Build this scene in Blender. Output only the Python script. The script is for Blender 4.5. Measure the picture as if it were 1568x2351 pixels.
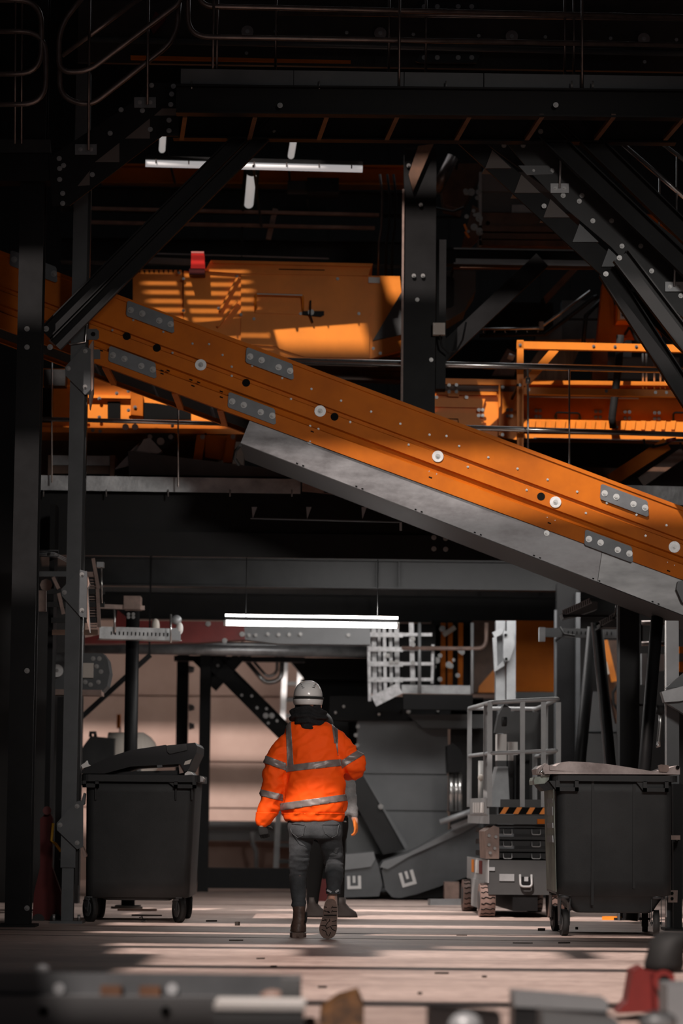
import bpy, bmesh, math, random
from mathutils import Vector, Matrix, noise
random.seed(7)
C = bpy.context.scene.collection
PI = math.pi
V = Vector
for o in list(bpy.data.objects): bpy.data.objects.remove(o)

# ---------------------------------------------------------------- camera
F = 6500.0; CH = 0.90; PITCH = math.atan(689.5 / F); ROLL = 0.0095
fwd = V((0, math.cos(PITCH), math.sin(PITCH)))
up0 = V((0, -math.sin(PITCH), math.cos(PITCH)))
rt0 = V((1, 0, 0))
rt = rt0 * math.cos(ROLL) + up0 * math.sin(ROLL)
up = up0 * math.cos(ROLL) - rt0 * math.sin(ROLL)
cam = bpy.data.cameras.new('camera'); camo = bpy.data.objects.new('camera', cam); C.objects.link(camo)
m = Matrix((rt, up, -fwd)).transposed().to_4x4(); m.translation = V((0, 0, CH)); camo.matrix_world = m
cam.sensor_fit = 'VERTICAL'; cam.sensor_height = 36.0; cam.sensor_width = 24.0
cam.lens = F / 2351 * 36; cam.clip_end = 200; cam.clip_start = 0.5
cam.dof.use_dof = True; cam.dof.focus_distance = 21.3; cam.dof.aperture_fstop = 1.7
bpy.context.scene.camera = camo

# ---------------------------------------------------------------- world, light, exposure
sc = bpy.context.scene
sc.view_settings.view_transform = 'Standard'; sc.view_settings.look = 'None'
sc.view_settings.exposure = 0.0; sc.view_settings.gamma = 1.0; sc.view_settings.use_curve_mapping = False
w = bpy.data.worlds.new('world'); sc.world = w; w.use_nodes = True
w.node_tree.nodes['Background'].inputs[0].default_value = (0.80, 0.86, 1.0, 1)
w.node_tree.nodes['Background'].inputs[1].default_value = 0.05
SUN_D = V((0.26, 0.76, -0.86)).normalized()
def lamp(kind, name, loc, target, energy, color=(1, 1, 1), **k):
    l = bpy.data.lights.new(name, kind); l.energy = energy; l.color = color
    for a, b in k.items(): setattr(l, a, b)
    o = bpy.data.objects.new(name, l); C.objects.link(o); o.location = loc
    o.rotation_euler = (V(target) - V(loc)).to_track_quat('-Z', 'Y').to_euler()
    return o
lamp('SUN', 'sun', (0, 0, 30), V((0, 0, 30)) + SUN_D, 5.6, (1.0, 0.87, 0.80), angle=0.008)
# unseen fill lamps, added to light the front and the space behind
lamp('SPOT', 'fill_spot', (3.6, 7.0, 6.5), (0.4, 23.0, 2.3), 2500, (1.0, 0.95, 0.90), spot_size=math.radians(33), spot_blend=1.0, shadow_soft_size=0.8)
lamp('SPOT', 'fill_spot', (1.0, 9.0, 6.4), (0.2, 20.5, 1.15), 1050, (1.0, 0.93, 0.88), spot_size=math.radians(26), spot_blend=1.0, shadow_soft_size=0.6)
lamp('AREA', 'fill_rear_wall', (-1.2, 35.0, 3.62), (-1.2, 37.0, 0.8), 34, (1.0, 0.86, 0.78), shape='RECTANGLE', size=5, size_y=0.3)  # added to brighten the rear wall, hidden behind the beams
lamp('AREA', 'fill_under_deck', (1.4, 27.0, 3.5), (1.4, 27.6, 0), 120, (1.0, 0.96, 0.93), shape='RECTANGLE', size=3.4, size_y=0.8)  # added fill for the space under the deck, no visible fitting
lamp('AREA', 'fill_overhead', (1.0, 29.0, 11.0), (1.0, 28.5, 3.0), 70, (0.92, 0.96, 1.0), shape='RECTANGLE', size=7, size_y=3)  # added fill from above, out of view

# ---------------------------------------------------------------- photo rays -> world points
def ray(px, py):
    return rt * (px - 784) + up * (1175.5 - py) + fwd * F
def P(px, py, Y):
    d = ray(px, py); return V((0, 0, CH)) + d * (Y / d.y)
def Pz(px, py, z):
    d = ray(px, py); return V((0, 0, CH)) + d * ((z - CH) / d.z)
def G(px, py): return Pz(px, py, 0.0)
def X_(px, py, Y): return P(px, py, Y).x
def Z_(px, py, Y): return P(px, py, Y).z
def S(Y): return F / Y
DV = V((-0.085, 0.9964, 0))       # depth direction of the steel frame
UP = V((0, 0, 1))

# ---------------------------------------------------------------- materials
MATS = {}
def mat(name, col, rough=0.5, metal=0.0, var=0.0, scale=6.0, bump=0.0, bscale=40.0, coat=0.0, emit=None, est=0.0, dirt=None, stretch=(1, 1, 1), alpha=None, rvar=0.0):
    m = bpy.data.materials.new(name); m.use_nodes = True
    nt = m.node_tree; b = nt.nodes['Principled BSDF']; b.inputs['Specular IOR Level'].default_value = 0.15 if sum(col) < .02 else 0.26 if sum(col) < .1 else .45
    b.inputs['Base Color'].default_value = (*col, 1); b.inputs['Roughness'].default_value = rough
    b.inputs['Metallic'].default_value = metal; b.inputs['Coat Weight'].default_value = coat
    if emit: b.inputs['Emission Color'].default_value = (*emit, 1); b.inputs['Emission Strength'].default_value = est
    tc = nt.nodes.new('ShaderNodeTexCoord'); mp = nt.nodes.new('ShaderNodeMapping')
    mp.inputs['Scale'].default_value = stretch; nt.links.new(tc.outputs['Object'], mp.inputs[0])
    if var or dirt or rvar:
        n = nt.nodes.new('ShaderNodeTexNoise'); n.inputs['Scale'].default_value = scale; n.inputs['Detail'].default_value = 6
        n.inputs['Roughness'].default_value = 0.62
        nt.links.new(mp.outputs[0], n.inputs['Vector'])
        r = nt.nodes.new('ShaderNodeValToRGB'); r.color_ramp.elements[0].position = 0.32; r.color_ramp.elements[1].position = 0.70
        lo = tuple(max(0, c * (1 - var)) for c in col); hi = tuple(min(1, c * (1 + var)) for c in col)
        if dirt: lo = dirt
        r.color_ramp.elements[0].color = (*lo, 1); r.color_ramp.elements[1].color = (*hi, 1)
        nt.links.new(n.outputs[0], r.inputs[0]); nt.links.new(r.outputs[0], b.inputs['Base Color'])
        if rvar:
            mr = nt.nodes.new('ShaderNodeMapRange'); mr.inputs[3].default_value = max(0.05, rough - rvar); mr.inputs[4].default_value = min(1, rough + rvar)
            nt.links.new(n.outputs[0], mr.inputs[0]); nt.links.new(mr.outputs[0], b.inputs['Roughness'])
    if bump:
        n2 = nt.nodes.new('ShaderNodeTexNoise'); n2.inputs['Scale'].default_value = bscale; n2.inputs['Detail'].default_value = 4
        nt.links.new(mp.outputs[0], n2.inputs['Vector'])
        bp = nt.nodes.new('ShaderNodeBump'); bp.inputs['Strength'].default_value = bump; bp.inputs['Distance'].default_value = 0.02
        nt.links.new(n2.outputs[0], bp.inputs['Height']); nt.links.new(bp.outputs[0], b.inputs['Normal'])
    MATS[name] = m
    return m
BLACK = mat('black_painted_steel', (0.0055, 0.0055, 0.006), 0.5, 0, 0.4, 3.0, rvar=0.1)
BLACK2 = mat('black_beam_paint', (0.012, 0.012, 0.0125), 0.42, 0, 0.5, 1.6, rvar=0.12)
GREYP = mat('grey_painted_steel', (0.062, 0.066, 0.070), 0.42, 0.1, 0.2, 3.0, rvar=0.1)
GREYL = mat('light_grey_steel', (0.30, 0.31, 0.32), 0.40, 0.2, 0.25, 3.0)
GALV = mat('galvanised_steel', (0.30, 0.305, 0.31), 0.36, 0.55, 0.35, 5.0, bump=0.05, bscale=30, rvar=0.14)
GALVS = mat('smeared_galvanised_sheet', (0.165, 0.165, 0.17), 0.42, 0.35, 0.5, 2.4, dirt=(0.065, 0.058, 0.06), stretch=(1, 1, 2.2), rvar=0.15)
CHROME = mat('bright_tube', (0.55, 0.54, 0.53), 0.22, 0.85, 0.15, 8)
BRONZE = mat('dull_brown_tube', (0.16, 0.13, 0.12), 0.30, 0.7, 0.3, 8)
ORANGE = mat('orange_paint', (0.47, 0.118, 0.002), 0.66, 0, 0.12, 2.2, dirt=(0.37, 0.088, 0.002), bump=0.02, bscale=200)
GUARDU = mat('shaded_guard_sheet', (0.036, 0.035, 0.036), 0.55)  # shade under the guard is put into this sheet colour
GUARD2 = mat('brushed_guard_sheet', (0.17, 0.17, 0.172), 0.4, 0.4, 0.3, 3, stretch=(1, 1, 3))
BEAMM = mat('lit_black_beam_paint', (0.024, 0.025, 0.026), 0.45, 0, 0.5, 1.6, rvar=0.12)  # black beam paint made lighter to stand for light on the webs
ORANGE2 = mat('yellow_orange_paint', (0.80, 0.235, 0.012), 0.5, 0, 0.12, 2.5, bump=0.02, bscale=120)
for _m in (ORANGE,): _m.node_tree.nodes['Principled BSDF'].inputs['Specular IOR Level'].default_value = .22
PLATE = mat('grey_splice_plate', (0.105, 0.112, 0.120), 0.48, 0.3, 0.15, 8)
BOLT = mat('zinc_bolt', (0.24, 0.235, 0.23), 0.36, 0.6)
DISC = mat('zinc_washer', (0.50, 0.50, 0.50), 0.42, 0.35, 0.15, 30)
HOLE = mat('dark_opening', (0.004, 0.004, 0.004), 0.9)
RUB = mat('black_rubber', (0.016, 0.016, 0.016), 0.7, 0, 0.3, 10, bump=0.1, bscale=60)
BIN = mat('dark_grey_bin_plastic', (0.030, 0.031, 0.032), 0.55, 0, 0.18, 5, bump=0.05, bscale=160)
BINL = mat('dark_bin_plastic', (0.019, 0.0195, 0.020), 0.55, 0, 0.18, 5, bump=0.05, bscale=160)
LIDP = mat('dusty_grey_lid', (0.42, 0.36, 0.345), 0.6, 0, 0.25, 6, dirt=(0.26, 0.21, 0.20))
LIDB = mat('black_lid', (0.007, 0.007, 0.008), 0.4)
LITP = mat('lit_greenish_plastic', (0.26, 0.30, 0.26), 0.35, 0, 0.5, 9, dirt=(0.07, 0.08, 0.07), stretch=(1, 1, 0.3))  # greenish plastic, its paleness stands for light on the left side
RED = mat('red_paint', (0.125, 0.011, 0.009), 0.45, 0, 0.2, 5)
REDD = mat('dark_red_paint', (0.07, 0.006, 0.006), 0.45, 0, 0.2, 5)
WHITE = mat('off_white_plastic', (0.62, 0.60, 0.58), 0.4)
CREAM = mat('cream_plastic', (0.50, 0.45, 0.40), 0.5)
YEL = mat('yellow_hose', (0.65, 0.35, 0.03), 0.5)
TAN = mat('tan_primer', (0.22, 0.15, 0.125), 0.5, 0, 0.3, 8)
LAMPM = mat('lamp_diffuser', (0.9, 0.9, 0.9), 0.4, emit=(1.0, 0.97, 0.94), est=4.0)
LAMPD = mat('dim_lamp_diffuser', (0.8, 0.8, 0.8), 0.4, emit=(1.0, 0.95, 0.92), est=0.30)
SCRAP = mat('dark_scrap', (0.03, 0.024, 0.02), 0.8)
DKGREY = mat('dark_grey_panel', (0.085, 0.088, 0.09), 0.5, 0, 0.12, 2)
MIDGREY = mat('mid_grey_panel', (0.15, 0.155, 0.16), 0.55, 0, 0.12, 2)
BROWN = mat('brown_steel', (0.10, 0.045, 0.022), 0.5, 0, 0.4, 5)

# ---------------------------------------------------------------- mesh builder
class M:
    def __init__(s): s.v = []; s.f = []; s.mi = []; s.sm = []; s.cur = 0
    def add(s, vs, fs, smooth=False):
        n = len(s.v); s.v += [V(p) for p in vs]
        for f in fs: s.f.append([i + n for i in f]); s.mi.append(s.cur); s.sm.append(smooth)
        return s
    def hexa(s, a):   # 8 corners: bottom ring 0-3, top ring 4-7
        return s.add(a, [(0, 3, 2, 1), (4, 5, 6, 7), (0, 1, 5, 4), (1, 2, 6, 5), (2, 3, 7, 6), (3, 0, 4, 7)])
    def box(s, a, b):
        x0, x1 = sorted((a[0], b[0])); y0, y1 = sorted((a[1], b[1])); z0, z1 = sorted((a[2], b[2]))
        return s.hexa([(x0, y0, z0), (x1, y0, z0), (x1, y1, z0), (x0, y1, z0), (x0, y0, z1), (x1, y0, z1), (x1, y1, z1), (x0, y1, z1)])
    def bar(s, a, b, w, h, upv=UP, off=(0, 0)):   # w across, h along upv
        a = V(a); b = V(b); t = (b - a).normalized(); sd = t.cross(V(upv))
        if sd.length < 1e-4: sd = t.cross(V((0, 1, 0)))
        sd.normalize(); u = sd.cross(t).normalized()
        a = a + sd * off[0] + u * off[1]; b = b + sd * off[0] + u * off[1]
        c = [(-w / 2, -h / 2), (w / 2, -h / 2), (w / 2, h / 2), (-w / 2, h / 2)]
        return s.hexa([a + sd * p + u * q for p, q in c] + [b + sd * p + u * q for p, q in c])
    def ibeam(s, a, b, h, w, tf=0.015, tw=0.012, upv=UP):
        s.bar(a, b, tw, h - 2 * tf, upv); s.bar(a, b, w, tf, upv, (0, (h - tf) / 2)); return s.bar(a, b, w, tf, upv, (0, -(h - tf) / 2))
    def chan(s, a, b, h, w, t=0.01, sgn=1, upv=UP):
        s.bar(a, b, t, h, upv); s.bar(a, b, w, t, upv, (sgn * w / 2, (h - t) / 2)); return s.bar(a, b, w, t, upv, (sgn * w / 2, -(h - t) / 2))
    def ring(s, c, t, r, n, ref, r2=None):
        t = t.normalized(); sd = t.cross(ref).normalized(); u = sd.cross(t); r2 = r2 or r
        return [c + sd * (math.cos(2 * PI * k / n) * r) + u * (math.sin(2 * PI * k / n) * r2) for k in range(n)]
    def loft(s, rings, cap=True, smooth=True):
        n = len(rings[0]); base = len(s.v)
        for r in rings: s.v += [V(p) for p in r]
        for i in range(len(rings) - 1):
            for k in range(n):
                k2 = (k + 1) % n
                s.f.append([base + i * n + k, base + i * n + k2, base + (i + 1) * n + k2, base + (i + 1) * n + k]); s.mi.append(s.cur); s.sm.append(smooth)
        if cap:
            s.f.append([base + k for k in range(n)][::-1]); s.mi.append(s.cur); s.sm.append(False)
            e = base + (len(rings) - 1) * n; s.f.append([e + k for k in range(n)]); s.mi.append(s.cur); s.sm.append(False)
        return s
    def tube(s, pts, r, n=10):
        pts = [V(p) for p in pts]; T = []
        for i in range(len(pts)):
            a = pts[max(0, i - 1)]; b = pts[min(len(pts) - 1, i + 1)]; T.append((b - a).normalized())
        ref = V((0, 1, 0)) if abs(T[0].y) < 0.9 else V((1, 0, 0)); R = []
        for i, p in enumerate(pts):
            sd = T[i].cross(ref).normalized(); ref2 = sd.cross(T[i]) ; ref = -ref2 if ref2.dot(ref) < 0 else ref2
            rr = r[i] if isinstance(r, (list, tuple)) else r
            R.append([p + sd * (math.cos(2 * PI * k / n) * rr) + ref * (math.sin(2 * PI * k / n) * rr) for k in range(n)])
        return s.loft(R)
    def cyl(s, a, b, r, r2=None, n=20):
        a = V(a); b = V(b); t = b - a; ref = V((0, 0, 1)) if abs(t.normalized().z) < 0.9 else V((1, 0, 0))
        return s.loft([s.ring(a, t, r, n, ref), s.ring(b, t, r2 if r2 is not None else r, n, ref)])
    def prism(s, pts, vec):
        n = len(pts); vec = V(vec); a = [V(p) for p in pts]
        return s.add(a + [p + vec for p in a], [tuple(range(n)), tuple(range(2 * n - 1, n - 1, -1))] + [(i, i + n, (i + 1) % n + n, (i + 1) % n) for i in range(n)])
    def sphere(s, c, rx, ry=None, rz=None, n=16, m=10, zmin=-1.0):
        ry = ry or rx; rz = rz or rx; c = V(c); R = []
        p0 = math.asin(max(-0.999, zmin))
        for i in range(m + 1):
            ph = p0 + (PI / 2 * 0.999 - p0) * i / m
            R.append([c + V((math.cos(2 * PI * k / n) * math.cos(ph) * rx, math.sin(2 * PI * k / n) * math.cos(ph) * ry, math.sin(ph) * rz)) for k in range(n)])
        return s.loft(R)
    # silhouettes taken from the photo, given real depth
    def poly(s, pts, Y, D, dv=None):
        return s.prism([P(x, y, Y) for x, y in pts], (V(dv) if dv is not None else V((0, 1, 0))) * D)
    def pb(s, x0, y0, x1, y1, Y, D):
        xm = (x0 + x1) / 2; ym = (y0 + y1) / 2
        return s.box((X_(x0, ym, Y), Y, Z_(xm, y1, Y)), (X_(x1, ym, Y), Y + D, Z_(xm, y0, Y)))

def rootloc(o):
    p = V((0, 0, 0))
    while o is not None: p = p + o.location; o = o.parent
    return p
def props(o, label=None, cat=None, group=None, kind=None):
    if label: o['label'] = label
    if cat: o['category'] = cat
    if group: o['group'] = group
    if kind: o['kind'] = kind
    return o
def fin(mb, name, mats, parent=None, fix=True):
    if not isinstance(mats, (list, tuple)): mats = [mats]
    vs = mb.v
    if parent is not None: o0 = rootloc(parent)
    else:
        o0 = V(((min(v.x for v in vs) + max(v.x for v in vs)) / 2, (min(v.y for v in vs) + max(v.y for v in vs)) / 2, min(v.z for v in vs)))
    me = bpy.data.meshes.new(name); me.from_pydata([tuple(v - o0) for v in vs], [], mb.f)
    for mt in mats: me.materials.append(mt)
    for i, p in enumerate(me.polygons): p.material_index = mb.mi[i]; p.use_smooth = mb.sm[i]
    if fix:
        bm = bmesh.new(); bm.from_mesh(me); bmesh.ops.recalc_face_normals(bm, faces=bm.faces); bm.to_mesh(me); bm.free()
    me.update()
    o = bpy.data.objects.new(name, me); C.objects.link(o)
    if parent is not None: o.parent = parent
    else: o.location = o0
    return o
def solo(mb, name, mats, label, cat, group=None, kind=None):
    return props(fin(mb, name, mats), label, cat, group, kind)
def T(name, base, label, cat, group=None):
    o = bpy.data.objects.new(name, None); C.objects.link(o); o.location = base; o.empty_display_size = 0.1
    return props(o, label, cat, group)
def part(mb, name, mats, parent, label=None):
    return props(fin(mb, name, mats, parent), label)
def struct(mb, name, mats): return props(fin(mb, name, mats), kind='structure')
# shared small fixings
def _boltmesh(name, mt, r, h, n=6, washer=0.0):
    b = M()
    if washer: b.cyl((0, 0, 0), (0, -0.003, 0), washer, n=20)
    b.cyl((0, -0.002, 0), (0, -h, 0), r, n=n); b.cyl((0, -h, 0), (0, -h - r * 0.5, 0), r * 0.5, n=10)
    me = bpy.data.meshes.new(name); me.from_pydata([tuple(v) for v in b.v], [], b.f); me.materials.append(mt)
    bm = bmesh.new(); bm.from_mesh(me); bmesh.ops.recalc_face_normals(bm, faces=bm.faces); bm.to_mesh(me); bm.free()
    return me
ME_BOLT = _boltmesh('bolt', BOLT, 0.013, 0.011, 6, 0.021)
ME_SBOLT = _boltmesh('small_bolt', BOLT, 0.009, 0.010, 6, 0.012)
ME_DISC = None
def inst(me, name, parent, pos, scale=1.0, rot=None):
    o = bpy.data.objects.new(name, me); C.objects.link(o); o.parent = parent
    o.location = V(pos) - rootloc(parent); o.scale = (scale,) * 3
    if rot: o.rotation_euler = rot
    return o
def bolt(parent, px, py, Y, scale=1.0, small=False):
    return inst(ME_SBOLT if small else ME_BOLT, 'bolt', parent, P(px, py, Y), scale)
def rounded(pts, r=0.05, n=5):   # polyline with filleted corners
    pts = [V(p) for p in pts]; out = [pts[0]]
    for i in range(1, len(pts) - 1):
        a, b, c = pts[i - 1], pts[i], pts[i + 1]; d1 = (a - b); d2 = (c - b); rr = min(r, d1.length * .45, d2.length * .45)
        p1 = b + d1.normalized() * rr; p2 = b + d2.normalized() * rr
        for k in range(n + 1):
            t = k / n; out.append(p1 * (1 - t) ** 2 + b * 2 * t * (1 - t) + p2 * t * t)
    out.append(pts[-1]); return out
# ---------------------------------------------------------------- setting
def concrete_floor():
    m = bpy.data.materials.new('worn_concrete_floor'); m.use_nodes = True; nt = m.node_tree; b = nt.nodes['Principled BSDF']
    tc = nt.nodes.new('ShaderNodeTexCoord')
    def noise_(sx, sy, scale, det=6, rough=0.6):
        mp = nt.nodes.new('ShaderNodeMapping'); mp.inputs['Scale'].default_value = (sx, sy, 1); nt.links.new(tc.outputs['Object'], mp.inputs[0])
        n = nt.nodes.new('ShaderNodeTexNoise'); n.inputs['Scale'].default_value = scale; n.inputs['Detail'].default_value = det; n.inputs['Roughness'].default_value = rough
        nt.links.new(mp.outputs[0], n.inputs['Vector']); return n
    n1 = noise_(0.35, 1.0, 1.1); n2 = noise_(1, 1, 9, 8, 0.7); n3 = noise_(1.0, 0.45, 26, 4)
    r1 = nt.nodes.new('ShaderNodeValToRGB'); r1.color_ramp.elements[0].position = 0.30; r1.color_ramp.elements[1].position = 0.62
    r1.color_ramp.elements[0].color = (0.24, 0.17, 0.145, 1); r1.color_ramp.elements[1].color = (0.56, 0.435, 0.385, 1)  # stretched tone streaks also stand for soft bands of sun
    nt.links.new(n1.outputs[0], r1.inputs[0])
    r2 = nt.nodes.new('ShaderNodeValToRGB'); r2.color_ramp.elements[0].position = 0.28; r2.color_ramp.elements[1].position = 0.6
    r2.color_ramp.elements[0].color = (0.55, 0.5, 0.5, 1); r2.color_ramp.elements[1].color = (1, 1, 1, 1)
    nt.links.new(n2.outputs[0], r2.inputs[0])
    mx = nt.nodes.new('ShaderNodeMix'); mx.data_type = 'RGBA'; mx.blend_type = 'MULTIPLY'; mx.inputs[0].default_value = 0.8
    nt.links.new(r1.outputs[0], mx.inputs[6]); nt.links.new(r2.outputs[0], mx.inputs[7])
    # scattered dark specks
    r3 = nt.nodes.new('ShaderNodeValToRGB'); r3.color_ramp.elements[0].position = 0.24; r3.color_ramp.elements[1].position = 0.30
    r3.color_ramp.elements[0].color = (0.12, 0.1, 0.09, 1); r3.color_ramp.elements[1].color = (1, 1, 1, 1); nt.links.new(n3.outputs[0], r3.inputs[0])
    mx2 = nt.nodes.new('ShaderNodeMix'); mx2.data_type = 'RGBA'; mx2.blend_type = 'MULTIPLY'; mx2.inputs[0].default_value = 0.9
    nt.links.new(mx.outputs[2], mx2.inputs[6]); nt.links.new(r3.outputs[0], mx2.inputs[7]); nt.links.new(mx2.outputs[2], b.inputs['Base Color'])
    mr = nt.nodes.new('ShaderNodeMapRange'); mr.inputs[3].default_value = 0.38; mr.inputs[4].default_value = 0.75
    nt.links.new(n2.outputs[0], mr.inputs[0]); nt.links.new(mr.outputs[0], b.inputs['Roughness'])
    bp = nt.nodes.new('ShaderNodeBump'); bp.inputs['Strength'].default_value = 0.25; bp.inputs['Distance'].default_value = 0.01
    nt.links.new(n2.outputs[0], bp.inputs['Height']); nt.links.new(bp.outputs[0], b.inputs['Normal'])
    return m
def concrete_wall():
    m = bpy.data.materials.new('cast_concrete_wall'); m.use_nodes = True; nt = m.node_tree; b = nt.nodes['Principled BSDF']
    tc = nt.nodes.new('ShaderNodeTexCoord'); n = nt.nodes.new('ShaderNodeTexNoise'); n.inputs['Scale'].default_value = 0.9; n.inputs['Detail'].default_value = 8
    nt.links.new(tc.outputs['Object'], n.inputs['Vector'])
    r = nt.nodes.new('ShaderNodeValToRGB'); r.color_ramp.elements[0].position = 0.3; r.color_ramp.elements[1].position = 0.68
    r.color_ramp.elements[0].color = (0.27, 0.175, 0.145, 1); r.color_ramp.elements[1].color = (0.47, 0.345, 0.295, 1)
    nt.links.new(n.outputs[0], r.inputs[0]); nt.links.new(r.outputs[0], b.inputs['Base Color']); b.inputs['Roughness'].default_value = 0.85
    return m
FLOORM = concrete_floor(); WALLM = concrete_wall()
ROOFM = mat('dark_roof_sheet', (0.05, 0.05, 0.052), 0.6, 0.2)
CLAD = mat('dark_cladding', (0.022, 0.021, 0.021), 0.6, 0.1, 0.2, 1)
JOINT = mat('floor_joint_filler', (0.035, 0.026, 0.023), 0.9)
struct(M().box((-9, -3, -0.3), (10, 38, 0)), 'floor', FLOORM)
# joints cut across the slab
for i, (ya, w_) in enumerate(((21.35, 0.05), (20.5, 0.03), (27.6, 0.04))):
    struct(M().bar((-9, ya + 0.35, 0.0008), (10, ya - 0.40, 0.0008), w_, 0.0016), 'trim_%d' % (i + 1), JOINT)
mb = M()
for z0, z1 in ((0, 0.93), (0.95, 1.53), (1.55, 2.38), (2.40, 3.5)): mb.box((-9, 37, z0), (10, 37.3, z1))
mb.box((-9, 37.03, 0), (10, 37.3, 3.5))
struct(mb, 'wall_back', WALLM)
mb = M()
for k in range(48): mb.box((-9 + k * 0.4, 37.0 + (0.05 if k % 2 else 0), 3.5), (-9 + k * 0.4 + 0.4, 37.3, 16))
struct(mb, 'wall_back_upper', CLAD)
struct(M().box((-9.3, -3, 0), (-9, 38, 16)), 'wall_left', CLAD)
struct(M().box((10, -3, 0), (10.3, 38, 16)), 'wall_right', CLAD)
# roof sheet, its openings shaped to drop sun on chosen spots
W1 = (-6.7, 0.5)      # wide slots added to stripe the floor with sun
op = [(a - 14.1, b_ - 14.1, [(x0, .5)]) for a, b_, x0 in ((9.75, 10.25, -5.75), (10.62, 12.0, -5.85), (12.0, 13.35, -6.05), (13.6, 15.2, -5.7), (15.2, 16.45, -6.1))] + [(a - 14.1, b_ - 14.1, [W1]) for a, b_ in ((20.9, 21.35), (22.3, 23.0), (24.1, 25.3), (26.0, 26.6))] + [(16.62 - 14.1, 17.9 - 14.1, [(-6.0, 0.5)]), (17.9 - 14.1, 18.8 - 14.1, [(-6.3, -5.1), (-4.6, -3.4), (-3.2, 0.5)]), (18.95 - 14.1, 19.45 - 14.1, [(-6.4, -4.9), (-4.2, 0.5)])]
LH, RH = (-5.0, -3.95), (-2.7, 0.6)
op += [(15.95, 16.1, [RH]), (16.1, 16.5, [(-6.1, -4.6), RH]), (16.5, 16.58, [RH]), (16.58, 16.75, [(-2.7, -1.9)]), (16.75, 16.80, [(-3.9, -3.0)]), (16.80, 17.12, [(-5.0, -3.0), RH]), (17.12, 17.2, [LH]), (17.2, 17.55, [LH, RH]), (23.3, 23.9, [(-8.4, -3.6)]), (24.1, 24.6, [(-8.4, -3.6)])]
mb = M(); y = -6.0
for a, b_, xs in sorted(op):
    if a > y + 1e-6: mb.box((-14, y, 16), (14, a, 16.15))
    x = -14
    for x0, x1 in xs: mb.box((x, a, 16), (x0, b_, 16.15)); x = x1
    mb.box((x, a, 16), (14, b_, 16.15)); y = b_
mb.box((-14, y, 16), (14, 40, 16.15))
struct(mb, 'ceiling', ROOFM)

# slats added out of the picture above the walkway to stripe sun on the hopper
mb = M()
for k in range(16): mb.box((-3.2, 23.35 + k * .075, 8.55), (-1.62, 23.39 + k * .075, 8.57))
for x in (-3.2, -2.4, -1.66): mb.box((x, 23.3, 8.57), (x + .04, 24.6, 8.62)); mb.box((x, 23.9, 8.62), (x + .04, 23.94, 16))
struct(mb, 'added_sun_slats', ROOFM)
BROWND = mat('dull_brown_underside', (.07, .055, .048), .5)
# ---------------------------------------------------------------- front steel frame
def column_px(name, x0, x1, yref, ybase_z, ytop_z, Y, kind, matl, label, cat='column', base=True, extra=None):
    xa = X_(x0, yref, Y); xb = X_(x1, yref, Y); w_ = xb - xa; xc = (xa + xb) / 2
    t = T(name, (xc, Y + w_ / 2, ybase_z), label, cat)
    mb = M()
    if kind == 'H': mb.ibeam((xc, Y + w_ / 2, ybase_z), (xc, Y + w_ / 2, ytop_z), w_, w_, 0.016, 0.012, upv=(1, 0, 0))
    elif kind == 'HF': mb.ibeam((xc, Y + w_ / 2, ybase_z), (xc, Y + w_ / 2, ytop_z), w_, w_, 0.016, 0.012, upv=(0, 1, 0))
    elif kind == 'R': mb.cyl((xc, Y + w_ / 2, ybase_z), (xc, Y + w_ / 2, ytop_z), w_ / 2, n=28)
    else: mb.box((xa, Y, ybase_z), (xb, Y + w_, ytop_z))
    part(mb, 'shaft', matl, t)
    if base: part(M().box((xa - 0.05, Y - 0.05, ybase_z), (xb + 0.05, Y + w_ + 0.05, ybase_z + 0.02)), 'base_plate', matl, t)
    return t, xc, w_
Yc = 22.0
t, xc, w_ = column_px('steel_column', 28, 84, 1300, 0, 9.0, Yc, 'HF', BLACK, 'massive black steel column at the left edge of the walkway')
for py in (755, 797, 1540, 2085):
    bolt(t, 62, py, Yc, 1.0)
# sheathed cable running down the outer side
solo(M().box((-9 + 6.0, 22.6, 0), (-9 + 6.1, 22.75, 7.6)), 'steel_column', BLACK, 'slim black column at the far left margin behind the massive column', 'column')

# grey telescopic square post with gusset brackets
Yp = 22.8
xm = X_(157.5, 1900, Yp); w_ = 0.118
t = T('support_post', (xm, Yp + .06, 0), 'grey square steel post with bolted gussets beside the dark lidded bin', 'post')
mb = M().box((xm - w_ / 2, Yp, 0.44), (xm + w_ / 2, Yp + w_, Z_(200, 165, Yp)))
part(mb, 'sleeve', GREYP, t)
part(M().box((xm + w_ / 2, Yp + 0.035, 0.3), (xm + w_ / 2 + 0.02, Yp + w_, Z_(200, 340, Yp))), 'side_channel', BLACK2, t)
part(M().box((xm - w_ / 2 + .012, Yp + .012, 0.02), (xm + w_ / 2 - .012, Yp + w_ - .012, 0.44)), 'inner_leg', GREYP, t)
bp = part(M().box((xm - .13, Yp - .08, 0), (xm + .13, Yp + .2, 0.02)), 'base_plate', GREYP, t)
for dx in (-.10, .10):
    part(M().cyl((xm + dx, Yp - .04, .02), (xm + dx, Yp - .04, .07), .012, n=8), 'anchor_bolt', BOLT, bp)
for pz in (1972,):
    part(M().cyl(P(136, pz, Yp + .06), P(177, pz, Yp + .06), .010, n=8), 'clamp_bolt', BOLT, t)
GUS = [([(149, 843), (192, 795), (208, 801), (208, 905), (195, 906), (150, 862)], [(196, 806), (157, 846), (195, 888)]),
       ([(141, 1352), (184, 1308), (200, 1312), (199, 1418), (185, 1416), (142, 1368)], [(188, 1319), (148, 1360), (188, 1401)]),
       ([(130, 1890), (171, 1842), (184, 1838), (191, 1846), (191, 1944), (177, 1950), (131, 1906)], [(177, 1851), (138, 1894), (177, 1935)])]
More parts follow.
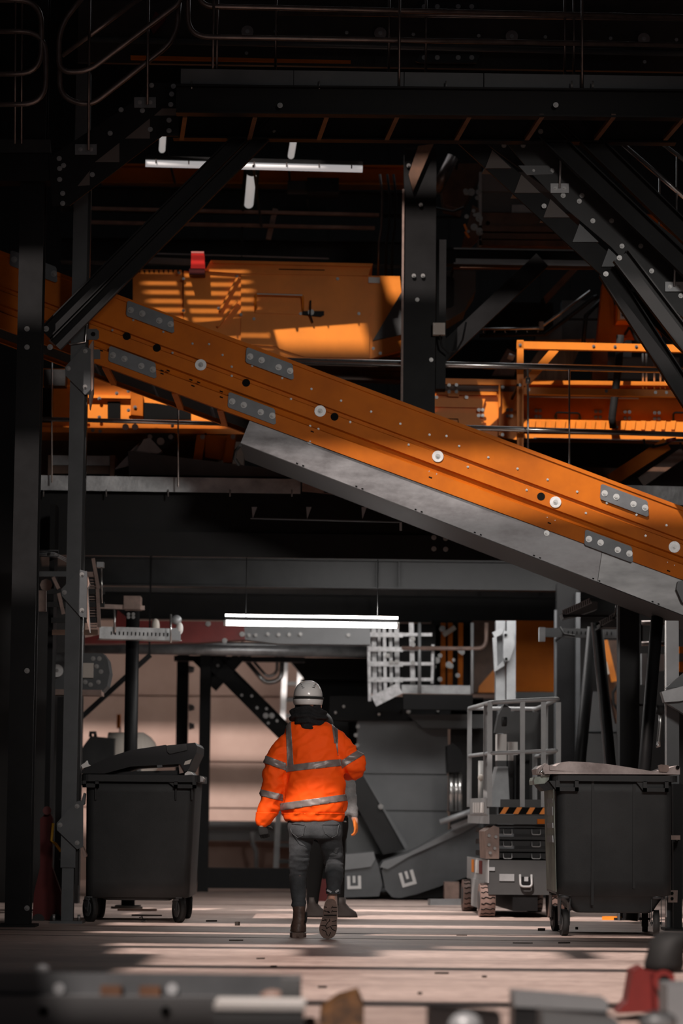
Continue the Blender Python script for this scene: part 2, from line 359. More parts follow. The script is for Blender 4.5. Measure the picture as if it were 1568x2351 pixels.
for pts, bs in GUS:
    g = part(M().poly(pts, Yp - .022, .012), 'gusset_plate', GREYP, t)
    for q in bs: bolt(g, q[0], q[1], Yp - .022, 0.9)
for pts in ([(204, 795), (214, 780), (214, 900), (206, 940), (203, 905)], [(198, 1310), (206, 1340), (201, 1350), (206, 1452), (199, 1425)], [(186, 1842), (192, 1820), (196, 1822), (194, 1846), (188, 1850)], [(186, 1944), (190, 1943), (199, 1964), (197, 1968), (191, 1967)]):
    part(M().poly(pts, Yp - .01, .09), 'clamp_hook', TAN if pts[0][1] != 1842 else GREYP, t)
part(M().poly([(198, 755), (222, 755), (227, 760), (227, 776), (222, 780), (198, 780)], Yp + .01, .01), 'lug_plate', GREYP, t)
part(M().poly([(214, 802), (228, 802), (230, 806), (230, 824), (214, 824)], Yp + .01, .01), 'lug_plate', GREYP, t)
part(M().cyl(P(214, 767, Yp + .009), P(214, 767, Yp + .003), .018), 'lug_hole', HOLE, t)
part(M().tube([P(155, 786, Yp - .02), P(160, 790, Yp - .04), P(196, 785, Yp - .04), P(199, 745, Yp - .02), P(194, 742, Yp)], .008, 8), 'tie_rod', CHROME, t)

# big black diagonal brace, two flats with a gap
Yb = 22.25
t = T('diagonal_brace', P(112, 790, Yb), 'long black double-flat brace rising from the left column to the walkway', 'brace')
for oy, Yq in ((-1, Yb), (1, Yb + .01)):
    mb = M(); a = P(116 + oy * 12, 780 + oy * 13, Yq); b = P(625 + oy * 12, 270 + oy * 13, Yq)
    mb.chan(a, b, .112, .05, .010, 1, upv=(0, 0, 1)); part(mb, 'flat_bar', BLACK, t)
part(M().bar(P(118, 788, Yb + .05), P(622, 262, Yb + .05), .01, .06), 'packing_strip', TAN, t)
for q in ((106, 755), (115, 797), (643, 242), (630, 303)): bolt(t, q[0], q[1], Yb - .02, 1.1)

# ---------------------------------------------------------------- upper walkway (crosses the whole top)
Yw = 21.4
def hl(xa, ya, xb, yb, Y):
    a = P(xa, ya, Y); b = Pz(xb, yb, a.z); return a, b
t = T('high_walkway', P(1000, 262, Yw), 'black high-level walkway with grey toe plate and tube handrails across the top', 'walkway')
a, b = hl(415, 175, 1600, 193, Yw); az = .055
for x0, x1 in ((0, .2175), (.2185, .4310), (.4325, .585), (.5870, .7790), (.7800, 1.0)):
    p, q = a.lerp(b, x0), a.lerp(b, x1)
    part(M().bar(p, q, .006, .118), 'toe_plate', GREYP, t)
a, b = hl(405, 230, 1600, 242, Yw + .01)
part(M().ibeam(a, b, .225, .12, .014, .012), 'front_beam', BLACK, t)
part(M().ibeam(a + DV * .82, b + DV * .82, .225, .12, .014, .012), 'rear_beam', BLACK, t)
az = a.z
for px in (424, 585, 750, 912, 1078, 1245, 1410, 1575):
    p = Pz(px, 262, az - .10)
    part(M().bar(p + V((0, .05, 0)), p + DV * .80, .035, .03), 'cross_joist', BROWN, t)
part(M().prism([a + V((0, 0.05, .09)), b + V((0, 0.05, .09)), b + DV * .8 + V((0, 0, .09)), a + DV * .8 + V((0, 0, .09))], V((0, 0, .012))), 'deck_grating', BLACK2, t)
for px in (440, 733, 1024, 1313, 1361):
    part(M().cyl(P(px, 186, Yw - .01), P(px, 204, Yw - .01), .006, n=6), 'fixing_stud', BOLT, t)
bolt(t, 1276, 241, Yw - .06); bolt(t, 643, 242, Yw - .06)
# handrails of the upper walkway
zt = Z_(900, 24, Yw); 
a = P(432, -30, Yw); b = P(432, 50, Yw); c = P(470, 84, Yw); 
part(M().tube(rounded([P(431, -60, Yw), P(431, 84, Yw), Pz(1600, 104, P(431, 84, Yw).z)], .16, 8), .021, 12), 'lower_rail', BRONZE, t)
part(M().tube(rounded([P(450, -40, Yw + .06), P(462, 14, Yw + .06), Pz(1600, 40, P(462, 14, Yw + .06).z)], .12, 8), .021, 12), 'upper_rail', BRONZE, t)
part(M().tube([P(640, 30, Yw + .82), Pz(1600, 44, P(640, 30, Yw + .82).z)], .02, 10), 'rear_rail', BRONZE, t)
for px, y1, dy in ((489, 186, 0), (498, 186, .04), (633, 162, .82), (893, 168, .82), (917, 196, 0), (978, 168, .82), (1297, 176, .82), (1318, 176, .82), (1337, 206, 0)):
    x = X_(px, 100, Yw + dy)
    part(M().cyl((x, Yw + dy + .02, Z_(px, y1, Yw + dy)), (x, Yw + dy + .02, Z_(px, -60, Yw + dy)), .010, n=8), 'baluster', BRONZE, t)
solo(M().tube([P(190, 90, 22.48), Pz(1620, 124, P(190, 90, 22.48).z)], .026, 12), 'pipe', GREYP, 'straight dark grey pipe behind the upper handrail', 'pipe')

# ---------------------------------------------------------------- left stair flight with looped rails
Ys = 21.9
t = T('stair_flight', P(110, 440, Ys), 'black stair flight in the upper left corner with looped handrails', 'stairs')
part(M().poly([(112, 362), (318, 226), (335, 190), (410, 190), (410, 312), (372, 312), (160, 472), (120, 472)], Ys, .02), 'stringer', BLACK, t)
part(M().poly([(128, 390), (318, 256), (335, 230), (400, 230), (400, 292), (372, 292), (160, 452), (128, 452)], Ys + .85, .02), 'rear_stringer', BLACK, t)
for tri in ([(178, 427), (206, 392), (206, 425)], [(218, 372), (274, 328), (274, 372)], [(287, 318), (344, 272), (344, 318)], [(354, 265), (372, 249), (405, 249), (405, 265)]):
    part(M().poly(tri, Ys - .004, .2), 'tread', BROWND, t)
for q in ((146, 380), (199, 346), (253, 306), (278, 252), (327, 254), (348, 196), (398, 198), (394, 216), (392, 240), (388, 276), (388, 300), (136, 364), (137, 387), (137, 412), (144, 444), (144, 467), (212, 401), (345, 297)):
    bolt(t, q[0], q[1], Ys - .005, 0.95)
for cx, cy in ((333, 235), (197, 343)):
    pl = part(M().poly([(cx - 25, cy - 12), (cx + 25, cy - 12), (cx + 25, cy + 12), (cx - 25, cy + 12)], Ys - .03, .01), 'rail_foot', PLATE, t)
    bolt(pl, cx - 12, cy, Ys - .03, 0.8); bolt(pl, cx + 12, cy, Ys - .03, 0.8)
t2 = T('handrail', P(330, 230, Ys - .06), 'looped tube handrail following the black stair flight at top left', 'handrail')
Yh = Ys - .09
part(M().tube(rounded([P(210, -30, Yh), P(135, 60, Yh), P(135, 165, Yh), P(200, 165, Yh), P(415, 5, Yh), P(415, -40, Yh)], .16, 7), .022, 12), 'rail_loop', BRONZE, t2)
part(M().tube(rounded([P(136, 110, Yh + .05), P(138, 222, Yh + .05), P(205, 245, Yh + .05), P(405, 90, Yh + .05), P(412, -20, Yh + .05)], .16, 7), .022, 12), 'rail_loop', BRONZE, t2)
part(M().tube([P(142, 128, Yh + .03), P(330, -10, Yh + .03)], .02, 10), 'middle_rail', BRONZE, t2)
for px, y0, y1 in ((203, -30, 345), (338, -30, 240)):
    part(M().cyl(P(px, y1, Yh), P(px + 3, y0, Yh), .011, n=8), 'baluster', BRONZE, t2)
t2 = T('handrail', P(30, 320, Ys - .06), 'dark looped handrail in the extreme upper left corner', 'handrail')
for a_, b_ in (((-60, 0), (95, 170)), ((-60, 72), (105, 240))):
    part(M().tube(rounded([P(-60, a_[1], Yh), P(b_[0], a_[1], Yh), P(b_[0], b_[1], Yh), P(-60, b_[1], Yh)], .2, 7), .022, 12), 'rail_loop', BRONZE, t2)
for px in (34, 49): part(M().cyl(P(px, 330, Yh), P(px + 2, -30, Yh), .009, n=8), 'baluster', BRONZE, t2)
solo(M().poly([(-40, 320), (116, 320), (116, 350), (-40, 350)], Ys, .9, DV), 'landing_edge', BLACK2, 'dark landing edge at upper left where the stair flight begins', 'landing')
solo(M().poly([(-40, 352), (118, 352), (118, 415), (-40, 415)], Ys + .02, .2), 'landing_beam', BLACK, 'black beam below the upper left landing', 'beam')
solo(M().poly([(343, 60), (356, 26), (382, 42), (352, 78)], 22.6, .03), 'warning_tag', REDD, 'small dark red tag behind the looped stair rail', 'tag')

# ---------------------------------------------------------------- right stair flight and braces
Yr = 22.52
t = T('stair_flight', P(1560, 760, Yr), 'steep black stair flight descending to the right edge with bolted stringer plates', 'stairs')
part(M().poly([(1044, 322), (1108, 322), (1620, 780), (1620, 860), (1390, 640)], Yr + .02, .03), 'stringer', BLACK, t)
part(M().poly([(1100, 318), (1262, 318), (1620, 600), (1620, 700), (1568, 660)], Yr + .9, .03), 'rear_stringer', BLACK2, t)
for k in range(8):
    x = 1148 + k * 66.8 - 6; y = 368 + k * 56.5 + 6
    tr = part(M().poly([(x - 28, y + 12), (x - 12, y - 30), (x + 32, y + 12)], Yr - .002, .22, DV), 'tread', BROWND if k < 3 else GREYP, t)
part(M().poly([(1165, 331), (1250, 331), (1640, 690), (1640, 790), (1500, 670), (1402, 566), (1300, 480), (1222, 400)], Yr - .012, .008), 'stringer_plate', BLACK2, t)
for q in ((1157, 334), (1201, 334), (1225, 392), (1267, 392), (1293, 449), (1336, 449), (1361, 507), (1404, 507), (1428, 565), (1471, 565), (1496, 622), (1249, 473), (1422, 592), (1391, 629), (1527, 691), (1563, 679), (1458, 632), (1330, 462)):
    bolt(t, q[0], q[1], Yr - .014, 0.95)
for cx, cy in ((1285, 432), (1548, 658)):
    pl = part(M().poly([(cx - 21, cy - 11), (cx + 21, cy - 11), (cx + 21, cy + 11), (cx - 21, cy + 11)], Yr - .035, .01), 'rail_foot', GREYL, t)
    bolt(pl, cx - 10, cy, Yr - .035, 0.75); bolt(pl, cx + 10, cy, Yr - .035, 0.75)
    part(M().cyl(P(cx, cy, Yr - .045), P(cx + 2, cy - 75, Yr - .045), .009, n=8), 'rail_stub', GREYL, t)
part(M().poly([(1190, 380), (1260, 380), (1270, 400), (1210, 402)], Yr - .018, .006), 'tread_cleat', GREYP, t)
t = T('handrail', P(1530, 650, Yr), 'bright tube handrails sloping down at the upper right corner', 'handrail')
part(M().tube([P(1428, 330, Yr + .95), P(1640, 512, Yr + .95)], .020, 10), 'top_rail', CHROME, t)
part(M().tube([P(1352, 408, Yr + .95), P(1640, 640, Yr + .95)], .020, 10), 'middle_rail', CHROME, t)
part(M().tube([P(1520, 330, Yr + 1.3), P(1640, 420, Yr + 1.3)], .018, 10), 'far_rail', CHROME, t)
for px, y0, y1 in ((1513, 408, 562), (1553, 360, 615)):
    part(M().cyl(P(px, y1, Yr + .95), P(px + 1, y0, Yr + .95), .009, n=8), 'baluster', CHROME, t)
def brace(name, xa, ya, xb, yb, wpx, Y, label, mt=BLACK, bolts=(), d=.08, cat='brace'):
    t = T(name, P(xa, ya, Y), label, cat)
    part(M().chan(P(xa, ya, Y), P(xb, yb, Y), wpx / S(Y), d, .01, 1), 'channel', mt, t)
    for q in bolts: bolt(t, q[0], q[1], Y - .01)
    return t
brace('diagonal_brace', 1302, 274, 1640, 603, 44, Yb, 'upper black brace sloping down to the right edge from the walkway', bolts=((1276, 262),))
brace('diagonal_brace', 1249, 303, 1640, 677, 44, Yb - .02, 'black brace parallel below the upper right brace, crossing the stair plates', bolts=((1241, 302),))
brace('diagonal_brace', 1392, 625, 1640, 1010, 44, Yb + .02, 'lower left black brace of the pair in front of the orange frame', bolts=((1391, 629),))
brace('diagonal_brace', 1424, 590, 1640, 872, 44, Yb - .12, 'lower right black brace with rounded end at the right edge', bolts=((1422, 592),), mt=BLACK2)
# ---------------------------------------------------------------- the big inclined orange conveyor
Y0 = 23.2
def ctop(x): return 675 + (x - 265) * 0.3755
def cbot(x): return 850 + (x - 265) * 0.3690
XL, XR = -260, 1900
conv = T('belt_conveyor', P(784, 1041, Y0 + .5), 'long inclined orange conveyor with galvanised guard trough, descending to the right edge', 'conveyor')
PROF = [(0.0, .055), (0.0, 0), (.045, 0), (.055, .012), (.44, .012), (.455, .038), (.505, .038), (.52, .010), (.68, .010), (.70, .040), (.775, .052), (.80, .0), (1.0, 0), (1.0, .06)]
def frame_side(dY, sgn, name):
    mb = M(); A = []; B = []
    for f, d in PROF:
        for L, x in ((A, XL), (B, XR)):
            p = P(x, ctop(x) * (1 - f) + cbot(x) * f, Y0); L.append(p + V((0, dY + sgn * d, 0)))
    n = len(PROF); mb.add(A + B, [(i, i + 1, n + i + 1, n + i) for i in range(n - 1)])
    o = part(mb, name, ORANGE, conv); md = o.modifiers.new('thickness', 'SOLIDIFY'); md.thickness = .006; md.offset = 0
    return o
side = frame_side(0, 1, 'side_frame'); frame_side(1.05, -1, 'rear_side_frame')
# belt, return belt and rollers between the frames
def cz(x, f, dy): return P(x, ctop(x) * (1 - f) + cbot(x) * f, Y0) + V((0, dy, 0))
for f in (.22, .93):
    mb = M(); mb.prism([cz(XL, f, .09), cz(XR, f, .09), cz(XR, f + .02, .09), cz(XL, f + .02, .09)], V((0, .86, 0)))
    part(mb, 'carrying_belt' if f < .5 else 'return_belt', RUB, conv)
for x in range(-60, 1690, 136):
    r = cz(x, 1.03, .07) + V((0, 0, -.01)); r = cz(x, .88, .07)
    part(M().cyl(r, r + V((0, .9, 0)), .045, n=16), 'roller', GREYP, conv)
for x in (240, 400, 505):
    r = cz(x, .99, .05); part(M().bar(r, r + V((0, .95, 0)), .05, .03), 'cross_tie', ORANGE, conv)
ux = (P(784, ctop(784), Y0) - P(584, ctop(584), Y0)).normalized(); uz = V((ux.z * 0 - 0, 0, 0)); uz = V((-ux.z, 0, ux.x))
def onside(px, py, d=0): return P(px, py, Y0 + d)
ME_SPL = None
for cx, cy, in ((346, 728), (620, 835), (1434, 1149), (305, 832), (579, 938), (1398, 1254), (78, 612)):
    c = onside(cx, cy, -.005); hw, hh = .228, .062
    mb = M(); L = [(-hw, -hh + .01), (-hw + .02, hh - .008), (-hw + .03, hh), (hw - .05, hh), (hw - .03, hh - .02), (hw, -hh + .02), (hw - .01, -hh), (-hw + .01, -hh)]
    L = [(-hw + .0, hh - .012), (-hw + .012, hh), (hw - .06, hh), (hw - .045, hh - .012), (hw, -hh + .015), (hw - .012, -hh), (-hw + .045, -hh), (-hw + .03, -hh + .012)]
    mb.prism([c + ux * p + uz * q for p, q in L], V((0, -.008, 0)))
    pl = part(mb, 'splice_plate', PLATE, conv)
    for k, s_ in enumerate((-.175, -.075, .078, .178)):
        inst(ME_BOLT, 'bolt', pl, c + ux * s_ + uz * (.002 if k % 2 else -.004) + V((0, -.008, 0)), 1.25)
for cx, cy in ((461, 838), (735, 944), (1005, 1048), (1275, 1153), (1548, 1256)):
    c = onside(cx, cy, .008); d = part(M().cyl(c, c + V((0, -.010, 0)), .047, n=32), 'bearing_cap', DISC, conv)
    inst(ME_BOLT, 'bolt', d, c + V((0, -.010, 0)), 1.0)
for cx, cy in ((291, 772), (360, 799), (565, 879), (768, 957), (1242, 1140)):
    c = onside(cx, cy, .010); part(M().cyl(c + V((0, .012, 0)), c + V((0, -.004, 0)), .033, n=28), 'access_hole', HOLE, conv)
SB = [(258, 758), (237, 703), (306, 735), (375, 762), (442, 789), (480, 790), (396, 810), (532, 842), (579, 840), (511, 815), (648, 868), (668, 916), (715, 893), (532, 863), (783, 920), (804, 969), (852, 945), (919, 973), (938, 1021), (986, 998), (1025, 1001), (1054, 1024), (1074, 1072), (1121, 1050), (1188, 1076), (1209, 1125), (1257, 1101), (1325, 1129), (1345, 1178), (1393, 1155), (1461, 1182), (1482, 1230), (1530, 1206), (1532, 1291), (712, 978), (731, 985), (985, 1083), (1002, 1089), (1256, 1188), (1274, 1195), (1548, 1298)]
for q in SB: bolt(side, q[0], q[1], Y0 + .008, 0.8, True)
for q in ((438, 872), (456, 878), (443, 886), (717, 991), (988, 1096), (1261, 1201), (1535, 1311), (372, 851), (372, 858), (386, 851), (508, 912), (508, 899), (233, 805)):
    c = onside(q[0], q[1], -.002); part(M().bar(c - ux * .014, c + ux * .014, .006, .010), 'slot', HOLE, conv)
# galvanised spill guard slung below
gy = Y0 + .02
def g1(x): return cbot(x) - 4
guard = conv
def glo(x): return 1018 + (x - 552) * 0.3893
segs = [(576, 552, 1383, 1371), (1384, 1372, 1900, 1890)]
for i, (xa, xal, xb, xbl) in enumerate(segs):
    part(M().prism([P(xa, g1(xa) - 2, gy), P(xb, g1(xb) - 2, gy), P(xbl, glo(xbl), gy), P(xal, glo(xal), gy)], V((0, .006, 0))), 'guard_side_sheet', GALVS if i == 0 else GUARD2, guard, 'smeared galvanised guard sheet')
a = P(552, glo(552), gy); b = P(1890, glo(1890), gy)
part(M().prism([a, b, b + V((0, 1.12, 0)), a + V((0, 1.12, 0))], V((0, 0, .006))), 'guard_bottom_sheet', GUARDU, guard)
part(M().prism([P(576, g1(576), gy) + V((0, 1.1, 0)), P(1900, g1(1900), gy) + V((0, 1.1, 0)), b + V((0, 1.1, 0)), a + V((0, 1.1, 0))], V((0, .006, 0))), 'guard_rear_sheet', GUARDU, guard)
part(M().tube([P(552, 1022, gy - .01), P(541, 1035, gy + .1), P(538, 1052, gy + .3), P(548, 1066, gy + .5)], .014, 8), 'edge_trim', RUB, guard, 'black rubber edge trim')
for k in range(7):
    x = 690 + 136 * k
    for dx in (-8, 6):
        c = P(x + dx, glo(x + dx) - 5, gy - .003); part(M().bar(c - ux * .008, c + ux * .008, .005, .010), 'slot', HOLE, guard)
for q in ((712, 1014), (1255, 1224)): 
    inst(ME_BOLT, 'bolt', guard, P(q[0], q[1], gy - .004), 1.1)
# ---------------------------------------------------------------- mezzanine deck behind the conveyor
def hbeam(name, xa, ya, xb, yb, Y, h, w_, label, mt=BLACK2, stiff=(), cat='beam', fl=.016):
    a, b = hl(xa, ya, xb, yb, Y)
    t = T(name, a.lerp(b, .5) - UP * (h / 2), label, cat)
    part(M().ibeam(a, b, h, w_, fl, .012), 'beam_profile', mt, t)
    for px in stiff:
        L = (Pz(px, (ya + yb) / 2, a.z)); L.y = a.lerp(b, (L.x - a.x) / (b.x - a.x)).y
        part(M().bar(L - UP * (h / 2 - .018), L + UP * (h / 2 - .018), w_ * .9, .012, upv=(1, 0, 0)), 'stiffener', mt, t)
    return t, a, b
Yd = 25.6
t, a, b = hbeam('deck_edge_beam', 60, 1190, 1345, 1208, Yd, .56, .16, 'deep black beam forming the front edge of the mezzanine deck', BLACK)
for q in ((984, 1234), (1011, 1236), (984, 1260), (1011, 1261)): bolt(t, q[0] + 12, q[1], Yd - .02, 1.1)
part(M().bar(P(575, 1190, Yd - .3), P(920, 1199, Yd - .3), .06, .008), 'shelf_angle', GREYP, t)
part(M().bar(P(920, 1199, Yd - .3), P(920, 1218, Yd - .3), .02, .02), 'shelf_end', GREYL, t)
for x in (580, 705, 832): part(M().poly([(x - 2, 1164), (x + 10, 1164), (x, 1191)], Yd - .2, .01), 'stiffener_tab', GREYL, t)
for x in (100, 244, 386, 528, 670): part(M().cyl(P(x, 1124, Yd - .1), P(x, 1140, Yd - .1), .007, n=6), 'fixing_stud', BOLT, t)
a, b = hl(60, 1245, 1345, 1262, Yd - .1); part(M().bar(a, b, .02, .22), 'lower_web', BLACK, t)
a, b = hl(90, 1108, 690, 1117, Yd - .12)
solo(M().bar(a, b, .008, .135), 'toe_plate', GALV, 'galvanised toe plate along the left of the mezzanine deck', 'toe plate')
a, b = hl(694, 1113, 780, 1122, Yd - .12)
solo(M().bar(a, b, .008, .12), 'toe_plate', TAN, 'short pale toe plate piece next to the conveyor guard', 'toe plate')
a, b = hl(1418, 1135, 1640, 1140, Yd - .12)
solo(M().bar(a, b, .008, .17), 'toe_plate', GALV, 'galvanised toe plate seen above the orange conveyor at the right edge', 'toe plate')
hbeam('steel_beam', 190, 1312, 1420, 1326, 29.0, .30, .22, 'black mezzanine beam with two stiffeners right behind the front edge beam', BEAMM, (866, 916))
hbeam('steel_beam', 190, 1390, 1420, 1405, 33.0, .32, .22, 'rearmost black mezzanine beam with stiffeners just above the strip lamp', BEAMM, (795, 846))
a = P(100, 1118, Yd); solo(M().prism([P(60, 1118, Yd) + V((0, .1, 0)), V((3.2, Yd + .3, a.z)), V((3.2, 34.0, a.z)), V((-3.6, 34.0, a.z))], (0, 0, .02)), 'mezzanine_deck', BLACK2, 'black mezzanine deck floor above the work hall passage', 'deck')

# guard rail on the mezzanine, seen left and right of the big conveyor
Yg = Yd - .25
t = T('guard_rail', P(990, 1110, Yg), 'bright two-rail guard rail of the mezzanine passing behind the orange conveyor', 'guard rail')
a, b = hl(-40, 812, 1640, 849, Yg); a = P(610, 827, Yg); b = Pz(1640, 852, a.z)
part(M().tube([a, b], .030, 12), 'top_rail', CHROME, t)
a = P(930, 977, Yg); b = Pz(1640, 1000, a.z); part(M().tube([a, b], .024, 12), 'middle_rail', CHROME, t)
a = P(96, 962, Yg); b = Pz(520, 973, a.z); part(M().tube([a, b], .020, 12), 'middle_rail', CHROME, t)
for px, y0, y1, r in ((988, 842, 960, .020), (1212, 846, 1112, .010), (1307, 848, 1112, .009), (119, 800, 1108, .008), (409, 930, 1118, .008)):
    part(M().cyl(P(px, y1, Yg + .01), P(px, y0, Yg + .01), r, n=10), 'post', CHROME, t)
for px in (988, 1212): part(M().cyl(P(px, 867, Yg - .02), P(px, 881, Yg - .02), r * 3, n=6), 'clamp', BOLT, t)

# ---------------------------------------------------------------- centre column
t, xc, w_ = column_px('steel_column', 926, 1000, 700, Z_(960, 1110, 25.3), Z_(960, 340, 25.3), 25.3, 'HF', BLACK, 'tall black steel column in the centre with a pale edge and a junction box', base=False)
part(M().box((X_(922, 700, 25.2), 25.27, Z_(925, 1000, 25.2)), (X_(927, 700, 25.2), 25.3, Z_(925, 430, 25.2))), 'edge_strip', TAN, t)
part(M().box((X_(1000, 700, 25.6), 25.4, Z_(1010, 900, 25.6)), (X_(1022, 700, 25.6), 25.6, Z_(1010, 560, 25.6))), 'side_channel', BLACK, t)
for q in ((950, 633), (971, 633), (958, 688), (990, 826), (938, 380), (966, 470)): bolt(t, q[0], q[1], 25.28, 0.9)
part(M().poly([(938, 400), (960, 335), (995, 330), (948, 440)], 25.25, .05), 'head_gusset', BROWN, t)
t = T('junction_box', P(1008, 768, 25.2), 'small cream junction box fixed to the centre column', 'junction box')
mb = M().pb(994, 741, 1022, 768, 25.2, .08); part(mb, 'housing', CREAM, t)
for q in ((997, 745), (1019, 745), (997, 765), (1019, 765)): bolt(t, q[0], q[1], 25.2, .35, True)
solo(M().tube([P(1009, 768, 25.25), P(1014, 795, 25.25), P(1030, 810, 25.27), P(1048, 806, 25.27), P(1062, 780, 25.3), P(1070, 740, 25.35)], .009, 8), 'cable', RUB, 'thin black cable looping out below the junction box', 'cable')
hbeam('steel_beam', 1008, 590, 1385, 596, 25.9, .155, .14, 'black horizontal beam to the right of the centre column', BLACK)
hbeam('orange_rail', 1040, 613, 1375, 613, 26.4, .03, .1, 'thin orange rail just below the black beam right of the centre column', BROWN, cat='rail')
brace('diagonal_brace', 1245, 596, 970, 855, 40, 25.75, 'dark brace dropping leftwards to the foot of the centre column', mt=BLACK)
brace('diagonal_brace', 1335, 600, 1250, 690, 14, 28.0, 'thin brown brace high behind the black right hand beam', mt=BROWN)
t = T('hopper_cover', P(1050, 740, 26.8), 'grey cover panel right behind the centre column', 'cover')
part(M().poly([(1002, 620), (1092, 622), (1092, 668), (1074, 695), (1068, 712), (1030, 735), (1002, 738)], 26.8, .5), 'shell', DKGREY, t)
part(M().poly([(1002, 634), (1038, 634), (1043, 642), (1042, 700), (1035, 706), (1002, 708)], 26.77, .03), 'recess', BLACK2, t)
# black machine parts and cable tray behind, right of the column
solo(M().pb(1120, 694, 1270, 748, 28.5, .6), 'machine_housing', BLACK, 'black machine housing behind the right side braces', 'machine')
t = T('cable_tray', P(1180, 775, 27.4), 'dark cable ladder with bright rungs behind the guard rail, bending upward', 'cable tray')
part(M().tube([P(1100, 770, 27.4), P(1250, 768, 27.4), P(1290, 740, 27.4), P(1362, 684, 27.4), P(1372, 680, 27.4)], .022, 8), 'side_rail', BLACK2, t)
part(M().tube([P(1100, 756, 27.4), P(1238, 754, 27.4), P(1283, 722, 27.4), P(1355, 668, 27.4)], .014, 8), 'side_rail', CHROME, t)
for x in range(1110, 1250, 25): part(M().cyl(P(x, 752, 27.4), P(x, 768, 27.4), .007, n=6), 'rung', CHROME, t)
part(M().pb(1238, 738, 1248, 756, 27.3, .06), 'end_bracket', GREYL, t)
solo(M().tube([P(1385, 684, 27.6), P(1345, 725, 27.6), P(1338, 800, 27.6)], .022, 8), 'pipe', BLACK2, 'dark bent pipe beside the orange gantry leg', 'pipe')
solo(M().pb(1230, 725, 1290, 780, 28.9, .2), 'wall_panel', MIDGREY, 'pale grey panel glimpsed below the bending cable ladder', 'panel')
solo(M().pb(1290, 690, 1372, 790, 29.1, .2), 'wall_panel', DKGREY, 'dark grey panel glimpsed left of the orange gantry leg', 'panel')

# corrugated machine box between column and right stair
Yk = 27.2
t = T('machine_enclosure', P(1170, 565, Yk), 'dark panelled machine enclosure between the centre column and the right stair', 'machine')
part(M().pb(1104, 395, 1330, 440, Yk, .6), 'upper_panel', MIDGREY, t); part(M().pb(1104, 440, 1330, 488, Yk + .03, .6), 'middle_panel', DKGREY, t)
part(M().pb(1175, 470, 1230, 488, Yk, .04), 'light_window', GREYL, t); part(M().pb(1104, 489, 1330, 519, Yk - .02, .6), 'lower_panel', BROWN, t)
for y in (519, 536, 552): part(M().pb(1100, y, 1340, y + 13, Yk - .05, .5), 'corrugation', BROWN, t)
part(M().cyl(P(1120, 512, Yk - .02), P(1120, 512, Yk - .06), .02), 'knob', HOLE, t)
part(M().pb(1100, 395, 1106, 565, Yk - .05, .05), 'corner_strip', GREYL, t)
t = T('hydraulic_manifold', P(1080, 560, Yk - .2), 'cluttered orange manifold with hoses right of the column head', 'machine')
part(M().poly([(1060, 565), (1085, 470), (1100, 480), (1100, 545), (1082, 566)], Yk - .3, .1), 'mounting_plate', BROWN, t)
random.seed(4)
for k in range(16):
    q = (1062 + random.random() * 42, 430 + random.random() * 125)
    inst(ME_BOLT, 'fitting', t, P(q[0], q[1], Yk - .34), .7 + random.random() * 1.1)
part(M().tube([P(1000, 478, Yk - .3), P(1040, 486, Yk - .3), P(1066, 476, Yk - .3)], .012, 8), 'hose', RUB, t)
part(M().bar(P(1066, 515, Yk - .31), P(1072, 530, Yk - .31), .02, .02), 'tab', ORANGE2, t); part(M().bar(P(1068, 532, Yk - .31), P(1077, 546, Yk - .31), .02, .02), 'tab', ORANGE2, t)
solo(M().poly([(1010, 410), (1040, 375), (1105, 375), (1105, 400), (1060, 480), (1020, 470)], 27.9, .4), 'chute', BROWN, 'brown sloping chute beside the panelled machine enclosure', 'chute')
solo(M().tube([P(1000, 440, 27.5), P(1040, 360, 27.5)], .06, 14), 'pipe', BRONZE, 'shiny brown pipe sloping right of the column head', 'pipe')

# ---------------------------------------------------------------- overhead background on the left
Yo = 28.5
hbeam('crane_beam', 235, 404, 950, 408, Yo, .20, .25, 'orange beam running behind the upper strip lamp', ORANGE)
hbeam('steel_beam', 140, 455, 925, 470, Yo - .4, .235, .2, 'upper dark grey beam below the orange crane beam', BLACK2)
hbeam('steel_beam', 140, 575, 925, 585, Yo + .3, .25, .2, 'lower dark beam just above the orange hopper', BLACK2)
for i, (ya, yb, mt_, r) in enumerate(((478, 494, TAN, .020), (510, 524, TAN, .016))):
    a, b = hl(190, ya, 870 if i == 0 else 860, yb, Yo - .7)
    solo(M().bar(a, b, .05, .03), 'purlin', mt_, ('upper' if i == 0 else 'lower') + ' thin brown purlin between the two dark beams above the hopper', 'purlin')
solo(M().bar(P(632, 480, Yo - .5), P(616, 550, Yo - .5), .05, .05), 'strut', TAN, 'short brown strut hanging between the purlins', 'strut')
solo(M().bar(P(355, 582, Yo - .6), P(755, 594, Yo - .6), .02, .012), 'light_rail', GREYL, 'thin bright rail above the red beacon', 'rail')
solo(M().bar(P(330, 597, Yo - .7), P(460, 603, Yo - .7), .03, .06), 'light_rail', GREYL, 'pale ledge left of the red beacon', 'rail')
def luminaire_y(name, x0, y0, x1, y1, r, label):
    a = P(x0, y0, 26.0); b = Pz(x1, y1, a.z); b = P(x1, y1, 26.0 * (1865 - y0) / (1865 - y1))
    t = T(name, a.lerp(b, .5), label, 'lamp')
    part(M().tube([a, b], r * .62, 14), 'diffuser', LAMPD, t)
    mb = M().tube([a + UP * .045 - DV * .05, b + UP * .045 + DV * .05], r, 14); part(mb, 'housing', BLACK2, t)
luminaire_y('batten_lamp', 578, 398, 571, 468, .075, 'lamp seen lengthwise below the orange beam, ending in a dark cap')
luminaire_y('batten_lamp', 374, 312, 372, 344, .05, 'short lamp seen lengthwise at upper left above the long strip lamp')
luminaire_y('batten_lamp', 674, 322, 668, 358, .05, 'short lamp seen lengthwise above the middle of the upper strip lamp')
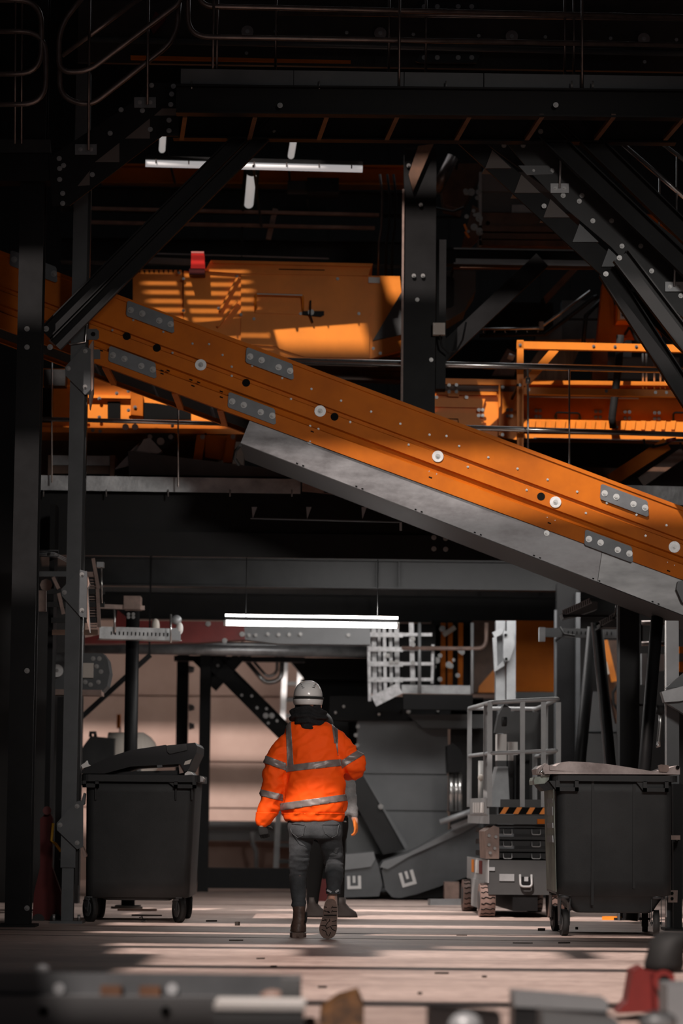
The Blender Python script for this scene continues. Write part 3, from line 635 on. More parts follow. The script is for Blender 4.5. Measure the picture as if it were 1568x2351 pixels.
# long upper strip lamp
Yl = 25.2
t = T('strip_lamp', P(583, 382, Yl), 'long dimmed strip lamp in front of the orange beam near the top', 'lamp')
a, b = hl(334, 375, 832, 388, Yl)
part(M().tube([a, b], .033, 14), 'diffuser', mat('dim_strip', (.8, .8, .8), .4, emit=(1, .95, .95), est=.33), t)
part(M().bar(a + UP * .045, b + UP * .045, .09, .035), 'housing', BLACK2, t)
for k in range(7): part(M().bar(a.lerp(b, .05 + k * .15) + UP * .03 - V((0, .05, 0)), a.lerp(b, .05 + k * .15) - UP * .01 - V((0, .05, 0)), .012, .01), 'clip', BRONZE, t)
solo(M().pb(705, 408, 778, 440, 27.2, .3), 'winch_motor', BLACK, 'dark motor hung below the orange crane beam', 'motor')
solo(M().pb(660, 415, 708, 436, 27.3, .2), 'gear_housing', BLACK2, 'dark gear housing left of the winch motor', 'motor')
for i, x in enumerate((876, 893, 907)):
    solo(M().tube([P(x - 4, 400, 26.9), P(x + 2, 450, 26.9), P(x, 520, 26.9), P(x - 6, 560, 26.9), P(x - 8, 640, 26.9)], .012, 8), 'hanging_cable', RUB if i else BRONZE, ('leftmost', 'middle', 'rightmost')[i] + ' of three cables hanging left of the centre column', 'cable')

# background conveyor in the dark at the top
Yt = 22.75
DKOR = mat('shaded_orange_paint', (0.022, 0.017, 0.015), 0.5, 0, 0.3, 4)  # orange frame coloured dark to stand for the shade up there
t = T('upper_conveyor', P(900, 150, Yt), 'dark conveyor frame behind the handrail at the very top', 'conveyor')
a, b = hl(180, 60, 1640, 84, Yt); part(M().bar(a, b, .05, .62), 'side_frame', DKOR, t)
a, b = hl(300, 134, 1000, 150, Yt - .02); part(M().bar(a, b, .08, .03), 'lower_flange', ORANGE, t)
for q in ((568, 73), (873, 77), (1175, 84), (1478, 90)):
    c = P(q[0], q[1], Yt - .03); d = part(M().cyl(c, c + V((0, -.012, 0)), .05, n=28), 'bearing_cap', BRONZE, t); inst(ME_BOLT, 'bolt', d, c + V((0, -.012, 0)), .8)
for cx, cy in ((1030, 131), (1030, 14)):
    pl = part(M().poly([(cx - 76, cy + 10), (cx - 64, cy - 9), (cx + 68, cy - 9), (cx + 72, cy - 4), (cx + 64, cy + 14), (cx - 66, cy + 13)], Yt - .045, .015), 'splice_plate', BLACK2, t)
    for dx in (-56, -26, 22, 53): bolt(pl, cx + dx, cy + 1, Yt - .047, .95)
for q in ((566, 122), (1480, 142), (633, 72), (796, 75), (949, 79), (1099, 82), (1252, 85), (1402, 88), (1553, 91)): bolt(t, q[0], q[1], Yt - .03, .7)

# ---------------------------------------------------------------- orange hopper
Yq = 26.4
t = T('feed_hopper', P(615, 825, Yq + .6), 'large orange hopper machine behind the railing, left of the centre column', 'machine')
part(M().poly([(422, 622), (552, 628), (918, 634), (924, 700), (920, 805), (848, 824), (700, 822), (420, 815)], Yq, 1.1), 'body', ORANGE2, t)
part(M().poly([(305, 618), (420, 620), (420, 822), (305, 815)], Yq + .06, 1.0), 'end_section', ORANGE2, t)
for x in range(318, 420, 11): part(M().poly([(x, 620), (x + 5, 620), (x + 2.5, 627)], Yq + .05, .02), 'notch', HOLE, t)
part(M().poly([(553, 627), (832, 634), (856, 716), (800, 790), (700, 800), (553, 790)], Yq - .02, .02), 'access_door', ORANGE2, t)
part(M().poly([(470, 622), (484, 598), (855, 606), (845, 633), (553, 628)], Yq - .03, .9), 'chute_rim', ORANGE2, t)
part(M().poly([(484, 597), (856, 605), (853, 612), (489, 604)], Yq - .06, .06), 'rim_flange', ORANGE2, t)
part(M().poly([(640, 617), (745, 619), (745, 621), (640, 619)], Yq - .035, .005), 'rim_slot', HOLE, t)
part(M().poly([(848, 722), (848, 822), (700, 820), (640, 800), (610, 760), (640, 745)], Yq - .024, .024), 'patch_panel', ORANGE2, t)
part(M().poly([(922, 670), (922, 768), (856, 782)], Yq - .04, .04), 'grey_skirt', DKGREY, t)
h = part(M().tube(rounded([P(586, 718, Yq - .01), P(587, 675, Yq - .08), P(695, 678, Yq - .08), P(695, 716, Yq - .01)], .03), .012, 8), 'handle', ORANGE2, t)
part(M().bar(P(590, 675, Yq - .09), P(694, 678, Yq - .09), .02, .012), 'grip', CREAM, h)
part(M().bar(P(586, 715, Yq - .02), P(696, 719, Yq - .02), .02, .03), 'hinge_rail', ORANGE2, t)
l = part(M().poly([(694, 714), (744, 714), (744, 723), (736, 727), (694, 722)], Yq - .05, .03), 'latch', RUB, t)
part(M().tube([P(713, 690, Yq - .06), P(712, 722, Yq - .08), P(718, 741, Yq - .06)], .008, 6), 'latch_lever', RUB, l)
inst(ME_BOLT, 'bolt', l, P(714, 717, Yq - .055), 1.4)
b_ = part(M().bar(P(546, 636, Yq - .02), P(504, 715, Yq - .02), .035, .02), 'stay_bar', ORANGE2, t)
part(M().bar(P(545, 690, Yq - .04), P(500, 750, Yq - .04), .035, .02), 'stay_bar', ORANGE2, t)
for q in ((544, 635), (502, 708), (421, 640), (421, 713), (411, 626), (583, 732), (690, 720), (775, 640), (857, 800), (873, 811), (824, 720), (553, 722)): bolt(t, q[0], q[1], Yq - .03, .7)
part(M().poly([(846, 636), (872, 637), (872, 650), (846, 649)], Yq - .03, .005), 'data_sticker', WHITE, t)
t = T('warning_beacon', P(452, 630, Yq - .1), 'red glass warning beacon on top of the orange hopper', 'beacon')
mb = M().prism([P(438, 616, Yq - .16), P(470, 617, Yq - .16), P(468, 580, Yq - .16), P(439, 579, Yq - .16)], V((0, .14, 0))); part(mb, 'lens', mat('red_lens', (.5, .02, .015), .25, emit=(1, .05, .04), est=.25), t)
part(M().pb(439, 577, 468, 581, Yq - .165, .15), 'cap', mat('pale_red', (.7, .25, .22), .4), t)
part(M().pb(434, 616, 470, 631, Yq - .16, .14), 'base', REDD, t)
hbeam('support_ledge', 640, 828, 930, 836, Yq + .1, .10, .2, 'dark steel ledge carrying the orange hopper', BROWN)
hbeam('steel_beam', 730, 858, 1000, 868, Yq + .5, .12, .2, 'brown beam beneath the hopper ledge behind the conveyor', BROWN)

# ---------------------------------------------------------------- orange sorting machine on the right
Ym = 26.6
t = T('sorting_line', P(1290, 1010, Ym + .6), 'long orange sorting machine behind the right guard rail', 'machine')
part(M().poly([(992, 868), (1190, 872), (1190, 884), (992, 882)], Ym - .05, .5), 'top_flange', ORANGE2, t)
part(M().poly([(992, 882), (1190, 884), (1190, 1010), (992, 985)], Ym, .7), 'end_body', ORANGE2, t)
part(M().poly([(992, 884), (1190, 887), (1190, 899), (992, 897)], Ym - .02, .03), 'groove_strip', BROWN, t)
part(M().poly([(1002, 897), (1140, 900), (1140, 907), (1002, 906)], Ym - .05, .06), 'rib', ORANGE2, t)
part(M().poly([(992, 912), (1114, 916), (1108, 936), (992, 934)], Ym - .04, .05), 'rib', ORANGE2, t)
part(M().poly([(992, 945), (1092, 948), (1115, 980), (1115, 1000), (992, 985)], Ym - .06, .08), 'lower_chest', ORANGE2, t)
part(M().poly([(1145, 880), (1149, 880), (1149, 1000), (1145, 1000)], Ym - .06, .05), 'seam_strip', ORANGE2, t)
part(M().poly([(1028, 896), (1054, 897), (1054, 911), (1028, 910)], Ym - .06, .02), 'bolted_plate', ORANGE2, t)
part(M().poly([(1200, 905), (1640, 915), (1640, 970), (1200, 962)], Ym + .1, .7), 'side_panel', ORANGE, t)
part(M().poly([(1200, 962), (1640, 970), (1640, 996), (1200, 988)], Ym - .04, .8), 'lower_chest', ORANGE2, t)
for x in range(1218, 1560, 23): part(M().poly([(x, 966), (x + 12, 966), (x + 9, 986), (x + 1, 986)], Ym - .055, .03), 'lid_clip', ORANGE2, t)
part(M().poly([(1200, 872), (1640, 878), (1640, 886), (1200, 882)], Ym + .1, .5), 'top_flange', ORANGE2, t)
part(M().poly([(1200, 996), (1640, 1002), (1640, 1010), (1200, 1006)], Ym - .06, .3), 'bottom_flange', ORANGE2, t)
part(M().tube([P(1225, 1006, Ym - .1), P(1640, 1014, Ym - .1)], .008, 6), 'conduit', CHROME, t)
part(M().tube([P(1210, 911, Ym - .0), P(1466, 915, Ym - .0)], .006, 6), 'seal_bead', CREAM, t)
for x0, x1 in ((1276, 1331), (1546, 1600)):
    part(M().tube(rounded([P(x0, 965, Ym + .09), P(x0, 947, Ym + .02), P(x1, 949, Ym + .02), P(x1, 967, Ym + .09)], .03), .010, 8), 'handle', RUB, t)
part(M().tube([P(1021, 982, Ym - .07), P(1021, 961, Ym - .07), P(1051, 962, Ym - .07), P(1054, 976, Ym - .07)], .004, 6), 'hatch_outline', HOLE, t)
for q in ((1031, 884), (1048, 884), (1031, 899), (1048, 899), (1154, 889), (1154, 998), (1002, 912), (1071, 912), (1099, 941), (1108, 941), (1099, 954), (1108, 954), (1165, 941), (1174, 941), (1165, 955), (1174, 955), (1231, 943), (1240, 943), (1231, 956), (1240, 956), (1276, 957), (1331, 959), (1368, 945), (1378, 945), (1368, 958), (1378, 958), (1435, 946), (1445, 946), (1435, 960), (1445, 960), (1503, 948), (1513, 948), (1503, 961), (1513, 961)):
    bolt(t, q[0], q[1], Ym - .065 if q[0] < 1200 else Ym + .09, .8)
# gantry frame of square orange tube in front
Yf = 25.78
t = T('tube_gantry', P(1200, 1050, Yf), 'square orange tube frame with diagonal standing in front of the sorting machine', 'frame')
def sq(xa, ya, xb, yb, wpx, Y, d=.07, nm='tube', mt=ORANGE2):
    part(M().bar(P(xa, ya, Y), P(xb, yb, Y), d, wpx / S(Y), upv=(V((0, 1, 0)).cross(P(xb, yb, Y) - P(xa, ya, Y)))), nm, mt, t)
sq(1194, 782, 1194, 1050, 15, Yf, nm='post'); sq(1186, 793, 1640, 803, 17, Yf, nm='top_rail'); sq(1202, 898, 1640, 906, 16, Yf, nm='middle_rail'); sq(1275, 802, 1202, 886, 18, Yf + .01, nm='diagonal')
for q in ((1194, 792), (1194, 884), (1363, 795), (1412, 796), (1461, 796), (1392, 898), (1214, 895), (1505, 901), (1530, 901), (1560, 902)): bolt(t, q[0], q[1], Yf - .04, .7)
solo(M().poly([(1238, 803), (1330, 803), (1300, 873), (1190, 873)], 27.6, .1), 'rubber_flap', mat('grey_flap', (.10, .11, .115), .5, 0, .5, 7, stretch=(3, 1, .3)), 'dark grey flap behind the diagonal of the orange frame', 'flap')
t = T('orange_gantry', P(1395, 800, 27.2), 'tall orange gantry leg with motor console behind the right braces', 'machine')
part(M().poly([(1384, 650), (1396, 650), (1404, 790), (1370, 790)], 27.2, .2), 'leg', ORANGE, t)
part(M().poly([(1396, 650), (1410, 700), (1440, 730), (1440, 775), (1398, 785)], 27.25, .3), 'bracket', ORANGE, t)
part(M().poly([(1418, 690), (1470, 690), (1500, 736), (1418, 736)], 27.0, .25), 'console', ORANGE2, t)
part(M().poly([(1424, 705), (1436, 705), (1436, 732), (1424, 732)], 26.98, .01), 'sticker', WHITE, t)
part(M().poly([(1426, 721), (1434, 721), (1430, 728)], 26.97, .008), 'arrow_mark', HOLE, t)
part(M().poly([(1424, 652), (1520, 735), (1485, 735)], 26.95, .05), 'guard_arm', ORANGE2, t)
part(M().poly([(1390, 735), (1500, 735), (1520, 775), (1392, 772)], 27.3, .2), 'cross_member', ORANGE, t)
part(M().pb(1360, 803, 1395, 872, 27.5, .2), 'lower_leg', BROWN, t)
solo(M().tube([P(1424, 770, 26.42), P(1421, 830, 26.42), P(1412, 905, 26.42), P(1405, 960, 26.42), P(1408, 982, 26.45)], .036, 10), 'cable_hose', RUB, 'thick black hose hanging in front of the orange sorting machine', 'hose')
solo(M().tube([P(1450, 750, 26.9), P(1462, 775, 26.9), P(1468, 790, 26.9)], .03, 10), 'cable_hose', RUB, 'short black hose loop below the orange console', 'hose')
for i, x in enumerate((1476, 1484, 1502, 1516, 1527)):
    solo(M().tube([P(x, 812, 26.8), P(x, 893, 26.8)], .010, 8), 'vertical_rod', CHROME, ('first', 'second', 'third', 'fourth', 'fifth')[i] + ' from the left of the five upright bright rods at the right', 'rod')
solo(M().pb(1430, 770, 1450, 840, 29.0, .1), 'wall_panel', GREYL, 'pale upright strip behind the orange gantry', 'panel')
solo(M().pb(1395, 820, 1560, 870, 28.2, .3), 'tank_end', DKGREY, 'round-lit grey machine body low behind the orange gantry', 'machine')
solo(M().poly([(1200, 782), (1365, 778), (1365, 788), (1200, 790)], 28.0, .3), 'orange_ledge', ORANGE2, 'sunlit orange ledge at the top of the sorting machine', 'ledge')
# lower right: struts under the machine
solo(M().bar(P(1400, 1105, 26.3), P(1530, 1020, 26.3), .12, .12), 'orange_strut', ORANGE, 'thick orange strut rising right under the sorting machine', 'strut')
solo(M().bar(P(1470, 1108, 26.8), P(1568, 1040, 26.8), .10, .10), 'orange_strut', BROWN, 'darker orange strut at the right edge under the sorting machine', 'strut')
solo(M().poly([(1130, 1010), (1640, 1020), (1640, 1120), (1130, 1100)], 28.4, .2), 'machine_underside', CLAD, 'dark plate closing the space under the sorting machine', 'panel')
solo(M().poly([(1290, 1070), (1420, 1075), (1420, 1110), (1290, 1110)], 27.5, .2), 'geared_motor', BROWN, 'brown motor base seen just above the big conveyor', 'machine')
t = T('cable', P(1500, 1012, 26.2), 'black cable with red sleeve sagging under the sorting machine', 'cable')
part(M().tube([P(1478, 1008, 26.2), P(1480, 1020, 26.2), P(1500, 1026, 26.2), P(1525, 1020, 26.2), P(1545, 1010, 26.2), P(1640, 1010, 26.2)], .013, 8), 'sheath', RUB, t)
part(M().cyl(P(1530, 1012, 26.18), P(1552, 1008, 26.18), .018), 'sleeve', RED, t)
# dim machinery seen between: backing pieces in the centre right
solo(M().poly([(1000, 780), (1190, 780), (1190, 868), (1000, 868)], 29.6, .3), 'machine_housing', BLACK, 'black machine block behind the guard rail right of the centre column', 'machine')
solo(M().cyl(P(1167, 817, 27.8), P(1180, 822, 27.8), .03), 'sensor', WHITE, 'small white sensor left of the orange frame', 'sensor')
solo(M().poly([(1130, 860), (1165, 800), (1195, 815), (1180, 862)], 28.2, .1), 'copper_bracket', TAN, 'dull bracket behind the orange frame post', 'bracket')

# ---------------------------------------------------------------- orange machine low on the left
Yn = 26.4
t = T('screening_machine', P(330, 1000, Yn + .5), 'orange screening machine with dark openings seen left beneath the big conveyor', 'machine')
part(M().poly([(70, 845), (560, 855), (560, 995), (70, 992)], Yn, .6), 'body', ORANGE2, t)
part(M().poly([(160, 905), (300, 908), (300, 915), (160, 912)], Yn - .05, .06), 'flange', ORANGE2, t)
for pts in ([(247, 922), (276, 922), (276, 962), (247, 962)], [(330, 924), (358, 926), (438, 938), (438, 963), (330, 963)], [(92, 890), (122, 890), (122, 970), (92, 970)]):
    part(M().poly(pts, Yn - .012, .02), 'opening', HOLE, t)
part(M().poly([(300, 895), (328, 908), (328, 955), (300, 952)], Yn - .04, .04), 'plate', ORANGE, t)
part(M().poly([(70, 980), (560, 985), (560, 997), (70, 992)], Yn - .05, .08), 'lower_rail', ORANGE2, t)
for q in ((228, 915), (268, 903), (228, 958), (230, 990), (213, 988), (198, 960), (354, 970), (295, 898), (396, 978), (310, 935), (295, 942)): bolt(t, q[0], q[1], Yn - .05, .8)
for x in (288, 310): part(M().cyl(P(x, 980, Yn), P(x, 980, Yn - .08), .03), 'lug', BRONZE, t)
solo(M().pb(100, 848, 150, 885, Yn - .3, .2), 'motor', RUB, 'black motor block on the far left orange machine', 'motor')
solo(M().poly([(70, 995), (560, 998), (560, 1100), (70, 1098)], 27.6, .15), 'machine_underside', BROWN, 'brown plate behind the rollers under the left orange machine', 'panel')
t = T('roller_bracket', P(368, 1045, Yn - .3), 'black bearing bracket with bright roller stub under the left orange machine', 'bracket')
part(M().poly([(334, 994), (402, 994), (400, 1010), (380, 1030), (352, 1026)], Yn - .3, .03), 'plate', RUB, t)
c = P(369, 1014, Yn - .31); d = part(M().cyl(c, c - V((0, .03, 0)), .035), 'hub', BOLT, t)
for q in ((344, 1003), (392, 1003)): bolt(t, q[0], q[1], Yn - .31, 1.1)
t = T('roller_chute', P(450, 1090, Yn - .3), 'dark grey chute sheet sloping behind the guard trough end', 'chute')
part(M().poly([(294, 1035), (640, 1078), (700, 1095), (296, 1090)], Yn - .45, .3), 'sheet', GREYP, t)
part(M().poly([(262, 1078), (330, 1008), (345, 1006), (372, 1035), (362, 1042), (296, 1038), (296, 1070)], Yn - .40, .12), 'roller_cover', GREYL, t)
for i, x in enumerate((462, 532)):
    t = T('conveyor_trestle', P(x, 1065, Yn - .2), ('left' if i == 0 else 'right') + ' of the two orange legs under the end of the big conveyor', 'leg')
    part(M().poly([(x - 10, 998), (x + 10, 998), (x, 1062), (x - 20, 1062)], Yn - .2, .12), 'leg_plate', ORANGE, t)
    bolt(t, x + 3, 1003, Yn - .21, 1.1)
solo(M().poly([(472, 998), (525, 1000), (520, 1058), (470, 1050)], Yn - .05, .04), 'orange_plate', ORANGE, 'orange plate spanning between the two short orange legs', 'plate')
t = T('tool_cabinet', P(180, 1090, Yn - .4), 'small chequer plate box with brown ends on the left deck', 'box')
part(M().pb(118, 1046, 252, 1068, Yn - .42, .3), 'chequer_panel', GREYL, t); part(M().pb(118, 1068, 252, 1088, Yn - .4, .3), 'lower_panel', BROWN, t)
part(M().pb(252, 1045, 263, 1119, Yn - .44, .33), 'end_post', BROWN, t); part(M().pb(110, 1045, 118, 1119, Yn - .44, .33), 'end_post', BROWN, t)

# sloping orange chute with faint lettering, far right
t = T('lettered_chute', P(1560, 620, 27.6), 'orange sloping chute with faint pale letters behind the right handrails', 'chute')
part(M().poly([(1438, 490), (1640, 500), (1640, 640), (1568, 612), (1500, 560)], 27.6, .3), 'chute_side', ORANGE, t)
LETT = mat('faint_lettering', (.30, .20, .16), .6)
for txt, px, py in (('U', 1505, 545), ('SO', 1539, 543)):
    cu = bpy.data.curves.new('lettering', 'FONT'); cu.body = txt; cu.size = .085; cu.extrude = .002; cu.align_x = 'CENTER'; cu.materials.append(LETT)
    o = bpy.data.objects.new('lettering', cu); C.objects.link(o); bpy.context.view_layer.update(); me = bpy.data.meshes.new_from_object(o.evaluated_get(bpy.context.evaluated_depsgraph_get())); bpy.data.objects.remove(o)
    o = bpy.data.objects.new('lettering', me); C.objects.link(o); o.parent = t; o.location = P(px, py + 8, 27.58) - rootloc(t); o.rotation_euler = (PI / 2, 0, 0)
# ---------------------------------------------------------------- passage under the deck: rear left
def solo_cyl(name, a, b, r, mt, label, cat): return solo(M().cyl(a, b, r, n=24), name, mt, label, cat)
# strip lamp
Yl = 25.6
t = T('strip_lamp', P(715, 1400, Yl), 'bright twin strip lamp hanging below the rear mezzanine beam', 'lamp')
a, b = hl(516, 1430, 914, 1436, Yl)
LAMPB = mat('bright_strip', (.9, .9, .9), .4, emit=(1, .98, .96), est=4.5)
part(M().tube([a, b], .027, 14), 'lower_tube', LAMPB, t)
part(M().tube([a + UP * .072 + V((0, .05, 0)), b + UP * .072 + V((0, .05, 0))], .013, 12), 'upper_tube', LAMPB, t)
part(M().bar(a + UP * .040 + V((0, .04, 0)), b + UP * .040 + V((0, .04, 0)), .03, .014), 'housing', BLACK2, t)
for p in (a, b): part(M().cyl(p - V((.012, 0, 0)), p + V((.012, 0, 0)), .028, n=16), 'end_cap', WHITE, t)
for f in (.12, .88): part(M().cyl(a.lerp(b, f) + UP * .05 + V((0, .04, 0)), a.lerp(b, f) + UP * .62 + V((0, .04, 0)), .004, n=6), 'hanger', BLACK2, t)
la = bpy.data.lights.new('strip_lamp_light', 'AREA'); la.shape = 'RECTANGLE'; la.size = 1.5; la.size_y = .03; la.energy = 30; la.color = (1, .97, .93)
lo = bpy.data.objects.new('strip_lamp_light', la); C.objects.link(lo); lo.location = a.lerp(b, .5) - UP * .032

lo.rotation_euler = (math.radians(-12), 0, 0)
l2 = la.copy(); l2.energy = 14; l2.name = 'strip_lamp_uplight'; lo2 = bpy.data.objects.new('strip_lamp_uplight', l2); C.objects.link(lo2); lo2.location = a.lerp(b, .5) + UP * .095 + V((0, .05, 0)); lo2.rotation_euler = V((0, 7.4, .95)).to_track_quat('-Z', 'Y').to_euler()
# round column left
t, xc, w_ = column_px('round_column', 286, 317, 1560, 0, Z_(300, 1402, 26.6), 26.6, 'R', BLACK, 'slim round black column rising behind the dark lidded bin')
part(M().pb(284, 1368, 322, 1398, 26.55, .25), 'head_box', TAN, t)
for q in ((295, 1410), (306, 1410), (295, 1417), (306, 1417)): bolt(t, q[0], q[1], 26.58, .8)
a, b = hl(225, 1392, 330, 1396, 26.5); solo(M().bar(a, b, .06, .04), 'support_rail', TAN, 'short pale rail across the head of the round column', 'rail')
# cable tray
Yt2 = 26.2
t = T('cable_tray', P(320, 1470, Yt2), 'perforated galvanised cable tray hanging left under the deck', 'cable tray')
a, b = hl(228, 1452, 413, 1457, Yt2)
part(M().bar(a, b, .01, .11), 'side_rail', GALV, t); part(M().bar(a - UP * .055 + DV * .1, b - UP * .055 + DV * .1, .2, .006), 'tray_floor', GALV, t)
for k in range(17):
    p = a.lerp(b, .15 + .05 * k) - V((0, .007, .004)); part(M().bar(p - UP * .016, p + UP * .016, .012, .01, upv=(1, 0, 0)), 'slot', HOLE, t)
part(M().pb(394, 1442, 414, 1470, Yt2 - .03, .05), 'end_bracket', GREYL, t)
part(M().cyl(P(392, 1476, Yt2 - .04), P(392, 1410, Yt2 - .04), .010, n=8), 'threaded_hanger', CHROME, t)
part(M().cyl(P(264, 1452, Yt2 - .02), P(262, 1400, Yt2 - .02), .010, n=8), 'threaded_hanger', CHROME, t)
solo(M().sphere(P(405, 1423, Yt2), .05, .05, .045), 'round_sensor', GREYL, 'shiny round fitting at the right end of the cable tray', 'fitting')
solo(M().sphere(P(412, 1443, Yt2), .035, .035, .06), 'round_sensor', WHITE, 'small white fitting hanging on the cable tray end bracket', 'fitting')
solo(M().sphere(P(357, 1437, Yt2 + .5), .04, .04, .07), 'lamp_bulb', CREAM, 'small pale bulb in front of the red beam', 'bulb')
# red beam and round duct
Yr2 = 29.0
t = T('red_beam', P(380, 1480, Yr2), 'dark red machine beam behind the perforated cable tray', 'beam')
part(M().poly([(270, 1400), (300, 1425), (560, 1428), (562, 1468), (460, 1475), (190, 1478), (190, 1465), (262, 1450)], Yr2, .25), 'web', RED, t)
for q in ((516, 1471), (478, 1432), (556, 1456)): bolt(t, q[0], q[1], Yr2 - .01, 1.3)
t = T('machine_boom', P(700, 1480, Yr2), 'grey boom continuing right of the red beam with a row of bolts', 'beam')
part(M().poly([(560, 1430), (850, 1430), (850, 1480), (640, 1478), (562, 1468)], Yr2 + .02, .25), 'web', MIDGREY, t)
for x in (572, 587, 615, 640, 664, 690, 800): bolt(t, x, 1456 + (x % 3), Yr2, .9)
a = P(150, 1487, 30.2); b = Pz(860, 1498, a.z); a2 = a
solo_cyl('round_duct', a, b, .058, GALV, 'long horizontal galvanised pipe crossing above the pale wall', 'pipe')
a = P(150, 1474, 30.3); b = Pz(860, 1486, a.z); solo_cyl('round_duct', a, b, .03, GALV, 'thinner galvanised pipe just above the long horizontal pipe', 'pipe')
# cable ladder stack at far left
Yz = 24.6
t = T('cable_ladder_stack', P(170, 1480, Yz), 'stacked cable ladder racks hung left between the two left columns', 'cable rack')
random.seed(9)
for i, (x0, x1, y, mt_) in enumerate(((90, 155, 1318, GREYP), (188, 222, 1319, TAN), (108, 240, 1358, BLACK2), (108, 240, 1388, BLACK2), (118, 225, 1424, BLACK2), (120, 225, 1452, BROWN))):
    part(M().bar(P(x0, y, Yz), P(x1, y, Yz), .04, .045), 'rack_rail', mt_, t)
for x0, y0, x1, y1 in ((214, 1282, 226, 1352), (224, 1352, 228, 1440), (122, 1325, 135, 1352), (135, 1362, 146, 1410)):
    part(M().bar(P(x0, y0, Yz - .03), P(x1, y1, Yz - .03), .03, .03), 'sloping_rail', TAN, t)
for k in range(20):
    y = 1325 + k * 6.4
    part(M().bar(P(201, y, Yz + .02), P(222, y, Yz + .02), .02, .010), 'rung', TAN, t)
part(M().pb(222, 1290, 238, 1302, Yz - .05, .1), 'bracket', GREYL, t)
part(M().cyl(P(233, 1300, Yz - .03), P(234, 1385, Yz - .03), .008, n=8), 'threaded_hanger', CHROME, t)
part(M().tube([P(92, 1264, Yz), P(134, 1264, Yz), P(134, 1278, Yz), P(92, 1277, Yz)], .006, 6), 'cable_basket', GREYP, t)
for k in range(3): part(M().tube([P(90, 1266 + k * 4, Yz + .02), P(125, 1269 + k * 3, Yz + .02), P(156, 1284 + k * 4, Yz + .02)], .004, 6), 'cable', GREYL, t)
solo(M().cyl(P(106, 1343, 23.6), P(106, 1343, 23.5), .052, n=8), 'pressure_valve', TAN, 'octagonal dull cap between the two left columns', 'valve')
solo(M().bar(P(98, 1356, 23.5), P(98, 1404, 23.5), .06, .06, upv=(1, 0, 0)), 'valve_bracket', TAN, 'short upright bracket below the octagonal cap', 'bracket')
# round-ended grey machine with white dial
Yv = 25.6
t = T('drive_unit', P(180, 1590, Yv), 'grey drive unit with round white dial behind the grey square post', 'machine')
part(M().poly([(112, 1498), (236, 1500), (247, 1515), (252, 1545), (246, 1575), (234, 1588), (112, 1585)], Yv, .35), 'housing', GREYP, t)
c = P(131, 1540, Yv - .01); d = part(M().cyl(c, c - V((0, .03, 0)), .058, n=28), 'dial', DISC, t); inst(ME_BOLT, 'bolt', d, c - V((0, .03, 0)), .8)
part(M().pb(190, 1522, 214, 1556, Yv - .03, .03), 'pale_plate', CREAM, t)
for q in ((228, 1512), (222, 1530), (232, 1542), (226, 1566), (214, 1512), (208, 1572), (196, 1566)): bolt(t, q[0], q[1], Yv - .005, 1.0)
solo(M().bar(P(112, 1590, Yv + .1), P(236, 1592, Yv + .1), .3, .05), 'machine_shelf', TAN, 'brown shelf under the grey drive unit', 'shelf')
solo(M().box((X_(100, 1800, 24.9), 25.0, 0), (X_(112, 1800, 24.9) + .0, 25.3, 3.6)), 'steel_column', BLACK, 'dim black column between the massive column and the grey square post', 'column')
solo(M().box((X_(128, 1800, 25.5), 25.5, 0), (X_(150, 1800, 25.5), 25.9, Z_(140, 1600, 25.5))), 'machine_stand', BLACK, 'dark stand below the grey drive unit', 'stand')
brace('diagonal_brace', 345, 1503, 183, 1650, 11, 28.4, 'thin black rod sloping down left of the round black column', d=.05)
# tall tapered red jack at bottom left
t = T('trolley_jack', P(105, 2125, 22.9), 'dark red upright trolley jack with yellow hose behind the left columns', 'jack')
Yj = 23.3
part(M().poly([(92, 1880), (112, 1862), (121, 1880), (119, 1990), (140, 2050), (140, 2112), (74, 2112), (78, 2050), (92, 1990)], Yj, .10), 'mast', REDD, t)
part(M().tube([P(122, 1890, Yj - .02), P(118, 1930, Yj - .02), P(128, 1938, Yj - .02), P(140, 1955, Yj - .02)], .012, 8), 'hose', YEL, t)
part(M().cyl(P(108, 1861, Yj - .05), P(108, 1861, Yj + .1), .035, n=18), 'head', REDD, t)
for x in (88, 128): part(M().cyl(P(x, 2112, Yj - .05), P(x, 2112, Yj + .08), .05, n=18), 'wheel', RUB, t)
solo(M().tube([P(122, 2075, 23.8), P(128, 2058, 23.8), P(136, 2075, 23.8), P(140, 2100, 23.8)], .02, 8), 'metal_hook', CHROME, 'bright bent metal piece behind the foot of the grey post', 'hook')

# tank behind the bin
t = T('storage_tank', P(270, 1740, 29.5), 'pale horizontal tank with dark cap behind the dark lidded bin', 'tank')
Yk2 = 29.5
part(M().cyl(P(240, 1738, Yk2) + V((0, .5, 0)), P(300, 1738, Yk2) + V((.1, .5, 0)), .27, n=28), 'barrel', CREAM, t)
part(M().sphere(P(310, 1738, Yk2) + V((0, .5, 0)), .22, .27, .27), 'end_dome', CREAM, t)
part(M().poly([(188, 1720), (192, 1712), (208, 1690), (262, 1695), (262, 1760), (188, 1760)], Yk2 + .1, .5), 'cap', BLACK2, t)
part(M().tube([P(208, 1692, Yk2 + .2), P(208, 1682, Yk2 + .2), P(218, 1682, Yk2 + .2), P(219, 1692, Yk2 + .2)], .02, 8), 'lifting_eye', BLACK2, t)
part(M().box((X_(220, 1780, Yk2), Yk2 + .2, 0), (X_(320, 1780, Yk2), Yk2 + .8, Z_(270, 1752, Yk2))), 'cradle', DKGREY, t)
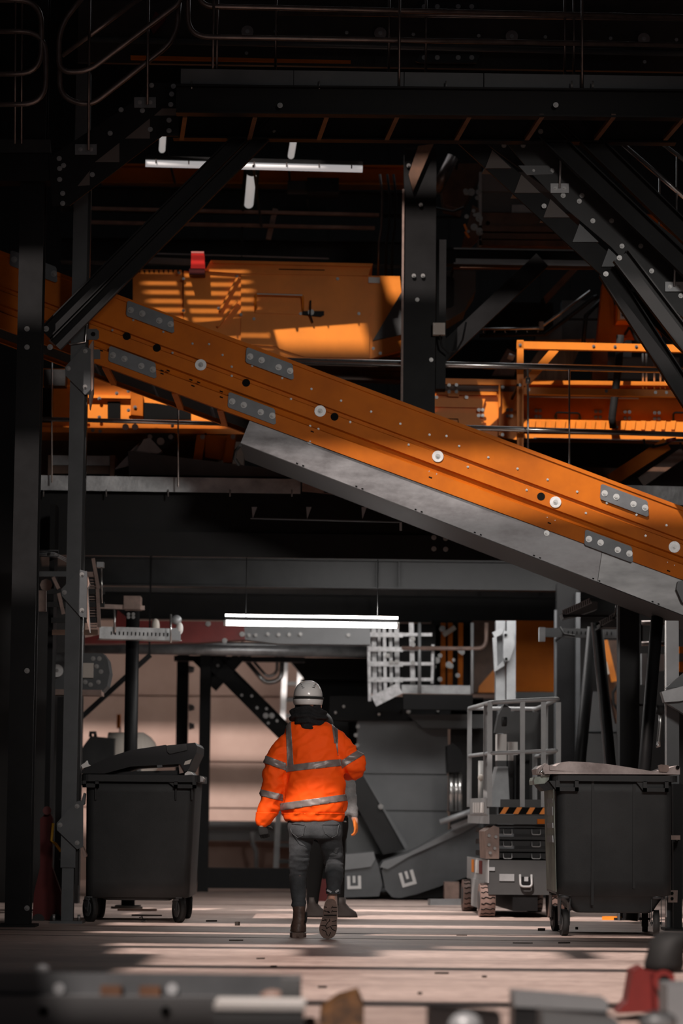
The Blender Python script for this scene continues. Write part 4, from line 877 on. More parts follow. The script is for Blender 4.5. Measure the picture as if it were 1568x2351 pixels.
# pipes on back wall
a = P(250, 1892, 36.3); solo_cyl('wall_pipe', a, V((P(680, 1892, 36.3).x, 36.3, a.z)), .055, MIDGREY, 'pale horizontal pipe low on the rear wall', 'pipe')
a = P(250, 1910, 36.5); solo(M().box((a.x, 36.55, a.z - .10), (P(690, 1900, 36.5).x, 36.9, a.z + .05)), 'cable_duct', DKGREY, 'dark duct below the pale wall pipe', 'duct')
for i, x in enumerate((588,)):
    a = P(x - 8, 1910, 36.1); solo(M().tube([a, P(x - 8, 1935, 36.1), P(x, 1955, 36.1), P(x, 2035, 36.1)], .03, 8), 'wall_pipe', MIDGREY, 'upright pipe dropping to the floor on the rear wall', 'pipe')
solo(M().pb(268, 1640, 276, 1672, 34.9, .1), 'orange_marker', ORANGE, 'small orange marker on the rear wall left of the round column', 'marker')
# braced portal frame
Yg2 = 32.0
def gpost(x0, x1, yref, ytop, Y, label, extra=None):
    xa, xb = X_(x0, yref, Y), X_(x1, yref, Y)
    t = T('portal_post', ((xa + xb) / 2, Y + .06, 0), label, 'column')
    part(M().box((xa, Y, 0), (xb, Y + .12, Z_(x0, ytop, Y))), 'shaft', BLACK, t); return t
gpost(456, 481, 1750, 1500, Yg2, 'black portal post standing left of the walking worker')
t = gpost(405, 432, 1600, 1500, 33.4, 'black insulated post behind, second from the left of the portal')
for y in (1537, 1625, 1667): part(M().cyl(P(434, y, 33.38), P(446, y, 33.38), .045, .03, n=14), 'insulator', GREYL, t)
solo(M().box((X_(470, 2030, Yg2), Yg2 + .01, .04), (X_(905, 2030, Yg2), Yg2 + .16, .27)), 'sill_beam', BLACK, 'black beam lying on the floor at the foot of the portal', 'beam')
t = brace('portal_brace', 488, 1515, 720, 1748, 40, Yg2 + .2, 'wide black riveted brace sloping down behind the white helmet', mt=BLACK)
for q in ((555, 1596), (578, 1598), (590, 1625), (612, 1627), (500, 1528), (616, 1660), (636, 1655)): bolt(t, q[0], q[1], Yg2 + .17, .8)
for q in ((610, 1643), (624, 1643)): inst(ME_BOLT, 'bolt', t, P(q[0], q[1], Yg2 + .16), 1.5)
brace('portal_brace', 548, 1508, 486, 1578, 26, Yg2 + .15, 'short black knee brace above the riveted brace', mt=BLACK)
solo(M().poly([(430, 1505), (520, 1505), (500, 1560), (486, 1575), (470, 1545)], Yg2 + .3, .05), 'corner_gusset', BLACK, 'black corner gusset joining the portal braces', 'plate')
a, b = hl(400, 1512, 700, 1515, Yg2 + .4); solo(M().bar(a, b, .1, .06), 'portal_beam', BLACK, 'thin black top beam of the portal', 'beam')
# guard rail loop and wall ladder
t = T('handrail', P(600, 1560, 33.0), 'bright looped handrail end up on the pale rear wall', 'handrail')
part(M().tube(rounded([P(552, 1500, 33), P(610, 1570, 33), P(646, 1560, 33), P(648, 1500, 33)], .14), .028, 10), 'outer_loop', CHROME, t)
part(M().tube(rounded([P(566, 1500, 33.1), P(614, 1556, 33.1), P(636, 1545, 33.1), P(636, 1500, 33.1)], .10), .018, 10), 'inner_loop', CHROME, t)
t = T('wall_ladder', P(645, 2040, 35.2), 'steel ladder leaning before the rear wall left of the walking worker', 'ladder')
for xb, xt in ((632, 655), (668, 690)):
    a = P(xb, 2030, 35.2); a.z = 0; part(M().bar(a, P(xt, 1520, 36.5), .07, .05, upv=(0, 1, 0)), 'stile', GREYL, t)
for k in range(13):
    f = .04 + k * .072; ya = 2035 - f * 515; Yq_ = 35.2 + f * 1.3
    part(M().bar(P(632 + 23 * f, ya, Yq_), P(668 + 22 * f, ya, Yq_), .04, .05), 'rung', DKGREY, t)

# ---------------------------------------------------------------- rear right: screens and caged platform
Yq2 = 31.0
t = T('screen_housing', P(920, 2000, Yq2 + 1), 'big grey panelled machine housing right of the walking worker', 'machine')
xa, xb = X_(822, 1800, Yq2), X_(1028, 1800, Yq2)
for y0, y1 in ((1655, 1776), (1780, 1860), (1864, 2050)):
    part(M().pb(820, y0, 1028, y1, Yq2, .8), 'panel', MIDGREY, t)
part(M().pb(822, 1776, 1026, 1780, Yq2 + .02, .7), 'seam', DKGREY, t); part(M().pb(822, 1860, 1026, 1864, Yq2 + .02, .7), 'seam', DKGREY, t)
part(M().poly([(952, 1655), (1028, 1655), (1028, 1676), (960, 1672)], Yq2 - .01, .01), 'corner_plate', DKGREY, t)
for q in ((822, 1668), (817, 1688), (820, 1712)): inst(ME_BOLT, 'bolt', t, P(q[0], q[1], Yq2 - .05), 1.1)
part(M().box((xa, Yq2 + .1, 0), (xb, Yq2 + .7, Z_(900, 2040, Yq2))), 'plinth', BLACK, t)
t = T('discharge_chute', P(880, 1900, Yq2 - .5), 'dark steel chute leg sloping down in front of the grey housing', 'chute')
part(M().poly([(780, 1780), (832, 1778), (932, 1950), (880, 1962)], Yq2 - .45, .25), 'chute_body', BLACK2, t)
part(M().poly([(834, 1778), (842, 1790), (938, 1945), (930, 1950)], Yq2 - .48, .05), 'edge_strip', MIDGREY, t)
part(M().poly([(786, 1782), (832, 1782), (832, 1850), (786, 1860)], Yq2 - .3, .25), 'upper_box', BLACK, t)
inst(ME_BOLT, 'bolt', t, P(874, 1852, Yq2 - .5), 1.3)
solo(M().pb(795, 1872, 880, 1960, Yq2 - .18, .12), 'machine_block', DKGREY, 'dark machine base block behind the orange glove', 'machine')
WL = mat('white_marking', (.50, .49, .48), .5)
def screen(name, body, top, bot, label, um, skew):
    t = T(name, P(sum(p[0] for p in body) / len(body), 2058, 29.6), label, 'machine')
    part(M().poly(body, 29.6, .9), 'body', GREYP, t)
    part(M().poly(top, 29.57, .92), 'top_cover', MIDGREY, t)
    mk = M()
    for pts in um: mk.poly([(x, y) for x, y in pts], 29.59, .012)
    part(mk, 'white_logo', WL, t, 'white square logo with an open dark upright slot')
    if bot: part(M().poly(bot, 29.65, .6), 'foot', BLACK, t)
    return t
def logo(cx, cy, w2, h2, th, ang, stem=True):
    c, s_ = math.cos(ang), math.sin(ang); f = lambda pts: [(cx + x * c - y * s_, cy + x * s_ + y * c) for x, y in pts]
    q = [f([(-w2, -h2), (-w2 + th, -h2), (-w2 + th, h2), (-w2, h2)]), f([(w2 - th, -h2), (w2, -h2), (w2, h2), (w2 - th, h2)]), f([(-w2 + th, h2 - th), (w2 - th, h2 - th), (w2 - th, h2), (-w2 + th, h2)])]
    if stem: q.append(f([(-th * .42, -h2), (th * .42, -h2), (th * .42, h2 * .05), (-th * .42, h2 * .05)]))
    return q
screen('vibrating_screen', [(876, 1998), (890, 1984), (1062, 1905), (1110, 1885), (1110, 2000), (960, 2052), (918, 2062), (900, 2060), (884, 2042)], [(872, 1990), (880, 1978), (935, 1960), (1040, 1905), (1100, 1880), (1100, 1890), (1062, 1912), (940, 1966), (890, 1996)], [(905, 2055), (1060, 2030), (1060, 2059), (905, 2062)], 'dark grey tilted screening unit with white logo, left of the scissor lift', logo(936, 2017, 17, 17, 7.5, -.28), 0)
screen('vibrating_screen', [(752, 1978), (858, 1962), (868, 1985), (878, 2030), (870, 2058), (752, 2062)], [(752, 1975), (790, 1962), (858, 1956), (862, 1972), (852, 1990), (752, 2002)], None, 'dark grey screening unit with white logo right behind the walking worker', logo(813, 2026, 16, 15, 7, -.03), 0)
solo(M().tube([P(1010, 1888, 29.4), P(1095, 1858, 29.4)], .03, 8), 'cover_rail', GREYL, 'light rail on top of the tilted screening unit', 'rail')
solo(M().bar(P(1036, 1900, 29.5), P(1088, 1880, 29.5), .03, .05), 'cover_rail', GREYL, 'second light strip below the rail of the tilted screening unit', 'rail')
solo(M().box((X_(715, 2050, 29.3), 29.0, 0), (X_(765, 2050, 29.3), 29.3, .22)), 'red_skid', REDD, 'dark red skid on the floor behind the walking worker', 'skid')
for k, (x0, x1, y, lab) in enumerate(((830, 990, 2060, 'long pale timber'), (985, 1065, 2078, 'short pale bar'))):
    a = G(x0, y); b = G(x1, y); solo(M().bar(a + UP * .03, b + UP * .03, .08, .06), 'floor_bar', CREAM if k == 0 else GREYL, lab + ' lying on the floor under the tilted screening unit', 'bar')
solo(M().box((X_(1022, 2060, 29), 29.2, 0), (X_(1056, 2060, 29), 29.5, .20)), 'electric_motor', TAN, 'small pale motor on the floor left of the scissor lift tyres', 'motor')
# insulated tank with bright pipes
t = T('filter_drum', P(1045, 1780, 29.8), 'black drum with bright pipes below, left of the scissor lift basket', 'drum')
part(M().poly([(1026, 1712), (1040, 1706), (1058, 1722), (1064, 1745), (1058, 1772), (1028, 1774)], 29.8, .5), 'drum', BLACK, t)
for x, r in ((1036, .030), (1047, .015), (1056, .026)): part(M().cyl(P(x, 1863, 29.9), P(x, 1774, 29.9), r, n=14), 'pipe', CHROME, t)
# caged platform
Yc2 = 30.0
CAGE = mat('weathered_galvanised_cage', (.46, .46, .47), .35, .3, .3, 20)
t = T('caged_ladder', P(885, 1610, Yc2), 'bright galvanised safety cage ladder hanging above the grey housing', 'ladder')
for k, x in enumerate((846, 858, 870, 882, 896, 910)):
    part(M().bar(P(x, 1430, Yc2 + (k % 3) * .15), P(x + 3, 1610 - k * 4, Yc2 + (k % 3) * .15), .05 if k in (1, 5) else .035, .03, upv=(0, 1, 0)), 'cage_bar', CAGE, t)
for y in (1457, 1490, 1524, 1560):
    part(M().bar(P(846, y, Yc2 - .02), P(925, y + 1, Yc2 - .02), .03, .05), 'cage_hoop', CAGE, t)
for y in (1457, 1490, 1524, 1560): part(M().bar(P(922, y, Yc2), P(992, y, Yc2), .03, .035), 'side_rung', CAGE, t)
part(M().bar(P(944, 1430, Yc2 + .1), P(948, 1570, Yc2 + .1), .05, .05, upv=(0, 1, 0)), 'stile', CAGE, t)
part(M().bar(P(994, 1480, Yc2 + .1), P(992, 1570, Yc2 + .1), .03, .03, upv=(0, 1, 0)), 'stile', CAGE, t)
part(M().bar(P(858, 1610, Yc2 - .1), P(918, 1580, Yc2 - .1), .05, .12), 'cage_foot', CAGE, t)
for q in ((890, 1505), (898, 1520), (911, 1520), (948, 1467), (948, 1480), (948, 1522)): inst(ME_BOLT, 'bolt', t, P(q[0], q[1], Yc2 - .06), 1.2)
t = T('service_platform', P(1010, 1600, Yc2 + .1), 'service platform with pale toe plate behind the cage ladder', 'platform')
part(M().bar(P(922, 1582, Yc2), P(1084, 1584, Yc2), .02, .09), 'toe_plate', GALV, t)
part(M().bar(P(925, 1612, Yc2 + .1), P(1084, 1614, Yc2 + .1), .3, .16), 'edge_beam', BLACK, t)
part(M().tube(rounded([P(922, 1488, Yc2 - .02), P(1116, 1489, Yc2 - .02), P(1117, 1430, Yc2 - .02)], .10), .022, 10), 'rail', TAN, t)
for x in (963, 1084): part(M().cyl(P(x, 1592, Yc2 - .02), P(x, 1430, Yc2 - .02), .018, n=8), 'post', GREYL, t)
solo(M().pb(756, 1600, 1110, 1655, Yc2 + .9, .4), 'equipment_gantry', BLACK, 'black machine frame above the grey panelled housing', 'beam')
for i, (x, y) in enumerate(((938, 1634), (1005, 1632), (870, 1640), (789, 1622), (770, 1636))):
    solo(M().sphere(P(x, y, Yc2 + .85), (.016 if i else .024)), 'indicator_lamp', WHITE, ('round white knob on the black frame left of the lift basket', 'small knob on the black frame nearest the lift basket', 'faint knob under the cage ladder foot', 'bright stud above the worker right shoulder', 'dim stud just right of the white helmet')[i], 'knob')
solo(M().poly([(938, 1640), (1110, 1640), (1110, 1672), (970, 1672)], Yc2 + .55, .3), 'hood', DKGREY, 'dark hood shape between black frame and grey housing', 'panel')
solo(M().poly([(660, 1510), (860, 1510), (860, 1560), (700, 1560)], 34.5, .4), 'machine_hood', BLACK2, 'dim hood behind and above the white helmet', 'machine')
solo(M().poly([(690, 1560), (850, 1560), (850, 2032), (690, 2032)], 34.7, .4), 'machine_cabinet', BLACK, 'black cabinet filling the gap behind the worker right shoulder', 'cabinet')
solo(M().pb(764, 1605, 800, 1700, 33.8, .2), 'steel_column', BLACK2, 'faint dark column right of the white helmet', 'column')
# orange machine behind cage
t = T('sorting_cabin', P(1130, 1600, 32.0), 'orange machine behind the cage ladder platform and white mast', 'machine')
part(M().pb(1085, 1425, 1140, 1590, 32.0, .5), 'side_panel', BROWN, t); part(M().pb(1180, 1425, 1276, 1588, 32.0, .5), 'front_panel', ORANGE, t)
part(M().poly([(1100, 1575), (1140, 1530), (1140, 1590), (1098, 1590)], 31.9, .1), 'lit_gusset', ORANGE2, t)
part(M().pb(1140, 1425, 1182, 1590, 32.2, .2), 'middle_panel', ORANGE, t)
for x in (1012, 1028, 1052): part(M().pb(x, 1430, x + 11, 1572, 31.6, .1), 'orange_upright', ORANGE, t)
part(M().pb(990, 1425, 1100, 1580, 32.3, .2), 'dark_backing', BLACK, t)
part(M().bar(P(1018, 1458, 31.5), P(1045, 1440, 31.5), .05, .05), 'link', CREAM, t)
part(M().pb(1178, 1576, 1276, 1588, 31.95, .1), 'lower_lip', ORANGE, t)
random.seed(3)
for k in range(12): inst(ME_BOLT, 'fitting', t, P(990 + random.random() * 85, 1440 + random.random() * 120, 31.4), 0.8 + random.random() * 1.0)
solo(M().pb(1150, 1589, 1280, 1608, 31.5, .5), 'machine_ledge', DKGREY, 'dark grey ledge under the orange panels', 'ledge')
# white mast
t = T('lifting_mast', P(1160, 1600, 28.5), 'pale grey mast with angular bracket rising behind the lift basket', 'mast')
part(M().pb(1138, 1425, 1160, 1612, 28.5, .2), 'mast_profile', GREYL, t); part(M().pb(1163, 1425, 1184, 1612, 28.45, .2), 'mast_profile', GREYL, t)
br = part(M().poly([(1156, 1448), (1178, 1450), (1182, 1480), (1170, 1516), (1160, 1520), (1155, 1510)], 28.35, .08), 'bracket_plate', GREYL, t)
for q in ((1161, 1458), (1162, 1513)): part(M().cyl(P(q[0], q[1], 28.34), P(q[0], q[1], 28.32), .015), 'hole', HOLE, br)
part(M().poly([(1130, 1452), (1155, 1440), (1155, 1455), (1136, 1464)], 28.38, .1), 'arm', GREYL, t)
part(M().poly([(1131, 1464), (1140, 1462), (1142, 1530), (1156, 1515), (1158, 1528), (1135, 1543)], 28.38, .1), 'arm', GREYL, t)
a = P(1160, 1612, 28.5)
part(M().box((X_(1142, 1800, 28.5), 28.52, 0), (X_(1180, 1800, 28.5), 28.7, a.z)), 'lower_mast', GREYP, t)

# ---------------------------------------------------------------- right columns, struts and panels
t, xc, w_ = column_px('steel_column', 1278, 1322, 1600, 0, 3.2, 28.2, 'HF', BLACK, 'black column directly right of the lift basket')
part(M().box((X_(1322, 1600, 28.1), 28.1, 0), (X_(1332, 1600, 28.1), 28.2, 3.1)), 'edge_strip', GREYP, t)
solo(M().box((X_(1273, 1600, 27.8), 27.8, 0), (X_(1278, 1600, 27.8), 27.9, 2.9)), 'edge_profile', GREYP, 'thin grey upright profile left of the black column by the lift', 'profile')
t, xc, w_ = column_px('steel_column', 1422, 1468, 1600, 0, 3.2, 24.6, 'HF', BLACK, 'broad black column behind the right bin')
part(M().box((X_(1418, 1600, 24.5), 24.5, 0), (X_(1423, 1600, 24.5), 24.58, 3.0)), 'edge_strip', GREYP, t)
def strut(name, xa, ya, xb, yb, wpx, Y, label, mt=BLACK, edge=None):
    t = T(name, P(xb, yb, Y), label, 'strut'); a = P(xa, ya, Y); b = P(xb, yb, Y); d = (b - a).normalized(); b = a + d * ((a.z - 0.02) / -d.z)
    part(M().cyl(a, b, wpx / S(Y) / 2, n=24), 'tube', mt, t)
    if edge: part(M().bar(a + V((-wpx / S(Y) / 2, -.02, 0)), b + V((-wpx / S(Y) / 2, -.02, 0)), .012, .02), 'edge_strip', GREYL, t)
strut('raking_strut', 1362, 1440, 1331, 1755, 27, 26.4, 'left leg of the black raking strut pair behind the right bin')
strut('raking_strut', 1371, 1430, 1402, 1755, 25, 25.8, 'right leg of the black raking strut pair, with a pale edge', edge=True)
strut('raking_strut', 1509, 1415, 1480, 1757, 29, 24.0, 'thick black raking tube right of the broad black column')
# grey square post right
Yx = 22.6
t = T('support_post', (X_(1545, 1700, Yx), Yx + .06, 0), 'grey square steel post behind the right bin at the frame edge', 'post')
part(M().box((X_(1529, 1700, Yx), Yx, 0.02), (X_(1559, 1700, Yx), Yx + .11, Z_(1545, 1425, Yx))), 'shaft', GREYP, t)
part(M().box((X_(1527, 1700, Yx), Yx - .008, 0.1), (X_(1530, 1700, Yx), Yx + .05, Z_(1545, 1425, Yx))), 'bright_edge', CHROME, t)
part(M().box((X_(1541, 2100, Yx), Yx - .16, 0), (X_(1560, 2100, Yx), Yx - .04, Z_(1545, 1800, Yx))), 'lower_leg', BLACK, t)
pl = part(M().poly([(1535, 2044), (1556, 2044), (1555, 2072), (1534, 2072)], Yx - .17, .012), 'bolt_plate', TAN, t)
for y in (2051, 2063): part(M().cyl(P(1543, y, Yx - .171), P(1543, y, Yx - .18), .012), 'hole', HOLE, pl)
part(M().box((X_(1520, 2130, Yx), Yx - .2, 0), (X_(1570, 2130, Yx), Yx + .1, .02)), 'base_plate', BLACK, t)
t = T('belt_tensioner', P(1560, 1640, Yx - .3), 'folded grey steel bracket poking in at the right edge', 'bracket')
part(M().poly([(1519, 1588), (1565, 1576), (1600, 1568), (1600, 1600), (1560, 1610), (1526, 1612)], Yx - .3, .15), 'flap', GREYL, t)
part(M().poly([(1526, 1612), (1600, 1600), (1600, 1660), (1560, 1632)], Yx - .25, .12), 'lower_web', GREYP, t)
part(M().poly([(1528, 1580), (1600, 1520), (1600, 1568), (1560, 1578)], Yx - .2, .1), 'upper_web', GREYP, t)
part(M().poly([(1556, 1335), (1600, 1325), (1600, 1400), (1566, 1382), (1553, 1352)], Y0 - .05, .05), 'guard_end_plate', GREYP, T('guard_bracket', P(1580, 1400, Y0), 'dark bolted plate on the guard trough at the right edge', 'plate'))
# cable trays right
for i, (pts, rung, lab) in enumerate((([(1290, 1408), (1356, 1379), (1372, 1382), (1372, 1398), (1330, 1412), (1294, 1420)], 13, 'angled cable tray end under the mezzanine left of the strut pair'), ([(1376, 1432), (1416, 1411), (1458, 1408), (1460, 1418), (1420, 1440), (1380, 1440)], 9, 'angled cable tray end just below the guard trough'))):
    t = T('cable_tray', P(pts[0][0] + 40, 1440, 25.2), lab, 'cable tray')
    part(M().poly(pts, 25.2, .3), 'tray_body', GREYP, t)
    a = P(pts[0][0] + 2, pts[0][1], 25.18); b = P(pts[1][0], pts[1][1], 25.18)
    part(M().bar(a, b, .02, .05), 'side_rail', GREYL, t)
    for k in range(rung): p = a.lerp(b, (k + .5) / rung); part(M().bar(p - UP * .02 - V((0, .015, 0)), p + UP * .02 - V((0, .015, 0)), .008, .006, upv=(1, 0, 0)), 'slot', HOLE, t)
for i, x in enumerate((1415, 1428, 1440, 1452, 1462)):
    solo(M().tube([P(x, 1385 + i * 5, 25.0), P(x - 1, 1400 + i * 2, 25.0), P(x - 8, 1418, 25.05)], .008, 6), 'hanging_cable', GREYP, ('first', 'second', 'third', 'fourth', 'fifth')[i] + ' from the left of the five cables dropping into the right tray', 'cable')
t = T('cable_tray', P(1330, 1460, 26.6), 'grey horizontal cable tray crossing behind the strut pair', 'cable tray')
a, b = hl(1240, 1452, 1420, 1455, 26.9); part(M().bar(a, b, .05, .085), 'tray_body', DKGREY, t)
for k in range(12): p = a.lerp(b, .3 + .055 * k) - V((0, .03, 0)); part(M().bar(p - UP * .015, p + UP * .015, .01, .008, upv=(1, 0, 0)), 'slot', HOLE, t)
part(M().pb(1238, 1440, 1252, 1472, 26.8, .1), 'end_bracket', GREYL, t)
part(M().tube([P(1285, 1440, 26.7), P(1295, 1456, 26.7), P(1320, 1460, 26.7)], .01, 6), 'cable', RUB, t)
# orange hose and panels between the columns
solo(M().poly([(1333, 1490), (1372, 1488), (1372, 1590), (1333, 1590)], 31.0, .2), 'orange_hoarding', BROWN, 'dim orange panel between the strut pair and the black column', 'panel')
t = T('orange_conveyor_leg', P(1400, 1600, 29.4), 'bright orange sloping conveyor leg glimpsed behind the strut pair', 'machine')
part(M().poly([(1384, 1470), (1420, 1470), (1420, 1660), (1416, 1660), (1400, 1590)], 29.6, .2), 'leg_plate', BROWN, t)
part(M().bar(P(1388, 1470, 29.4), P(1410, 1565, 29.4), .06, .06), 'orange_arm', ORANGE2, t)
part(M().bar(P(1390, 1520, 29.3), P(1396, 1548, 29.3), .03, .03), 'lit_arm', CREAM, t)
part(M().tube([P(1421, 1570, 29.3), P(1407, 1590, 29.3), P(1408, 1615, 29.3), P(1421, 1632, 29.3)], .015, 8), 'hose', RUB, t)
solo(M().pb(1345, 1588, 1424, 1680, 30.5, .3), 'wall_panel', MIDGREY, 'upper pale grey panel behind the raking struts', 'panel')
solo(M().pb(1345, 1684, 1424, 1770, 30.4, .3), 'wall_panel', DKGREY, 'lower dark grey panel behind the raking struts', 'panel')
solo(M().box((X_(1330, 1800, 30.7), 30.75, 0), (X_(1640, 1800, 30.7), 31.0, 3.1)), 'machine_backing', CLAD, 'dark wall of machinery behind the right bin', 'panel')
for i, (y, lab) in enumerate(((1430, 'upper'), (1478, 'lower'))):
    solo(M().cyl(P(1473, y, 26.5), P(1528, y, 26.5), .022, n=12), 'pipe', BRONZE, lab + ' short brown pipe between the broad column and the grey post', 'pipe')
solo(M().pb(1473, 1500, 1486, 1572, 26.8, .1), 'grey_bracket', MIDGREY, 'grey bracket right of the broad black column', 'bracket')
solo(M().pb(1512, 1502, 1529, 1540, 26.8, .1), 'grey_bracket', MIDGREY, 'grey bracket with hole left of the grey post', 'bracket')
t = T('edge_machinery', P(1575, 1800, 26.5), 'orange and grey machine parts at the right frame edge', 'machine')
part(M().pb(1559, 1485, 1640, 1500, 26.6, .3), 'orange_strip', ORANGE, t); part(M().pb(1559, 1520, 1640, 1542, 26.6, .3), 'orange_strip', ORANGE, t)
part(M().pb(1559, 1500, 1640, 1520, 26.62, .3), 'grey_strip', DKGREY, t); part(M().pb(1559, 1542, 1640, 1800, 26.7, .3), 'lower_body', BLACK2, t)
t = T('chain_hoist', P(1515, 1760, 24.8), 'black hook and chain hanging left of the grey post', 'hook')
part(M().tube([P(1517, 1625, 24.8), P(1516, 1660, 24.8), P(1512, 1700, 24.8), P(1512, 1712, 24.8), P(1506, 1712, 24.8)], .018, 8), 'hook', CHROME, t)
part(M().cyl(P(1516, 1640, 24.78), P(1517, 1620, 24.78), .04, n=14), 'block', RUB, t)
solo(M().pb(1541, 1918, 1562, 1928, Yx - .4, .1), 'pale_bar', TAN, 'short pale bar right of the right bin', 'bar')

solo(M().box((X_(1034, 1800, 30.9), 30.9, 0), (X_(1335, 1800, 30.9), 31.0, Z_(1200, 1606, 30.9))), 'machine_backing', CLAD, 'dark backing added behind the scissor lift basket', 'panel')  # sheet added to keep the view behind the lift dark
solo(M().poly([(846, 1432), (1000, 1432), (1000, 1590), (846, 1590)], 31.2, .2), 'dark_hopper', BLACK, 'black backing added to darken the view through the cage ladder', 'machine')  # dark sheet added to hide the wall behind the cage
solo(M().box((-8.8, 27.6, 0), (X_(184, 1800, 27.6), 27.8, 3.2)), 'dark_backdrop', CLAD, 'dark partition added to black out the far left behind the left columns', 'backdrop')  # sheet added only to keep the left margin black
# ---------------------------------------------------------------- wheeled bins
def rrect(cx, cy, z, hx, hy, r, n=5):
    out = []
    for sx, sy, a0 in ((1, 1, 0), (-1, 1, 90), (-1, -1, 180), (1, -1, 270)):
        for k in range(n + 1):
            a = math.radians(a0 + 90 * k / n); out.append(V((cx + sx * (hx - r) + math.cos(a) * r, cy + sy * (hy - r) + math.sin(a) * r, z)))
    return out
def caster(name, parent, c, yaw, r=.10, top=.26):
    x, y = c; R = Matrix.Rotation(yaw, 3, 'Z'); f = lambda p: V((x, y, 0)) + R @ V(p)
    w_ = part(M().cyl(f((-.022, 0, r)), f((.022, 0, r)), r, n=30), name, RUB, parent)
    part(M().cyl(f((-.026, 0, r)), f((.026, 0, r)), r * .6, n=24), 'hub', DKGREY, w_)
    mb = M()
    for s_ in (-1, 1):
        mb.prism([f((s_ * .034, -.03, r - .02)), f((s_ * .034, .03, r - .02)), f((s_ * .034, .06, top - .03)), f((s_ * .034, -.05, top - .03))], R @ V((s_ * .005, 0, 0)))
    mb.cyl(f((-.045, 0, r)), f((.045, 0, r)), .010, n=10); mb.cyl(f((0, 0, top - .03)), f((0, 0, top)), .05, n=18); mb.box(f((-.055, -.06, top - .008)) if abs(yaw) < .01 else f((-.05, -.05, top - .008)), f((.055, .06, top)) if abs(yaw) < .01 else f((.05, .05, top)))
    part(mb, 'fork', GREYP, w_)
def bin_body(t, x0, x1, xb0, xb1, Y, D, ztop, zrim, zbot, zfoot, mt, mt_side, pockets, yawc):
    # tapering tub: rings from bottom up, belly dips lower between the wheels
    cx = (x0 + x1) / 2; hx = (x1 - x0) / 2; cb = (xb0 + xb1) / 2; hb = (xb1 - xb0) / 2; cy = Y + D / 2
    mb = M(); R = []
    mbx = .16
    for z, f in ((zbot, 0), (zbot + .015, .02), (zbot + .05, .05)):
        R.append(rrect(cb, cy, z, hb - mbx + (.0 if z == zbot else .03 if f < .04 else .05), D / 2 - .10, .05))
    R.append(rrect(cb, cy, zfoot - .012, hb - .055, D / 2 - .09, .06))
    R.append(rrect(cb, cy, zfoot, hb, D / 2 - .06, .07))
    for k in range(1, 9):
        f = k / 8; R.append(rrect(cb + (cx - cb) * f, cy, zfoot + (zrim - zfoot) * f, hb + (hx - .035 - hb) * f, D / 2 - .06 + .03 * f, .07))
    body = part(mb.loft(R), 'tub', mt, t)
    return body
def rim(t, x0, x1, Y, D, zr0, zr1, mt, px, depth=.10, th=.035):
    mb = M(); cx, cy = (x0 + x1) / 2, Y + D / 2
    o = rrect(cx, cy, zr0, (x1 - x0) / 2, D / 2, .06); o2 = rrect(cx, cy, zr1, (x1 - x0) / 2, D / 2, .06); i2 = rrect(cx, cy, zr1, (x1 - x0) / 2 - th, D / 2 - th, .04); i1 = rrect(cx, cy, zr0, (x1 - x0) / 2 - th, D / 2 - th, .04)
    n = len(o); mb.add(o + o2 + i2 + i1, [(a * n + k, a * n + (k + 1) % n, ((a + 1) % 4) * n + (k + 1) % n, ((a + 1) % 4) * n + k) for a in range(4) for k in range(n)])
    r = part(mb, 'rim', mt, t)
    for xa, xb in px:   # lifting pockets hanging from the rim
        z0 = zr0 - depth; fr = M(); e = .028
        fr.box((xa, Y, z0), (xb, Y + .09, z0 + e)); fr.box((xa, Y, z0), (xa + e, Y + .09, zr0 + .004)); fr.box((xb - e, Y, z0), (xb, Y + .09, zr0 + .004)); fr.box((xa + .01, Y + .05, z0 + .01), (xb - .01, Y + .09, zr0))
        fr.prism([V((xa - .05, Y + .02, zr0)), V((xa, Y + .02, zr0)), V((xa, Y + .02, z0 + .01))], V((0, .06, 0)))
        part(fr, 'lift_pocket', mt, t)
# right bin
Y = 21.25; D = 1.18
x0, x1 = X_(1268, 1800, Y), X_(1556, 1800, Y); xb0, xb1 = X_(1279, 2050, Y), X_(1545, 2050, Y)
zt = Z_(1400, 1780, Y); 
t = T('wheeled_bin', ((x0 + x1) / 2, Y + D / 2, 0), 'large dark grey wheeled bin with dusty pale lid on the right', 'bin')
zfoot = Z_(1400, 2055, Y); zbot = Z_(1400, 2097, Y)
bin_body(t, x0 + .0, x1, xb0, xb1, Y, D, zt, zt - .02, zbot, zfoot, BIN, None, None, 0)
rim(t, x0, x1, Y - .02, D + .04, zt - .045, zt, BIN, ((X_(1276, 1800, Y), X_(1328, 1800, Y)), (X_(1476, 1800, Y), X_(1534, 1800, Y))), .075)
for x, yt, yb in ((1361, 1792, 2078), (1456, 1800, 2040)):
    part(M().bar(P(x, yt, Y + .028), P(x - 1, yb, Y + .052), .012, .02, upv=(1, 0, 0)), 'moulded_rib', BIN, t)
